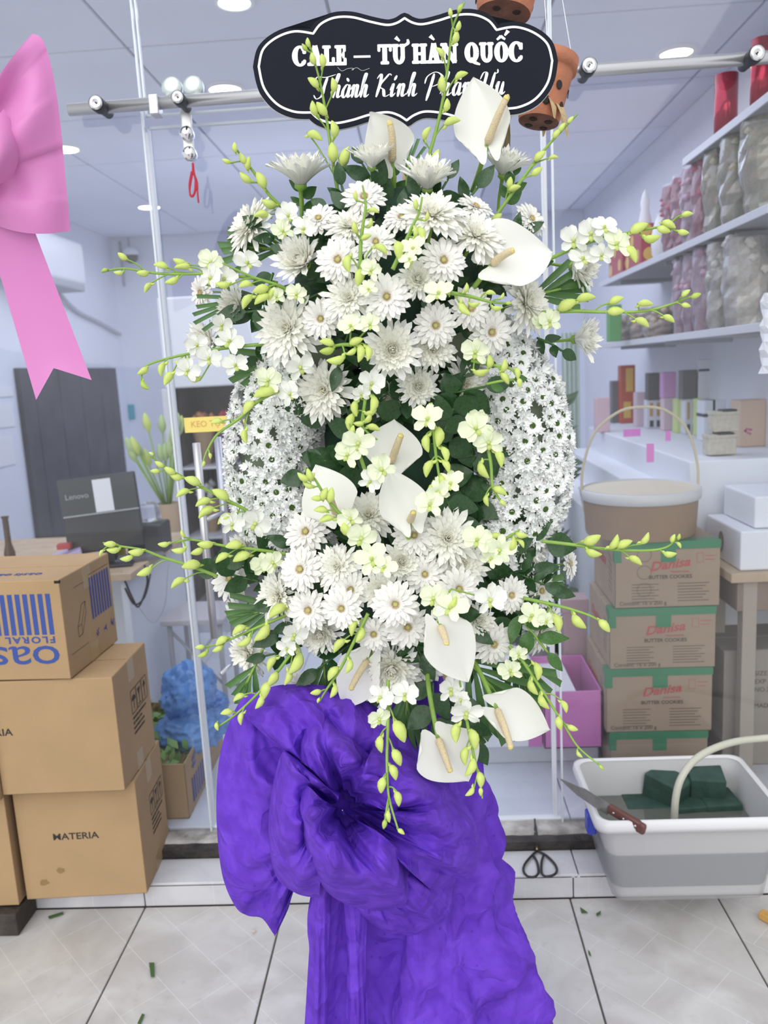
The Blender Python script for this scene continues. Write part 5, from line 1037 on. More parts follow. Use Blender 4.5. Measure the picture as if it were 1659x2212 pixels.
L1.build('lettering', M_white, sg)
L2 = MB()
def scr(ox, w_, strokes, base=456, xh=62, sl=.16, wm=11.5):
    for st in strokes:
        c = catmull([(ox+w_*x+sl*xh*y, base-xh*y, 0) for x, y in st], 7); k = len(c); zt[0] += .0000015; vs = []
        for i, p in enumerate(c):
            t = (c[min(i+1, k-1)]-c[max(i-1, 0)]).normalized(); nn = Vector((-t.y, t.x, 0)); wd = 3.6+wm*abs(t.y)**3*(1 if t.y > 0 else .35); wd *= min(1, .45+i/5, .45+(k-1-i)/5)
            for s in (-1, 1): q = p+nn*s*wd/2; vs.append(S2(q.x, q.y)+Vector((0, 0, zt[0])))
        L2.add(vs, [(2*i, 2*i+1, 2*i+3, 2*i+2) for i in range(k-1)])
h_ = [[(-.15, .15), (.3, 1.1), (.5, 1.72), (.36, 1.8), (.22, 1.2), (.12, 0)], [(.13, .35), (.4, .95), (.6, .85), (.55, .28), (.66, .02), (1.0, .25)]]
n_ = [[(-.1, .6), (.14, .98), (.2, .7), (.12, 0)], [(.13, .4), (.42, .97), (.62, .85), (.56, .25), (.67, .02), (1.0, .25)]]
a_ = [[(.75, .85), (.45, 1), (.12, .6), (.1, .2), (.3, 0), (.55, .3), (.76, .98)], [(.78, 1), (.7, .3), (.78, .03), (1.05, .25)]]
i_ = [[(-.1, .5), (.3, 1), (.22, .3), (.35, .02), (.8, .3)]]
u_ = [[(-.05, .6), (.2, 1), (.12, .3), (.27, 0), (.5, .25), (.7, 1)], [(.74, 1), (.66, .3), (.76, .02), (1.05, .25)]]
T__ = [[(-.1, 1.3), (0, 1.62), (.5, 1.58), (1.1, 1.78)], [(.62, 1.62), (.5, .9), (.42, .2), (.12, -.05), (-.08, .25)]]
K_ = [[(.05, 1.4), (.28, 1.75), (.33, 1.2), (.15, 0)], [(1.05, 1.62), (.9, 1.75), (.7, 1.5), (.3, .85), (.6, .55), (.75, .05), (1.1, .2)]]
P__ = [[(.42, 1.7), (.3, .8), (.12, -.35)], [(-.12, .95), (.0, 1.5), (.5, 1.82), (.95, 1.5), (.8, .95), (.4, .72)]]
U__ = [[(-.15, 1.2), (.05, 1.7), (.3, 1.6), (.2, .6), (.32, 0), (.6, .25), (.82, 1.2)], [(.95, 1.72), (.8, .6), (.86, 0), (1.15, .25)], [(.95, 1.6), (1.15, 1.7), (1.12, 1.95)]]
gr = lambda: [[(.35, 1.5), (.6, 1.22)]]; ac = lambda: [[(.7, 1.62), (.4, 1.25)]]; ci = lambda: [[(.2, 1.2), (.5, 1.45), (.75, 1.2)]]
for ox, w_, l in ((388, 78, T__), (470, 44, h_), (514, 42, a_+gr()), (558, 42, n_), (600, 42, h_), (668, 66, K_), (742, 30, i_+ac()), (774, 44, n_), (826, 44, h_), (908, 72, P__), (985, 46, h_), (1036, 42, a_+ci()), (1083, 42, n_), (1168, 60, U__), (1238, 44, u_)): scr(ox, w_, l)
L2.build('lettering', M_white, sg)
mb = MB()
def scr2(pts): 
    c = catmull([(x, y, 0) for x, y in pts], 5)
    mb.tube([S2(p.x, p.y)+Vector((0, 0, .001)) for p in c], .0003, 4)
scr2([(500, 312), (520, 330), (545, 320), (570, 318), (575, 325), (566, 326), (590, 316), (615, 330), (650, 320)]); mb.build('loose_thread', M_white, sg)

# ================================================================== pink ribbon bow in the left foreground
def vinyl(name, col, rough=.38, tr=.12):
    return mat(name, col, rough, trans=tr, spec=.4)
M_pink = vinyl('pink_ribbon', (.68, .23, .53)); M_pink.node_tree.nodes['Principled BSDF'].inputs['Sheen Weight'].default_value = .2
YBW = 1.45
pb = thing('ribbon_bow', 'large pink ribbon bow with a swallow tail hanging at the left edge', 'bow', at(-60, 380, YBW)); B0 = pb.location.copy()
kn_px = Vector((-45, 375))
top = catmull([(-45, 240, 0), (10, 150, 0), (48, 92, 0), (72, 73, 0), (88, 84, 0), (105, 130, 0), (118, 175, 0)], 6)
# loop: front sheet from pinched centre to a broad right edge, then folds back behind
edge = [(70, 72), (92, 86), (110, 140), (124, 215), (134, 300), (142, 390), (148, 450), (152, 499)]
ec = catmull([(x, y, 0) for x, y in edge], 5)
def loopP(i, j, NU, NV, back=False):
    v = j/NV; s = i/NU; k = v*(len(ec)-1); q = ec[min(int(k), len(ec)-1)]
    cen = Vector((-50, 330+90*v, 0)); lower = Vector((0, 0, 0))
    top_c = Vector((-50+0*v, 240+230*v, 0)); px = top_c.lerp(q, s)
    if v > .8: px.y += (v-.8)/.2*(18*math.sin(s*PI))
    if v < .25: px.y -= (1-v/.25)*10*math.sin(s*PI)
    fold = .018*math.sin(v*15+1.2)*(1-s)**1.2*(.3+s*2.2)+.012*math.sin(v*9+s*5+.5)*(1-s)
    Y = YBW-.065*math.sin(min(1, s*1.05)*PI*.62)-fold if not back else YBW+.015+.035*math.sin(s*PI*.62)
    Y += (0.05*s*s if not back else 0)
    return at(px.x, px.y, Y)-B0
MB().grid(lambda i, j: loopP(i, j, 26, 40), 26, 40).build('loop', M_pink, pb, True)
MB().grid(lambda i, j: loopP(i, j, 16, 24, True), 16, 24).build('loop_back', M_pink, pb, True)
# crossing crumple fold near the knot
def foldP(i, j):
    s, v = i/14, j/16; px = Vector((-45, 300+120*v, 0)).lerp(Vector((8+34*math.sin(v*2.6), 235+150*v, 0)), s); Y = YBW-.075-.03*math.sin(s*PI)*math.sin(v*PI)+.03*s*s
    return at(px.x, px.y, Y)-B0
MB().grid(foldP, 14, 16).build('fold', M_pink, pb, True)
def tailP(i, j, NU=8, NV=24):
    s, v = i/NU, j/NV; L = Vector((-40, 455, 0)).lerp(Vector((78, 864, 0)), v); R = Vector((72, 492, 0)).lerp(Vector((198, 821, 0)), v)
    notch = Vector((116, 795, 0)); e = L.lerp(R, s)
    if v > .8:
        f = (v-.8)/.2; end = Vector((78, 864, 0)).lerp(notch, min(1, s*2)) if s <= .5 else notch.lerp(Vector((198, 821, 0)), s*2-1)
        base = Vector((-40, 455, 0)).lerp(Vector((78, 864, 0)), .8).lerp(Vector((72, 492, 0)).lerp(Vector((198, 821, 0)), .8), s); e = base.lerp(end, f)
    return at(e.x, e.y, YBW-.01+.02*math.sin(v*2.2)+.006*math.sin(s*PI))-B0
MB().grid(tailP, 8, 24).build('tail', M_pink, pb, True)
kb = at(-62, 385, YBW-.04)-B0
MB().lathe([(.001, -.05), (.03, -.045), (.038, 0), (.03, .045), (.001, .05)], 16, Matrix.Translation(kb)).build('knot', M_pink, pb, True)
MB().grid(lambda i, j: Vector((kb.x-.02-.16*i/10, -.03*math.sin(i/10*PI), kb.z+.14*(j/10-.5)*(.3+1.1*i/10))), 10, 10).build('loop', M_pink, pb, True)

# ================================================================== purple fabric bow and skirt
def fabric(name, col, col2):
    m = bpy.data.materials.new(name); m.use_nodes = True; N, L = nt(m); b = N['Principled BSDF']; b.inputs['Roughness'].default_value = .75; b.inputs['Specular IOR Level'].default_value = .2
    tc = N.new('ShaderNodeTexCoord'); n = N.new('ShaderNodeTexNoise'); n.inputs['Scale'].default_value = 24; n.inputs['Detail'].default_value = 6; L.new(tc.outputs['Object'], n.inputs[0])
    r = N.new('ShaderNodeValToRGB'); r.color_ramp.elements[0].position = .42; r.color_ramp.elements[1].position = .62; r.color_ramp.elements[0].color = (*col2, 1); r.color_ramp.elements[1].color = (*col, 1); L.new(n.outputs[0], r.inputs[0])
    # scattered water drops soaked in
    v = N.new('ShaderNodeTexVoronoi'); v.inputs['Scale'].default_value = 42; L.new(tc.outputs['Object'], v.inputs[0])
    dr = N.new('ShaderNodeValToRGB'); dr.color_ramp.elements[0].position = .10; dr.color_ramp.elements[1].position = .16; dr.color_ramp.elements[0].color = (1, 1, 1, 1); dr.color_ramp.elements[1].color = (0, 0, 0, 1); L.new(v.outputs['Distance'], dr.inputs[0])
    n2 = N.new('ShaderNodeTexNoise'); n2.inputs['Scale'].default_value = 9; L.new(tc.outputs['Object'], n2.inputs[0]); gt = N.new('ShaderNodeMath'); gt.operation = 'GREATER_THAN'; gt.inputs[1].default_value = .56; L.new(n2.outputs[0], gt.inputs[0])
    mu = N.new('ShaderNodeMath'); mu.operation = 'MULTIPLY'; L.new(dr.outputs[0], mu.inputs[0]); L.new(gt.outputs[0], mu.inputs[1]); m3 = N.new('ShaderNodeMath'); m3.operation = 'MULTIPLY'; m3.inputs[1].default_value = .55; L.new(mu.outputs[0], m3.inputs[0])
    mx = N.new('ShaderNodeMixRGB'); mx.inputs[2].default_value = (*[c*.45 for c in col], 1); L.new(m3.outputs[0], mx.inputs[0]); L.new(r.outputs[0], mx.inputs[1]); L.new(mx.outputs[0], b.inputs['Base Color'])
    # creases
    nb = N.new('ShaderNodeTexVoronoi'); nb.feature = 'DISTANCE_TO_EDGE'; nb.inputs['Scale'].default_value = 9
    ds = N.new('ShaderNodeTexNoise'); ds.inputs['Scale'].default_value = 7; ds.inputs['Detail'].default_value = 3; L.new(tc.outputs['Object'], ds.inputs[0])
    av = N.new('ShaderNodeVectorMath'); av.operation = 'MULTIPLY_ADD'; av.inputs[1].default_value = (.25, .25, .25); L.new(ds.outputs['Color'], av.inputs[0]); L.new(tc.outputs['Object'], av.inputs[2]); L.new(av.outputs[0], nb.inputs[0])
    f = N.new('ShaderNodeTexNoise'); f.inputs['Scale'].default_value = 500; L.new(tc.outputs['Object'], f.inputs[0])
    ad = N.new('ShaderNodeMath'); ad.operation = 'MULTIPLY_ADD'; ad.inputs[1].default_value = .03; L.new(f.outputs[0], ad.inputs[0]); mr = N.new('ShaderNodeMapRange'); mr.inputs[2].default_value = .5; mr.inputs[4].default_value = -.8; L.new(nb.outputs['Distance'], mr.inputs[0]); L.new(mr.outputs[0], ad.inputs[2])
    bp = N.new('ShaderNodeBump'); bp.inputs['Strength'].default_value = .8; bp.inputs['Distance'].default_value = .016; L.new(ad.outputs[0], bp.inputs['Height']); L.new(bp.outputs[0], b.inputs['Normal'])
    t = N.new('ShaderNodeBsdfTranslucent'); L.new(mx.outputs[0], t.inputs[0]); ms = N.new('ShaderNodeMixShader'); ms.inputs[0].default_value = .10; L.new(b.outputs[0], ms.inputs[1]); L.new(t.outputs[0], ms.inputs[2]); L.new(ms.outputs[0], N['Material Output'].inputs[0]); return m
M_pur = fabric('purple_nonwoven', (.17, .06, .62), (.135, .042, .52))
def rid(p, s, seed):
    p = Vector(p)*s+Vector((seed*5.3, seed*2.1, seed*.7)); return (1-2.6*abs(noise.noise(p)))+.45*(1-2.6*abs(noise.noise(p*2.1)))
def cr(p, s, seed):
    p = Vector(p)*s+Vector((seed*5.3, seed*2.1, 0)); v = noise.voronoi(p)[0]; return (v[1]-v[0])
bow = thing('fabric_bow', 'big crumpled purple fabric bow tied under the flowers at the left of the skirt', 'bow', at(735, 1735, 1.34)); BB = bow.location.copy()
def lobe(name, rim, cen, Yc, Yb, Yr, pl=5, amp=.012, seed=0, NU=110, NV=56, crum=.016, cen_r=3):
    rc_ = catmull([(x, y, 0) for x, y in rim], 10); k = len(rc_)-1
    def P(i, j):
        s, v = i/NU, j/NV; q = rc_[min(int(s*k), k-1)].lerp(rc_[min(int(s*k)+1, k)], s*k-int(s*k)) if s < 1 else rc_[k]
        c = Vector((cen[0], cen[1], 0)); d = (q-c); dn = d.normalized(); c2_ = c+dn*cen_r
        ph = seed*1.3+s*pl*2*PI+.9*math.sin(3*s*PI+seed)
        pw = v**.85
        px = c2_.lerp(q, pw)+Vector((-dn.y, dn.x, 0))*6*math.sin(ph*.5+4*v)*math.sin(v*PI)
        env = math.sin(min(1, v*1.0)*PI)
        Y = Yc+(Yr-Yc)*v+(Yb-(Yc+Yr)/2)*env**.8
        tri = abs(((ph/PI*.8+.25*math.sin(5*v+seed)) % 2)-1)*2-1
        Y += 1.5*amp*tri*(.25+.75*(1-v))*math.sin(min(1, v*3)*PI/2)
        w3 = at(px.x, px.y, Y)
        an = Vector((s*pl*1.1+.35*math.sin(4*v+seed), v*1.1, seed*3.3))
        Y2 = -.019*(rid(an, 1.0, seed)-.3)*math.sin(min(1, 1.3*v)*PI*.5)-.0105*(rid(w3, 7.5, seed)-.3)*min(1, 2*v)
        return at(px.x, px.y, Y+Y2)-BB
    o = MB().grid(P, NU, NV).build(name, M_pur, bow, True); return o
lobe('loop', [(690, 1890), (640, 1915), (622, 1965), (596, 2018), (590, 2016), (566, 1984), (535, 1978), (508, 1958), (480, 1890), (468, 1780), (470, 1670), (485, 1590), (515, 1520), (545, 1497), (600, 1490), (660, 1500)], (700, 1735), 1.38, 1.33, 1.40, 6, .020, 1)
lobe('loop', [(520, 1540), (575, 1488), (650, 1478), (740, 1490), (840, 1545), (890, 1600), (960, 1665), (1000, 1720)], (745, 1722), 1.37, 1.30, 1.38, 6, .020, 2)
lobe('loop', [(820, 1590), (890, 1625), (960, 1690), (1010, 1745), (1034, 1800), (1035, 1850), (1018, 1895), (980, 1900), (940, 1930)], (755, 1745), 1.36, 1.22, 1.35, 5, .020, 3)
lobe('loop', [(1005, 1860), (978, 1920), (975, 1975), (940, 2000), (900, 2018), (850, 2020), (810, 2000), (770, 1975)], (770, 1755), 1.37, 1.27, 1.37, 5, .018, 4)
lobe('loop', [(880, 1850), (890, 1910), (870, 1960), (800, 1965), (740, 1950), (690, 1910), (655, 1850), (640, 1780), (640, 1720), (650, 1690)], (740, 1750), 1.35, 1.155, 1.29, 4, .020, 5)
lobe('loop', [(690, 1940), (640, 1930), (595, 1890), (580, 1800), (585, 1720), (600, 1650), (615, 1622), (640, 1640), (690, 1680), (740, 1715)], (715, 1740), 1.36, 1.21, 1.31, 5, .018, 6)
lobe('loop', [(640, 1640), (660, 1570), (700, 1540), (760, 1590), (810, 1640), (860, 1700), (880, 1760)], (745, 1730), 1.35, 1.22, 1.31, 4, .018, 7)
MB().lathe([(.001, .02), (.03, .016), (.045, 0), (.04, -.02)], 14, Matrix.Translation(at(742, 1738, 1.405)-BB) @ Matrix.Rotation(PI/2, 4, 'X')).build('knot', M_pur, bow, True)
def tail(L, R, Y, seed, f=2.2, amp=.014):
    l, r = catmull([(x, y, 0) for x, y in L], 8), catmull([(x, y, 0) for x, y in R], 8); n = min(len(l), len(r))-1; NU, NV = 26, 44
    def P(i, j):
        s, v = i/NU, j/NV; k = v*n; a = int(min(k, n-1)); fr = k-a
        q = l[a].lerp(l[a+1], fr).lerp(r[a].lerp(r[a+1], fr), s)
        y = Y-.05*v*0-amp*math.sin(s*f*2*PI+seed+.6*math.sin(3*v))*min(1, v*3+.2)-.03*math.sin(s*PI)
        w3 = at(q.x, q.y, y); y -= .006*(rid(Vector((s*2.2, v*2.5, seed)), 1, seed)-.3)
        return at(q.x, q.y, y)-BB
    MB().grid(P, NU, NV).build('tail', M_pur, bow, True)
tail([(690, 1760), (680, 1900), (668, 2050), (660, 2180), (652, 2300), (645, 2400)], [(770, 1760), (765, 1900), (752, 2050), (748, 2180), (748, 2300), (748, 2400)], 1.36, 1, .75, .02)
tail([(725, 1760), (738, 1900), (750, 2050), (748, 2180), (745, 2300), (742, 2400)], [(800, 1760), (800, 1900), (790, 2050), (794, 2180), (800, 2300), (805, 2400)], 1.345, 2, .55, .016)
tail([(700, 1800), (668, 1950), (664, 2010), (668, 2060), (664, 2220), (660, 2400)], [(720, 1800), (716, 1950), (712, 2010), (710, 2060), (706, 2220), (700, 2400)], 1.33, 3, .5, .01)
# skirt round the easel
sk_ = thing('fabric_skirt', 'purple fabric skirt wrapped round the easel from the flowers to the floor', 'drape', (-.02, 1.5, 0))
prof = [(1.02, .03), (.85, .055), (.75, .085), (.62, .105), (.5, .12), (.4, .14), (.3, .16), (.2, .175), (.12, .195), (.05, .21), (.002, .215)]
def skP(i, j, NU=150, NV=110):
    s, v = i/NU, j/NV; k = v*(len(prof)-1); a = min(int(k), len(prof)-2); f = k-a; z = prof[a][0]*(1-f)+prof[a+1][0]*f; r = prof[a][1]*(1-f)+prof[a+1][1]*f
    th = -PI/2+(s-.5)*2*PI*.93
    tw = 1.1*(1-z)
    r *= 1+.10*math.sin(5*th+2.5*z*4+1)*min(1, v*2)+.05*math.sin(11*th-9*z)
    p = Vector((r*math.cos(th), r*.80*math.sin(th), z))
    d = .022*(rid(Vector((th*.9+z*2.2, z*4.2-th*.8, 1.5)), 1.0, 9)-.3)+.014*(rid(p, 10, 4)-.3)
    # gathered tucks on the right side
    for zt_, w_ in ((.31, .03), (.16, .035), (.47, .03)):
        d += .018*math.exp(-((z-zt_-.10*(th+.6))/w_)**2)*(1 if th > -1.3 else .3)
    p += Vector((math.cos(th), math.sin(th), 0))*d*min(1, v*3)
    return p
MB().grid(skP, 150, 110).build('cloth', M_pur, sk_, True)
# ================================================================== inside the shop
def wpx(px, Y): return at(px, 1000, Y)
def stand_box(name, label, cat, px0, px1, ytop, ybase, z, m, d=.08, group=None, Y=None, rz=0, r=.004):
    """a box whose front bottom edge shows at ybase, standing on height z"""
    p0 = atz(px0, ybase, z) if Y is None else at(px0, ybase, Y); M_ = mpp(p0); w_, h = (px1-px0)*M_, (ybase-ytop)*M_*1.02
    o = MB().rbox((0, 0, 0), (w_, d, h), r).build(name, m); o.location = (p0.x, p0.y, z if Y is None else p0.z); o.rotation_euler.z = rz
    tag(o, label, cat, group); o_w = (w_, h); return o, w_, h
M_plw = mat('white_display_board', (.80, .82, .86), .5); M_wood = mat('pale_desk_wood', (.56, .43, .29), .55, var=.15, vscale=12, bump=.1)
M_grey = mat('grey_painted_metal', (.42, .42, .44), .5); M_dark = mat('charcoal_plastic', (.035, .038, .042), .4)
M_shelf = mat('grey_shelf', (.36, .36, .38), .6); M_shelfe = mat('shelf_edge', (.62, .62, .65), .4)
# --- wall shelves on the right
XS = 1.0
for i, (z, ya, yb_) in enumerate(((2.165, 2.42, 3.17), (1.868, 2.42, 4.55), (1.545, 2.42, 4.8))):
    t = thing('wall_shelf', ('short top wall shelf on the right holding red foil rolls', 'middle wall shelf on the right holding wrapped pink flowers', 'lower wall shelf on the right holding mauve wrapped bouquets')[i], 'shelf', (0, 0, z), 0, 'wall shelves on the right')
    MB().rbox((XS, ya, -.018), (XR-.002, yb_, 0), .002).build('board', M_shelf, t)
    MB().rbox((XS-.006, ya, -.022), (XS, yb_, .004), .002).build('edge_strip', M_shelfe, t)
    y = ya+.35
    while y < yb_:
        mb = MB(); mb.rbox((XS+.04, y-.006, -.035), (XR-.004, y+.006, -.019), .001); mb.build('bracket', M_grey, t); y += .75
M_foil = mat('red_foil', (.40, .02, .05), .18, metal=.6)
for px0, px1, yt, yb_, lb in ((1542, 1590, 190, 268, 'shiny red foil roll on the top shelf, left of its twin'), (1610, 1652, 168, 218, 'shiny red foil roll on the top shelf, nearer the frame edge')):
    Y = 2.95 if px0 < 1600 else 2.65; p = at((px0+px1)/2, 230, Y); M_ = mpp(p); r = (px1-px0)/2*M_; t = thing('foil_roll', lb, 'roll', (XS+r+.03, Y, 2.166), 0, 'foil rolls on the top shelf')
    MB().lathe([(r, 0), (r, .21)], 24, cap=True).build('foil', M_foil, t, True); MB().lathe([(r*.35, .19), (r*.35, .213), (r*.25, .213)], 16).build('core', M_card, t, True)
M_pk = mat('mauve_wrapped_petals', (.45, .09, .15), .5, col2=(.50, .20, .27), vscale=45, bump=.8, bscale=60)
M_pk2 = mat('pale_pink_wrapped', (.52, .29, .38), .4, col2=(.58, .42, .50), vscale=50, bump=.8, bscale=60)
M_gw = mat('grey_green_dried', (.36, .40, .30), .5, col2=(.60, .47, .32), vscale=40, bump=.8, bscale=60)
M_be = mat('beige_wrapped', (.55, .48, .38), .45, col2=(.68, .66, .62), vscale=50, bump=.8, bscale=60)
M_film = glass('cellophane', (.97, .97, .98), 1.6, .10, (.9, .88, .92), .12)
def bundle(label, X, Y, z, r, h, m, group, flare=1.15, seed=0):
    t = thing('wrapped_bouquet', label, 'wrapped flowers', (X, Y, z), 0, group); rn = random.Random(seed)
    def P(i, j, k=1.0, nz=.12):
        a, v = 2*PI*i/14, j/9; rr = r*(.72+.28*math.sin(v*2.2+.4)+(flare-1)*v)*k*(1+nz*noise.noise(Vector((math.cos(a)*2, math.sin(a)*2+seed, v*6)))*1.5); return Vector((rr*math.cos(a), rr*.8*math.sin(a), h*v*(1 if k == 1 else 1.03)))
    MB().grid(lambda i, j: P(i, j), 14, 9).build('flowers', m, t, True)
    MB().grid(lambda i, j: P(i, j, 1.08, .16), 14, 9).build('cellophane', M_film, t, False)
    mb = MB()
    for k in range(14):
        a, v = rn.uniform(0, 6.28), rn.uniform(.55, 1); b = P(0, v*9); rr = math.hypot(b.x, b.y)*.85; mb.lathe([(.001, -.6*.022), (.020, 0), (.012, .014), (.001, .018)], 7, Matrix.Translation((rr*math.cos(a), rr*math.sin(a), h*v)))
    mb.build('blossoms', m, t, True)['kind'] = 'stuff'
    MB().lathe([(r*.76, h*.30), (r*.80, h*.32), (r*.76, h*.34)], 14, sy=.85).build('tie', mat('gold_tie', (.55, .38, .18), .4), t, True)
    return t
for i, (Y, r, h, m, lb) in enumerate(((3.50, .052, .27, M_pk, 'rose-pink wrapped flower bundle at the far end of the middle shelf row'), (3.38, .05, .275, M_pk, 'rose-pink wrapped bundle second from the far end of the middle shelf'), (3.26, .05, .28, M_pk2, 'pale pink wrapped bundle between rose-pink ones on the middle shelf'), (3.14, .05, .285, M_pk, 'rose-pink wrapped bundle next to the grey-green ones on the middle shelf'), (2.98, .062, .275, M_gw, 'grey-green wrapped dried bundle on the middle shelf, farther one'), (2.80, .07, .28, M_gw, 'grey-green wrapped dried bundle on the middle shelf, nearer one'), (2.62, .07, .28, M_gw, 'grey-green wrapped bundle cut by the frame on the middle shelf'))):
    bundle(lb, XS+.075, Y, 1.870, r, h, m, 'wrapped bundles on the middle shelf', 1.1, i)
for i, (Y, r, h, m, lb) in enumerate(((3.36, .05, .285, M_pk2, 'mauve wrapped bouquet at the far end of the lower shelf row'), (3.24, .05, .29, M_pk2, 'mauve wrapped bouquet second from the far end of the lower shelf'), (3.10, .058, .29, M_pk2, 'mauve wrapped bouquet beside the beige boxes on the lower shelf'), (2.94, .062, .29, M_be, 'beige wrapped bouquet on the lower shelf, farther one'), (2.76, .07, .28, M_be, 'beige wrapped bouquet on the lower shelf, nearer one'))):
    bundle(lb, XS+.075, Y, 1.547, r, h, m, 'wrapped bouquets on the lower shelf', 1.05, i+20)
M_redb = mat('red_gift_paper', (.40, .05, .07), .4); M_gold = mat('gold_print', (.72, .46, .10), .35)
def dotted_box(label, X, Y, z, w_, d, h):
    o = MB().rbox((0, 0, 0), (w_, d, h), .003).build('gift_box', M_redb); o.location = (X, Y, z); tag(o, label, 'gift box', 'red gift boxes on the middle shelf')
    mb = MB()
    for cx, cz in ((.2, .3), (.75, .2), (.55, .75), (.1, .85)):
        mb.add([Vector((w_*cx+.03*math.cos(a*PI/6), -.0006, h*cz+.03*math.sin(a*PI/6))) for a in range(12)], [tuple(range(12))])
    for cy, cz in ((.2, .3), (.55, .7), (.85, .25)):
        mb.add([Vector((-.0006, d*cy+.03*math.cos(a*PI/6), h*cz+.03*math.sin(a*PI/6))) for a in range(12)], [tuple(range(12))])
    mb.build('gold_dots', M_gold, o); return o
dotted_box('red gift box with gold dots at the far end of the middle shelf', XS+.03, 4.20, 1.869, .2, .28, .19)
dotted_box('red gift box with gold dots nearer the white vase on the middle shelf', XS+.03, 3.86, 1.869, .2, .28, .19)
o = MB().lathe([(.03, 0), (.05, .03), (.055, .1), (.04, .16), (.028, .19), (.032, .2)], 20).build('vase', mat('white_ceramic', (.8, .8, .8), .3), None, True); o.location = (XS+.08, 3.68, 1.869); tag(o, 'white patterned vase between the red boxes and the pink bundles', 'vase')
o = MB().lathe([(.028, 0), (.03, .04), (.018, .09), (.022, .12), (.012, .16), (.001, .18)], 16).build('figurine', MATS['white_ceramic'], None, True); o.location = (XS+.1, 4.05, 2.06); tag(o, 'white ceramic figurine standing on the red gift box', 'figurine')
stand_box('green_box', 'small green box at the far end of the lower shelf', 'box', 1316, 1343, 662, 738, 1.546, mat('green_carton', (.12, .34, .12), .5), .06)
for i, (px, Y) in enumerate(((1362, 4.2), (1405, 3.9), (1450, 3.68))):
    bundle(('dried flower bunch by the green box on the lower shelf', 'dried peach flower bunch in the middle of the lower shelf', 'dried flower bunch beside the mauve bouquets on the lower shelf')[i], XS+.07, Y, 1.547, .075, .13, mat('dried_peach', (.50, .40, .34), .8, col2=(.70, .56, .45), vscale=50, bump=.8), 'dried bunches on the lower shelf', 1.3, 40+i)
# --- stepped white display along the right wall
ds = thing('display_steps', 'white stepped display counter running along the right wall', 'counter')
for x0, x1, z in ((.92, XR-.002, 1.105), (.80, .925, .99), (.66, .805, .865)):
    MB().rbox((x0, 2.82, ZI), (x1, 4.5, z), .006).build('step', M_plw, ds)
ZD = 1.106
PRODS = [
 ('gift_bag', 'pale pink patterned paper bag at the far end of the display', 'bag', 1288, 1318, 862, 934, (.68, .48, .52), .06), ('wine_box', 'dark grey bottle box behind the pink bag', 'box', 1322, 1340, 826, 915, (.16, .16, .17), .06),
 ('tall_gift_box', 'tall red and gold gift box standing on the display', 'gift box', 1341, 1372, 794, 916, (.50, .10, .055), .07), ('gift_bag', 'pink paper bag right of the red gift box', 'bag', 1374, 1394, 850, 922, (.66, .52, .58), .06),
 ('gift_box', 'white and dark box pair with printed bottles', 'box', 1397, 1432, 866, 926, (.66, .68, .72), .06), ('gift_bag', 'pink patterned box beside the lime boxes', 'box', 1433, 1458, 862, 930, (.70, .54, .58), .06),
 ('gift_box', 'lime green box with a white label, left of the dark bottles', 'box', 1462, 1478, 864, 936, (.56, .66, .26), .07), ('gift_box', 'white box with orange bottle prints between lime edges', 'box', 1479, 1506, 864, 938, (.66, .68, .72), .07), ('gift_box', 'lime green box with a white label, right one', 'box', 1507, 1518, 864, 942, (.56, .66, .26), .07),
 ('ribboned_box', 'white gift box tied with a dark ribbon', 'gift box', 1520, 1566, 868, 954, (.68, .72, .76), .09), ('flower_box', 'peach box printed with a flower sprig', 'box', 1597, 1652, 868, 966, (.62, .46, .34), .1)]
for nm, lb, ct, a, b, yt, yb_, c, d in PRODS:
    o, w_, h = stand_box(nm, lb, ct, a, b, yt, yb_, ZD, mat(lb[:24].replace(' ', '_'), c, .5), d, 'goods on the white display')
    if 'red and gold' in lb:
        mb = MB(); mb.rbox((w_*.35, -.001, h*.55), (w_*.85, .0, h*.95), .0003); mb.build('gold_print', M_gold, o); MB().rbox((w_*.2, -.001, h*.1), (w_*.7, 0, h*.38), .0003).build('gold_print', M_gold, o)
    if 'ribbon' in lb:
        MB().rbox((w_*.4, -.0015, 0), (w_*.5, d+.001, h+.0015), .0005).build('ribbon', M_dark, o); MB().rbox((-.0015, -.0015, h*.60), (w_+.0015, d+.001, h*.68), .0005).build('ribbon', M_dark, o)
    if 'bottle prints' in lb or 'printed bottles' in lb:
        for f in (.18, .6): MB().rbox((w_*f, -.001, h*.42), (w_*(f+.2), 0, h*.9), .0003).build('print', mat('amber_print', (.50, .30, .12), .6), o); MB().rbox((w_*f, -.001, h*.05), (w_*(f+.24), 0, h*.28), .0003).build('print', M_dark, o)
    if 'flower sprig' in lb:
        mb = MB()
        for k in range(7):
            x, z = w_*.3+random.uniform(-.01, .016), h*.3+random.uniform(-.01, .02); mb.add([Vector((x+.005*math.cos(q*PI/3), -.0008, z+.005*math.sin(q*PI/3))) for q in range(6)], [tuple(range(6))])
        mb.build('printed_sprig', mat('magenta_print', (.5, .12, .25), .6), o)
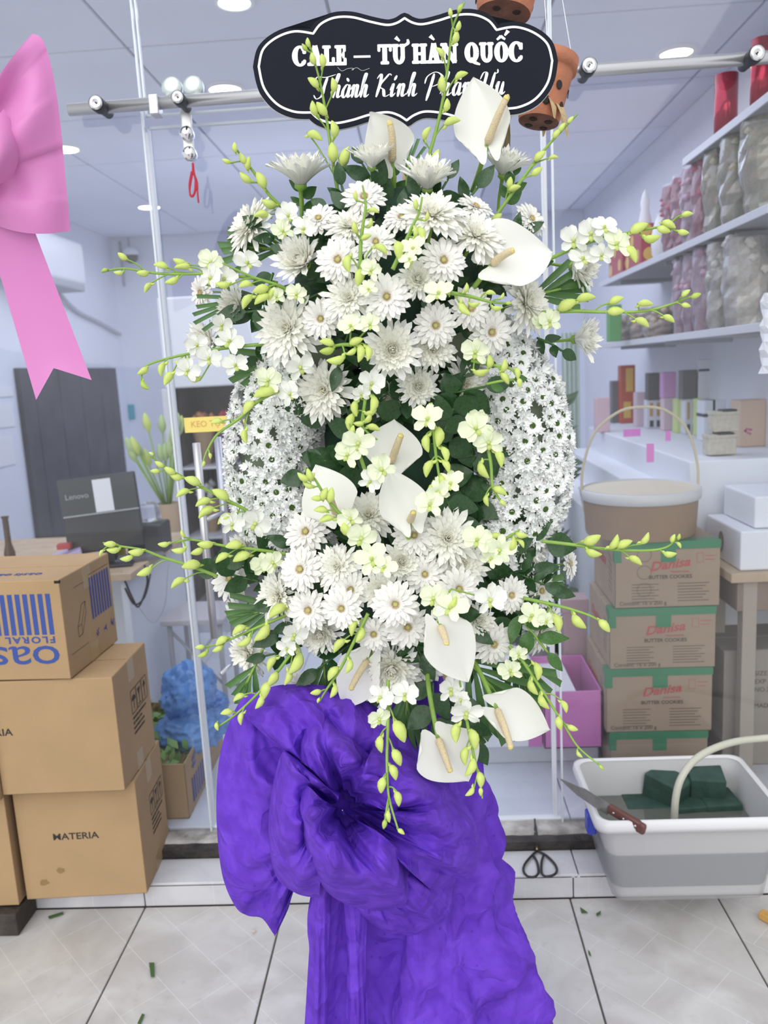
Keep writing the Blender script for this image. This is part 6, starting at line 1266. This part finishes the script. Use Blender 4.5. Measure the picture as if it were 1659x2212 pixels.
# things stacked on top of the row
def on_box(nm, lb, ct, a, b, yt, yb_, Y, c, d=.06): return stand_box(nm, lb, ct, a, b, yt, yb_, 0, mat(lb[:24].replace(' ', '_'), c, .5), d, 'goods on the white display', Y)
Yp = atz(1490, 938, ZD).y
on_box('bottle_box', 'dark bottle box stacked on the white and dark pair', 'box', 1400, 1428, 808, 864, atz(1410, 926, ZD).y+.005, (.10, .09, .10)); on_box('gift_bag', 'bright pink bag behind the dark bottle boxes', 'bag', 1432, 1460, 806, 860, atz(1440, 930, ZD).y+.005, (.62, .32, .58))
on_box('bottle_box', 'dark bottle box on the lime box', 'box', 1474, 1504, 802, 863, Yp+.005, (.11, .10, .09))
o, w_, h = on_box('framed_print', 'white framed card with a dark band standing on the lime boxes', 'frame', 1508, 1560, 780, 862, Yp+.005, (.72, .73, .76), .03); MB().rbox((0, -.001, h*.7), (w_, 0, h*.76), .0003).build('band', M_dark, o)
on_box('picture_frame', 'brown wooden frame behind the white framed card', 'frame', 1556, 1590, 770, 868, Yp-.02, (.36, .27, .19), .02)
M_khaki = mat('khaki_floral_paper', (.46, .42, .33), .6, col2=(.58, .54, .44), vscale=60)
for a, b, yt, yb_, z, lb in ((1531, 1590, 948, 984, .99, 'khaki patterned gift box on the middle step, lower of two'), (1543, 1596, 898, 934, 1.07, 'khaki patterned gift box on top of its twin beside the peach box')):
    o, w_, h = stand_box('patterned_box', lb, 'gift box', a, b, yt, yb_, 0, M_khaki, .07, 'khaki gift boxes', 2.92); MB().rbox((-.002, -.002, h*.98), (w_+.002, .072, h*1.2), .002).build('lid', M_khaki, o); MB().rbox((w_*.3, -.004, h*1.16), (w_*.9, .05, h*1.3), .004).build('ribbon', M_dark, o)
M_ptag = mat('pink_price_tag', (.76, .24, .62), .6)
for k, (a, b, c, d_) in enumerate(((1347, 1384, 926, 944), (1438, 1449, 930, 953), (1397, 1413, 958, 999), (1297, 1307, 919, 936))):
    X_ = .917 if k != 2 else .797; Y = atx((a+b)/2, (c+d_)/2, X_).y; p, q = at(a, d_, Y), at(b, c, Y); tag(MB().rbox((p.x, Y, p.z), (q.x, Y+.004, q.z), .001).build('price_tag', M_ptag), ('wide pink price tag under the red gift box', 'small pink price tag under the pink patterned box', 'pink price tag hanging lowest on the display', 'pink price tag at the far left of the display')[k], 'price tag', 'pink price tags')
# --- cookie cartons, round basket, foam boxes and work table at the right
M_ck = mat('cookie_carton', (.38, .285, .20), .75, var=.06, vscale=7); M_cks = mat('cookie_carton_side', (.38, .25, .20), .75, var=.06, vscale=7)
M_gt = mat('green_tape', (.05, .23, .11), .4); M_redi = mat('red_ink', (.50, .10, .10), .7); M_dki = mat('dark_print', (.12, .09, .07), .8)
YK = 2.50
zs = [(.264, ZI+.001), (.480, .267), (.682, .483), (.895, .686)]
for k, (zt_, zb_) in enumerate(zs):
    pl = (1318, 1310, 1318, 1330)[k]; pr = (1532, 1540, 1545, 1552)[k]; x0, x1 = at(pl, 1400, YK).x, at(pr, 1400, YK).x; W, H, D = x1-x0, zt_-zb_, .34
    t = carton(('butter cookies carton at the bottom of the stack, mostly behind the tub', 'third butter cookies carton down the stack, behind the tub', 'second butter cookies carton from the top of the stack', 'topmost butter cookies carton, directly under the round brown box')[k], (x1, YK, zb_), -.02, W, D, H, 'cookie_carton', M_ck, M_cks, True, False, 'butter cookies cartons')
    M = face_M((-W, -.0008, 0), (1, 0, 0), (0, 0, 1)); L_ = face_M((-W-.0008, D, 0), (0, -1, 0), (0, 0, 1))
    MB().rbox((-W-.002, -.0022, H-.022), (.002, .05, H+.003), .001).build('green_tape', M_gt, t); MB().rbox((-W*.56, -.0026, H-.062), (-W*.42, -.0008, H-.02), .0006).build('green_tape', M_gt, t); MB().rbox((-W-.0026, -.002, H-.06), (-W+.02, .02, H-.02), .0006).build('green_tape', M_gt, t)
    if H > .16:
        o = link('brand_lettering', text_mesh('brand_lettering', 'Danisa', .040, M_redi, .0008, 'CENTER', 1.15, .35), t); o.matrix_local = M @ Matrix.Translation((W*.52, H*.66, 0)) @ Matrix.Rotation(.12, 4, 'Z')
        o = link('printing', text_mesh('printing', 'TRADITIONAL', .009, M_redi), t); o.matrix_local = M @ Matrix.Translation((W*.62, H*.545, 0))
        o = link('printing', text_mesh('printing', 'BUTTER COOKIES', .0165, M_dki, .0003), t); o.matrix_local = M @ Matrix.Translation((W*.53, H*.47, 0))
        o = link('printing', text_mesh('printing', 'Content: 16 x 200 g', .018, M_dki, 0, 'LEFT'), t); o.matrix_local = M @ Matrix.Translation((W*.04, H*.07, 0))
        for j in range(7):
            mb = MB(); y = H*(.36-.045*j); flat_rect(mb, M, W*.60, y, W*(.9-.03*(j % 3)), y+.0022); flat_rect(mb, M, W*.16, y, W*(.42-.04*(j % 2)), y+.002); mb.build('print_line', M_dki, t)
        mb = MB(); flat_line(mb, M, [(W*.78, H*.82), (W*.84, H*.82), (W*.84, H*.68), (W*.78, H*.68), (W*.78, H*.82)], .0012); flat_line(mb, M, [(W*.86, H*.78), (W*.96, H*.78)], .002); flat_line(mb, M, [(W*.86, H*.72), (W*.94, H*.72)], .002); mb.build('print_frame', M_redi, t)
        if k == 3:
            for j in range(3):
                mb = MB(); c_ = [(W*.28+.022*math.cos(a*PI/8), H*(.82-.27*j)+.022*math.sin(a*PI/8)) for a in range(17)]; flat_line(mb, M, c_, .0013); mb.build('print_ring', M_dki, t)
        for j in range(6):
            mb = MB(); flat_line(mb, L_, [(D*.86, H*(.2+.1*j)), (D*.74, H*(.26+.1*j))], .0035); mb.build('print_line', M_dki, t)
        o = link('brand_lettering', text_mesh('brand_lettering', 'Danisa', .05, M_redi, .001, 'CENTER', 1.2, .35), t); o.matrix_local = L_ @ Matrix.Translation((D*.35, H*.6, 0))
ZK = .8995
pc = at(1382, 1075, 2.66); rb_ = .184
bk = thing('round_box_basket', 'round brown hat-box basket with white rim and thin arched handle', 'basket', (pc.x, 2.66, ZK))
M_bk = mat('brown_basket', (.34, .23, .15), .6, var=.06, vscale=5)
MB().lathe([(rb_*.93, 0), (rb_*.95, .01), (rb_*.99, .135), (rb_, .142), (rb_*.96, .142), (rb_*.9, .02), (.001, .018)], 40).build('body', M_bk, bk, True)
MB().lathe([(rb_*1.0, .115), (rb_*1.03, .118), (rb_*1.035, .148), (rb_*.99, .152), (rb_*.985, .118)], 40).build('rim', mat('white_rim', (.66, .66, .64), .4), bk, True)
MB().lathe([(rb_*.98, .146), (.001, .147)], 40).build('lid', mat('cream_lid', (.74, .66, .50), .5), bk, True)
MB().tube(catmull([(-rb_*1.02, 0, .13), (-rb_*1.0, 0, .22), (-rb_*.80, 0, .33), (-rb_*.4, 0, .395), (0, 0, .41), (rb_*.45, 0, .395), (rb_*.82, 0, .33), (rb_*1.0, 0, .22), (rb_*1.02, 0, .13)], 6), .0045, 8).build('handle', mat('cane', (.60, .52, .36), .5), bk, True)
# work table with foam boxes
tb = thing('work_table', 'wooden work table behind the tub at the right edge', 'table')
p = at(1562, 1228, 2.52); ztb = p.z
MB().rbox((p.x, 2.45, ztb-.03), (XR-.01, 2.8, ztb), .003).build('table_top', M_wood, tb); MB().rbox((p.x+.03, 2.48, ztb-.13), (XR-.02, 2.78, ztb-.031), .003).build('apron', mat('brown_table_apron', (.26, .19, .15), .7), tb)
for x in (p.x+.07, XR-.06):
    for y in (2.5, 2.76): MB().rbox((x-.022, y-.022, ZI), (x+.022, y+.022, ztb-.03), .003).build('leg', mat('grey_wood_leg', (.40, .34, .28), .7), tb)
ob = MB().rbox((0, 0, 0), (.34, .30, .125), .006).build('foam_box', M_plw); ob.location = (p.x+.035, 2.475, ztb+.001); tag(ob, 'white foam box on the work table with an oval side hole', 'box'); MB().lathe([(.022, -.001), (.001, -.0012)], 16, Matrix.Translation((-.0006, .16, .06)) @ Matrix.Rotation(PI/2, 4, 'Y'), sx=1.6).build('side_hole_shade', mat('hole_shadow', (.25, .2, .16), .8), ob)  # the hole is a flat oval with its shade put into the colour
ob2 = MB().rbox((0, 0, 0), (.26, .26, .10), .006).build('foam_box', M_plw); ob2.location = (p.x+.085, 2.50, ztb+.128); tag(ob2, 'white foam box stacked on another one at the right edge', 'box')
ob3 = MB().rbox((0, 0, 0), (.12, .09, .035), .003).build('foam_brick', M_wf); ob3.location = (.905, 2.86, .868); ob3.location = (.70, 2.83, .867); tag(ob3, 'dark green foam brick on the lowest display step beside the basket', 'foam brick')
p2 = at(1545, 1592, 2.62); o = carton('large grey-brown carton under the work table', (XR-.03, 2.56, ZI+.001), 0, XR-.03-p2.x, .26, .40, 'storage_carton', mat('grey_cardboard', (.31, .27, .23), .8, var=.06), mat('grey_cardboard', (.31, .27, .23), .8), True, False)
for i, tx in enumerate(('SIZE', 'EXP', 'NO.2', '', 'MADE')):
    if tx: q = link('printing', text_mesh('printing', tx, .022, M_dki, 0, 'LEFT'), o); q.matrix_local = face_M((-(XR-.03-p2.x)+.10, -.001, .32-.028*i), (1, 0, 0), (0, 0, 1))
# clipped tool and boxes on the steps
bx, w_, h = stand_box('beige_box', 'beige carton on the lower display step behind the basket handle', 'box', 1345, 1460, 1035, 1066, .866, mat('beige_carton', (.58, .52, .44), .7), .12)
t_ = thing('garden_shears', 'grey-green garden shears standing in a holder behind the basket', 'shears', (bx.location.x+w_*.62, bx.location.y+.04, .866+h))
for a in (-.25, .12, .42):
    MB().rbox((-.008, -.006, 0), (.008, .006, .105), .004, Matrix.Translation((a*.06, 0, -.005)) @ Matrix.Rotation(.35+a*.3, 4, 'Y')).build('handle', mat('grey_green_plastic', (.10, .16, .16), .5), t_)
rc_ = MB().lathe([(.06, 0), (.075, .09), (.08, .095), (.07, .09), (.06, .01)], 24).build('round_pot', mat('cream_pot', (.66, .62, .52), .6), None, True); rc_.location = (.70, 3.25, .866); tag(rc_, 'cream round pot at the far end of the low step', 'pot')
# paper wrap hanging at the right edge
pw = at(1668, 720, 2.36)
MB_ = MB()
MB_.grid(lambda i, j: Vector((.028*math.cos(i/12*2*PI)*(1+.3*math.sin(j*2.1+i)), .028*math.sin(i/12*2*PI)*(1+.25*math.cos(j*1.7+i*2)), .11-.22*j/10)), 12, 10)
o = MB_.build('paper_wrap', mat('white_tissue', (.86, .86, .88), .7), None, False); o.location = pw; tag(o, 'crumpled white tissue wrap hanging at the right edge', 'paper')
# pink gift box, plinth and pale box behind the wreath
M_pbox = mat('pink_box', (.62, .20, .50), .5); M_plin = mat('pale_plinth', (.62, .64, .66), .5)
pl_ = MB().rbox((-.35, 2.62, ZI+.001), (.56, 3.35, .195), .004).build('plinth', M_plin); tag(pl_, 'low pale plinth on the shop floor under the pink box', 'plinth')
zp = .196
a = atz(1176, 1618, zp); b = atz(1303, 1617, zp); bx_ = thing('pink_gift_box', 'open bright pink box standing on the pale plinth behind the wreath', 'box', (a.x, a.y, zp)); W = b.x-a.x; D, H = .34, .20
for q, r_ in (((0, 0, 0), (W, .006, H)), ((W-.006, 0, 0), (W, D, H)), ((0, D-.006, 0), (W, D, H)), ((0, 0, 0), (.006, D, H)), ((0, 0, 0), (W, D, .006))): MB().rbox(q, r_, .0015).build('panel', M_pbox, bx_)
MB().rbox((.006, .006, H-.03), (W*.62, D-.006, H-.026), .001).build('liner', M_plw, bx_)
wb = atz(1035, 1620, zp); o = MB().rbox((0, 0, 0), (a.x-wb.x-.004, .40, .215), .004).build('white_carton', M_plw); o.location = (wb.x, a.y+.02, zp); tag(o, 'white carton standing left of the open pink box', 'box')
MB().rbox((a.x-wb.x-.05, -.002, 0), (a.x-wb.x-.004, 0, .14), .0005).build('pink_panel', M_pbox, o)
pk = atz(1190, 1500, .40); o = MB().rbox((0, 0, 0), (.085, .085, .26), .003).build('tall_pink_box', mat('dusty_pink_box', (.50, .34, .36), .6)); o.location = (.455, 2.95, zp+H*.0); tag(o, 'tall dusty pink box standing behind the pink box', 'box'); o.location = (.50, a.y+D+.03, zp); MB().rbox((-.006, -.006, .235), (.091, .091, .27), .003).build('lid', MATS['dusty_pink_box'], o); o.scale = (1, 1, 1.5)
# green plants and a pale curtain behind the glass edge at the right
M_plant = mat('blurred_foliage', (.06, .12, .055), .6, var=.4, vscale=20)
def plant(label, x, y, z0, w_, h, n, m, seed, nm='potted_foliage'):
    rn = random.Random(seed); t = thing(nm, label, 'plant', (x, y, z0)); mb = MB()
    for k in range(n):
        b = Vector((rn.uniform(-w_, w_), rn.uniform(-.1, .1), rn.uniform(.12, h))); d = Vector((rn.uniform(-1, 1), rn.uniform(-1, .3), rn.uniform(-.3, 1))).normalized(); s_ = d.orthogonal().normalized(); u_ = d.cross(s_); L = rn.uniform(.06, .12)
        mb.add([b, b+d*L*.45+s_*L*.25+u_*.01, b+d*L, b+d*L*.45-s_*L*.25+u_*.01], [(0, 1, 2, 3)])
    mb.build('leaves', m, t)['kind'] = 'stuff'
    MB().lathe([(.07, 0), (.09, .16), (.095, .17), (.08, .165)], 18).build('pot', mat('grey_pot', (.45, .46, .48), .6), t, True)
    return t
plant('tall dark foliage plant inside the shop, right of the wreath', .50, 3.6, ZI, .12, 1.25, 420, M_plant, 1)
plant('dark foliage plant standing behind the lower right of the wreath', .42, 3.15, ZI+.09, .09, .55, 160, M_plant, 2)
def curt(i, j): x = .80+.10*i/20; return Vector((x, 4.62+.02*math.sin(i*1.3), 1.62-(1.62-ZI)*j/8))
tag(MB().grid(curt, 20, 8).build('curtain', mat('pale_green_curtain', (.52, .60, .54), .7), None, True), 'pale green curtain strip hanging at the back right of the shop', 'curtain')
# --- left side: desk, monitor, papers, cooler, stool, bags
M_desk = M_wood
dk_ = thing('desk', 'pale wooden counter desk behind the left glass with a white side panel', 'desk')
zd = .76; e = atz(345, 1192, zd)
MB().rbox((XL+.02, 2.95, zd-.03), (-1.125, 3.75, zd), .004).build('table_top', M_desk, dk_); MB().rbox((-1.19, 3.0, ZI), (-1.16, 3.72, zd-.031), .003).build('side_panel', mat('pale_blue_panel', (.72, .75, .80), .6), dk_); MB().rbox((XL+.05, 3.68, ZI), (-1.192, 3.71, zd-.031), .003).build('back_panel', MATS['pale_blue_panel'], dk_)
# monitor, seen from behind
mp_ = at(235, 1222, 3.10); mn = thing('monitor', 'black desktop monitor seen from behind with a white paper label', 'monitor', (mp_.x, 3.1, zd+.001), .20)
wM, hM = 160*mpp(mp_), .30
zc_ = .06; TM = Matrix.Translation((0, 0, zc_)) @ Matrix.Rotation(-.10, 4, 'X') @ Matrix.Rotation(-.06, 4, 'Y')
MB().rbox((-wM/2, 0, 0), (wM/2, .035, hM), .006, TM).build('back_shell', M_dark, mn); MB().rbox((-wM/2, -.008, hM*.50), (wM/2, 0, hM), .003, TM).build('upper_cover', mat('dark_grey_plastic', (.045, .048, .052), .35), mn)
MB().rbox((-wM/2+.005, -.0095, hM*.495), (wM/2, -.007, hM*.515), .001, TM).build('trim', MATS['grey_painted_metal'], mn)
MB().rbox((-.03, .0, -.05), (.03, .05, .02), .004, Matrix.Translation((0, 0, zc_))).build('neck', M_dark, mn); MB().rbox((-.10, -.06, 0), (.10, .10, .012), .004).build('base', M_dark, mn)
MB().rbox((-.015, -.0105, hM*.52), (.055, -.0085, hM*.95), .0005, TM).build('paper_label', mat('white_paper', (.82, .83, .85), .7), mn)
o = link('lettering', text_mesh('lettering', 'Lenovo', .030, MATS['grey_painted_metal'], 0), mn); o.matrix_local = TM @ face_M((-wM*.27, -.0095, hM*.76), (1, 0, 0), (0, 0, 1))
# desk clutter
def slab(nm, lb, ct, px, py, s, rz, m, z=zd+.001, ty=0):
    q = atz(px, py, z); o = MB().rbox((-s[0]/2, -s[1]/2, 0), (s[0]/2, s[1]/2, s[2]), .002).build(nm, m); o.location = q; o.rotation_euler = (0, ty, rz); return tag(o, lb, ct)
slab('cardboard_sheet', 'tan cardboard sheet propped on the desk beside the monitor', 'sheet', 135, 1205, (.16, .20, .012), .3, M_wood, zd+.03, -.3)
slab('paper_stack', 'lilac paper sheets on the desk behind the top carton', 'papers', 145, 1203, (.12, .13, .02), .4, mat('lilac_paper', (.56, .48, .70), .6), zd+.05, -.25)
slab('paper_stack', 'white paper sheets at the left of the desk', 'papers', 85, 1225, (.12, .10, .02), .1, MATS['white_paper'])
slab('red_box', 'small red box on the desk by the papers', 'box', 140, 1185, (.05, .04, .02), .2, mat('red_plastic', (.5, .07, .07), .5), zd+.09)
slab('keyboard', 'dark keyboard at the right end of the desk', 'keyboard', 300, 1208, (.20, .10, .018), .5, mat('grey_keys', (.16, .16, .17), .5))
slab('yellow_pouch', 'small yellow and pink pouch beside the monitor', 'pouch', 258, 1205, (.05, .04, .045), .2, mat('yellow_fabric', (.58, .50, .10), .6))
slab('pink_pouch', 'small pink pouch beside the monitor foot', 'pouch', 236, 1208, (.04, .04, .045), .2, mat('pale_pink_fabric', (.72, .48, .58), .6))
p = atz(25, 1225, zd); o = MB().lathe([(.02, 0), (.022, .06), (.012, .1), (.012, .2), (.016, .21)], 14).build('brown_bottle', mat('brown_glass', (.09, .05, .03), .25), None, True); o.location = p; tag(o, 'brown bottle at the far left end of the desk', 'bottle')
pr_ = thing('cash_printer', 'black receipt printer with crumpled film behind the monitor', 'printer', (at(330, 1175, 3.3).x, 3.3, zd+.001)); MB().rbox((-.09, -.06, 0), (.06, .08, .13), .01).build('body', M_dark, pr_); MB().lathe([(.001, .13), (.05, .14), (.045, .2), (.02, .22), (.001, .225)], 9).build('film_wad', M_film, pr_)
# cables under the desk
for k, l in enumerate(([(262, 1235), (285, 1290), (300, 1310), (318, 1260), (312, 1220)], [(270, 1270), (290, 1305), (312, 1290), (325, 1240)], [(300, 1312), (330, 1345), (355, 1310), (362, 1240), (366, 1190)])):
    tag(MB().tube(catmull([at(x, y, 2.98) for x, y in l], 8), .004 if k < 2 else .002, 6).build('cable', M_dark if k < 2 else M_grey, None, True), ('black cable loop hanging under the desk edge, outer one', 'black cable loop hanging under the desk edge, inner one', 'thin grey cord sagging from the desk to the wall')[k], 'cable', 'cables under the desk')
# dark wood panel on the left wall, air conditioner, papers, camera
t = thing('wood_panel', 'dark wood panel leaning on the left wall behind the desk', 'panel', (XL+.002, 0, 0))
nb_ = 9
for k in range(nb_):
    y0_, y1_ = 4.74+(6.3-4.74)*k/nb_, 4.74+(6.3-4.74)*(k+1)/nb_
    MB().rbox((0, y0_+.001, .12), (.03+.002*(k % 2), y1_-.001, 1.595), .002).build('plank', mat('dark_wood_stain', (.075, .072, .085), .5, col2=(.05, .045, .05), vscale=6), t)
ac = thing('air_conditioner', 'white wall air conditioner half hidden by the pink bow', 'air conditioner', (XL+.002, 0, 0))
a0, a1 = atx(70, 500, XL+.2), atx(160, 500, XL+.2)
MB().rbox((0, 4.6, 2.12), (.20, 5.5, 2.40), .03).build('casing', mat('white_appliance', (.80, .81, .84), .35), ac, True); MB().rbox((.03, 4.62, 2.085), (.19, 5.48, 2.13), .012).build('air_flap', mat('grey_flap', (.36, .38, .42), .5), ac)
MB().tube(catmull([(.03, 5.4, 2.09), (.02, 5.7, 1.99), (.02, 6.1, 1.93), (.02, 6.5, 1.86)], 6), .014, 8).build('drain_pipe', mat('grey_pipe', (.45, .46, .52), .5), ac, True)
for k, (px, ya_, yb_) in enumerate(((6, 836, 858), (8, 870, 925), (10, 940, 1010))):
    a, b = atx(0, yb_, XL+.004), atx(26, ya_, XL+.004); tag(MB().rbox((XL+.002, a.y-.1, a.z), (XL+.006, b.y, b.z), .001).build('paper_sheet', MATS['white_paper']), ('white paper notice taped highest on the left wall', 'white paper notice taped second down on the left wall', 'white paper notice taped lowest on the left wall')[k], 'paper', 'notices on the left wall')
cmr = thing('dome_camera', 'small white dome camera with dark lens mounted on the back wall', 'camera', at(283, 552, YB-.09))
MB().lathe([(.001, .06), (.05, .055), (.062, .02), (.06, 0)], 18).build('housing', MATS['white_appliance'], cmr, True); MB().lathe([(.055, .0), (.048, -.035), (.025, -.055), (.001, -.06)], 18).build('lens', M_dark, cmr, True)
MB().tube([(-.10, .06, .12), (-.10, .06, -.22)], .01, 6).build('conduit', M_grey, cmr, True); MB().tube([(-.03, .06, .14), (-.03, .06, .05)], .008, 6).build('conduit', M_grey, cmr, True); MB().rbox((-.11, .04, -.02), (.02, .06, .02), .004).build('bracket', MATS['white_appliance'], cmr)
p = at(281, 890, YB-.015); tag(MB().rbox((-.035, 0, -.06), (.035, .012, .06), .004).build('teal_pouch', mat('teal_fabric', (.10, .40, .46), .6)), 'teal pouch hanging on the wall beside the dark panel', 'pouch').location = p; p3 = at(267, 875, YB-.015); o = MB().rbox((-.03, 0, -.06), (.03, .012, .05), .004).build('key_rack', M_grey); o.location = p3; tag(o, 'grey key rack on the wall left of the teal pouch', 'rack')
# flower cooler behind the door
fc = thing('flower_cooler', 'glass flower cooler with a pale header behind the sliding door', 'cooler', (0, 0, 0)); xa_, xb_ = at(372, 1000, 4.2).x, .1
M_cf = mat('cooler_frame', (.60, .61, .64), .4); M_ci = mat('cooler_inside', (.22, .19, .17), .7, var=.3, vscale=5)
ztop = at(400, 838, 4.2).z
MB().rbox((xa_, 4.2, ztop), (xb_, 4.8, at(400, 640, 4.2).z), .01).build('header', mat('cooler_header', (.70, .72, .76), .5), fc)
MB().rbox((xa_, 4.78, ZI), (xb_, 4.82, ztop), .004).build('back_panel', M_ci, fc); MB().rbox((xa_, 4.2, ZI), (xb_, 4.8, ZI+.12), .004).build('plinth', M_cf, fc)
for x in (xa_, (xa_+xb_)/2, xb_): MB().rbox((x-.018, 4.19, ZI), (x+.018, 4.22, ztop), .004).build('post', M_cf, fc)
MB().rbox((xa_-.004, 4.22, ZI), (xa_+.004, 4.8, ztop), .002).build('side_wall', M_ci, fc)
for z in (.62, 1.0): MB().rbox((xa_+.02, 4.24, z), (xb_-.02, 4.76, z+.012), .002).build('shelf', M_cf, fc)
M_wrapw = mat('kraft_wrap', (.42, .30, .19), .7)
for k in range(12):
    x = xa_+.13+.14*(k % 6); z = (.63, 1.013)[k//6]; t = thing('cooler_bouquet', 'bouquet in the cooler, %s shelf, spot %s from the glass door handle' % (('lower', 'upper')[k//6], ('first', 'second', 'third', 'fourth', 'fifth', 'sixth')[k % 6]), 'bouquet', (x, 4.40, z), 0, 'bouquets in the cooler'); t.scale = (1.3, 1.3, 1.3)
    MB().lathe([(.02, 0), (.05, .14), (.056, .15), (.045, .14)], 10).build('wrap', (M_wrapw, mat('purple_wrap', (.25, .12, .25), .6), mat('cream_wrap', (.58, .55, .50), .7))[k % 3], t, True)
    mb = MB(); rn = random.Random(k)
    for j in range(20):
        a = rn.uniform(0, 6.28); r = rn.uniform(0, .05); mb.lathe([(.001, -.015), (.017, 0), (.001, .015)], 6, Matrix.Translation((r*math.cos(a), r*math.sin(a), .16+rn.uniform(0, .05))))
    mb.build('blossoms', (mat('white_blossom', (.8, .8, .76), .7), mat('green_blossom', (.35, .45, .15), .7), mat('orange_blossom', (.62, .30, .15), .7), mat('red_blossom', (.45, .08, .12), .7))[k % 4], t, True)['kind'] = 'stuff'
# yellow sticker on the door
ya, yb_ = at(400, 936, YG+.024), at(530, 893, YG+.024); ys_ = thing('yellow_sticker', 'yellow sticker with red capital lettering on the sliding door', 'sticker', (ya.x, YG+.0235, ya.z))
MB().rbox((0, 0, .001), (yb_.x-ya.x, .001, yb_.z-ya.z-.004), .0003).build('film', mat('yellow_vinyl', (.88, .72, .20), .5), ys_)
o = link('lettering', text_mesh('lettering', 'KEO TỰ PHÍA', .024, mat('orange_print', (.72, .40, .14), .6), 0, 'LEFT', 1.0), ys_); o.matrix_local = face_M((.018, -.0006, (yb_.z-ya.z)*.5), (1, 0, 0), (0, 0, 1))
# bucket of green buds
vb = thing('bud_vase', 'tall cardboard tube holding pale green lisianthus buds behind the glass edge', 'vase', (at(372, 1180, 3.9).x, 3.9, zd-.2)); MB().lathe([(.05, 0), (.055, .32), (.05, .32), (.045, .02)], 18).build('tube', M_wrapw, vb, True)
MB().lathe([(.09, -.56), (.09, -.001)], 18, cap=True).build('stand', M_grey, vb, True)
rn = random.Random(4)
for k in range(16):
    x, y = rn.uniform(-.17, .10), rn.uniform(-.06, .06); z = .5+rn.uniform(0, .2); d = Vector((x, y, .4)).normalized()
    MB().tube([(x*.1, y*.3, .3), (x, y, z)], .004, 5).build('bud_stem', M_stem, vb, True); MB().lathe([(.004, -.01), (.018, .015), (.02, .035), (.011, .07), (.001, .085)], 9, Matrix.Translation((x, y, z)) @ d.to_track_quat('Z', 'Y').to_matrix().to_4x4()).build('bud', mat('pale_green_bud', (.42, .55, .24), .5) if k % 5 else M_bud, vb, True)
# steel stool
sl = thing('steel_stool', 'grey metal stool with crossed legs behind the glass door', 'stool', (0, 0, 0)); z = .50
c = [atz(344, 1342, z), atz(470, 1345, z)]; x0_, x1_, y0_, y1_ = c[0].x, c[0].x+.27, c[0].y, c[0].y+.28
MB().rbox((x0_, y0_, z-.025), (x1_, y1_, z), .006).build('seat', mat('grey_seat', (.50, .48, .50), .6), sl)
for x in (x0_+.03, x1_-.03):
    for y in (y0_+.03, y1_-.03): MB().tube([(x, y, z-.025), (x, y, ZI)], .011, 8).build('leg', M_grey, sl, True)
MB().tube([(x0_+.03, y0_+.03, .2), (x1_-.03, y0_+.03, z-.05)], .006, 6).build('brace', M_grey, sl, True); MB().tube([(x1_-.03, y0_+.03, .2), (x0_+.03, y0_+.03, z-.05)], .006, 6).build('brace', M_grey, sl, True)
# carton with leaves and blue bags
pc_ = atz(404, 1780, ZI); W, D, H = .30, .50, .185
lc = thing('open_carton', 'open carton with blue print holding cut greens, inside the glass beside the stack', 'box', (pc_.x-W, 2.312, ZI+.001), .02)
for q, r_ in (((0, 0, 0), (W, .004, H)), ((W-.004, 0, 0), (W, D, H)), ((0, D-.004, 0), (W, D, H)), ((0, 0, 0), (.004, D, H)), ((0, 0, 0), (W, D, .004))): MB().rbox(q, r_, .001).build('panel', M_card, lc)
mb = MB(); M = face_M((W+.0008, 0, 0), (0, 1, 0), (0, 0, 1))
for k in range(9): flat_rect(mb, M, .06+.026*k, .02, .075+.026*k, H*.55)
mb.build('stripes', M_ink, lc)
mb = MB()
for k in range(5): flat_line(mb, M, [(.07+random.uniform(0, .06), H*.68+random.uniform(0, .045)), (.07+random.uniform(0, .06), H*.68+random.uniform(0, .045))], .006)
mb.build('printed_marks', M_ink, lc)
gl = thing('cut_greens', 'bright green leaves filling the open carton under the blue bags', 'foliage', tuple(lc.location), .02); mb = MB(); rn = random.Random(8)
for k in range(260):
    b = Vector((rn.uniform(.02, W-.02), rn.uniform(.02, D-.02), H*rn.uniform(.75, 1.05))); d = Vector((rn.uniform(-1, 1), rn.uniform(-1, 1), rn.uniform(0, .8))).normalized(); s_ = d.orthogonal().normalized(); L = .05
    mb.add([b, b+d*L*.5+s_*.012, b+d*L, b+d*L*.5-s_*.012], [(0, 1, 2, 3)])
mb.build('leaves', mat('fresh_green_leaf', (.20, .36, .10), .5), gl)['kind'] = 'stuff'
M_bag = mat('blue_plastic_bag', (.17, .40, .82), .2, trans=.25, var=.25, vscale=9, bump=.5, bscale=30)
def bag(label, P, s, seed):
    def f(i, j):
        a, v = 2*PI*i/64, j/40*PI; n = Vector((math.cos(a)*math.sin(v), math.sin(a)*math.sin(v), math.cos(v))); k = 1+.25*noise.noise(n*1.5+Vector((seed, 0, 0)))+.17*(1-2.4*abs(noise.noise(n*3.0+Vector((0, seed, 0)))))+.10*(1-2.4*abs(noise.noise(n*6.5+Vector((seed, 0, 1)))))
        return Vector((n.x*s[0], n.y*s[1], n.z*s[2]))*k
    o = MB().grid(f, 64, 40).build('blue_bag', M_bag, None, True); o.location = P; return tag(o, label, 'plastic bag', 'blue plastic bags')
bag('crumpled blue plastic bag on top of the heap behind the glass', at(404, 1490, 2.58), (.078, .09, .078), 1); bag('crumpled blue plastic bag lower down on the carton of greens', at(415, 1572, 2.56), (.10, .10, .062), 5); bag('small knotted blue plastic bag at the right of the heap', at(462, 1518, 2.74), (.045, .05, .04), 9)
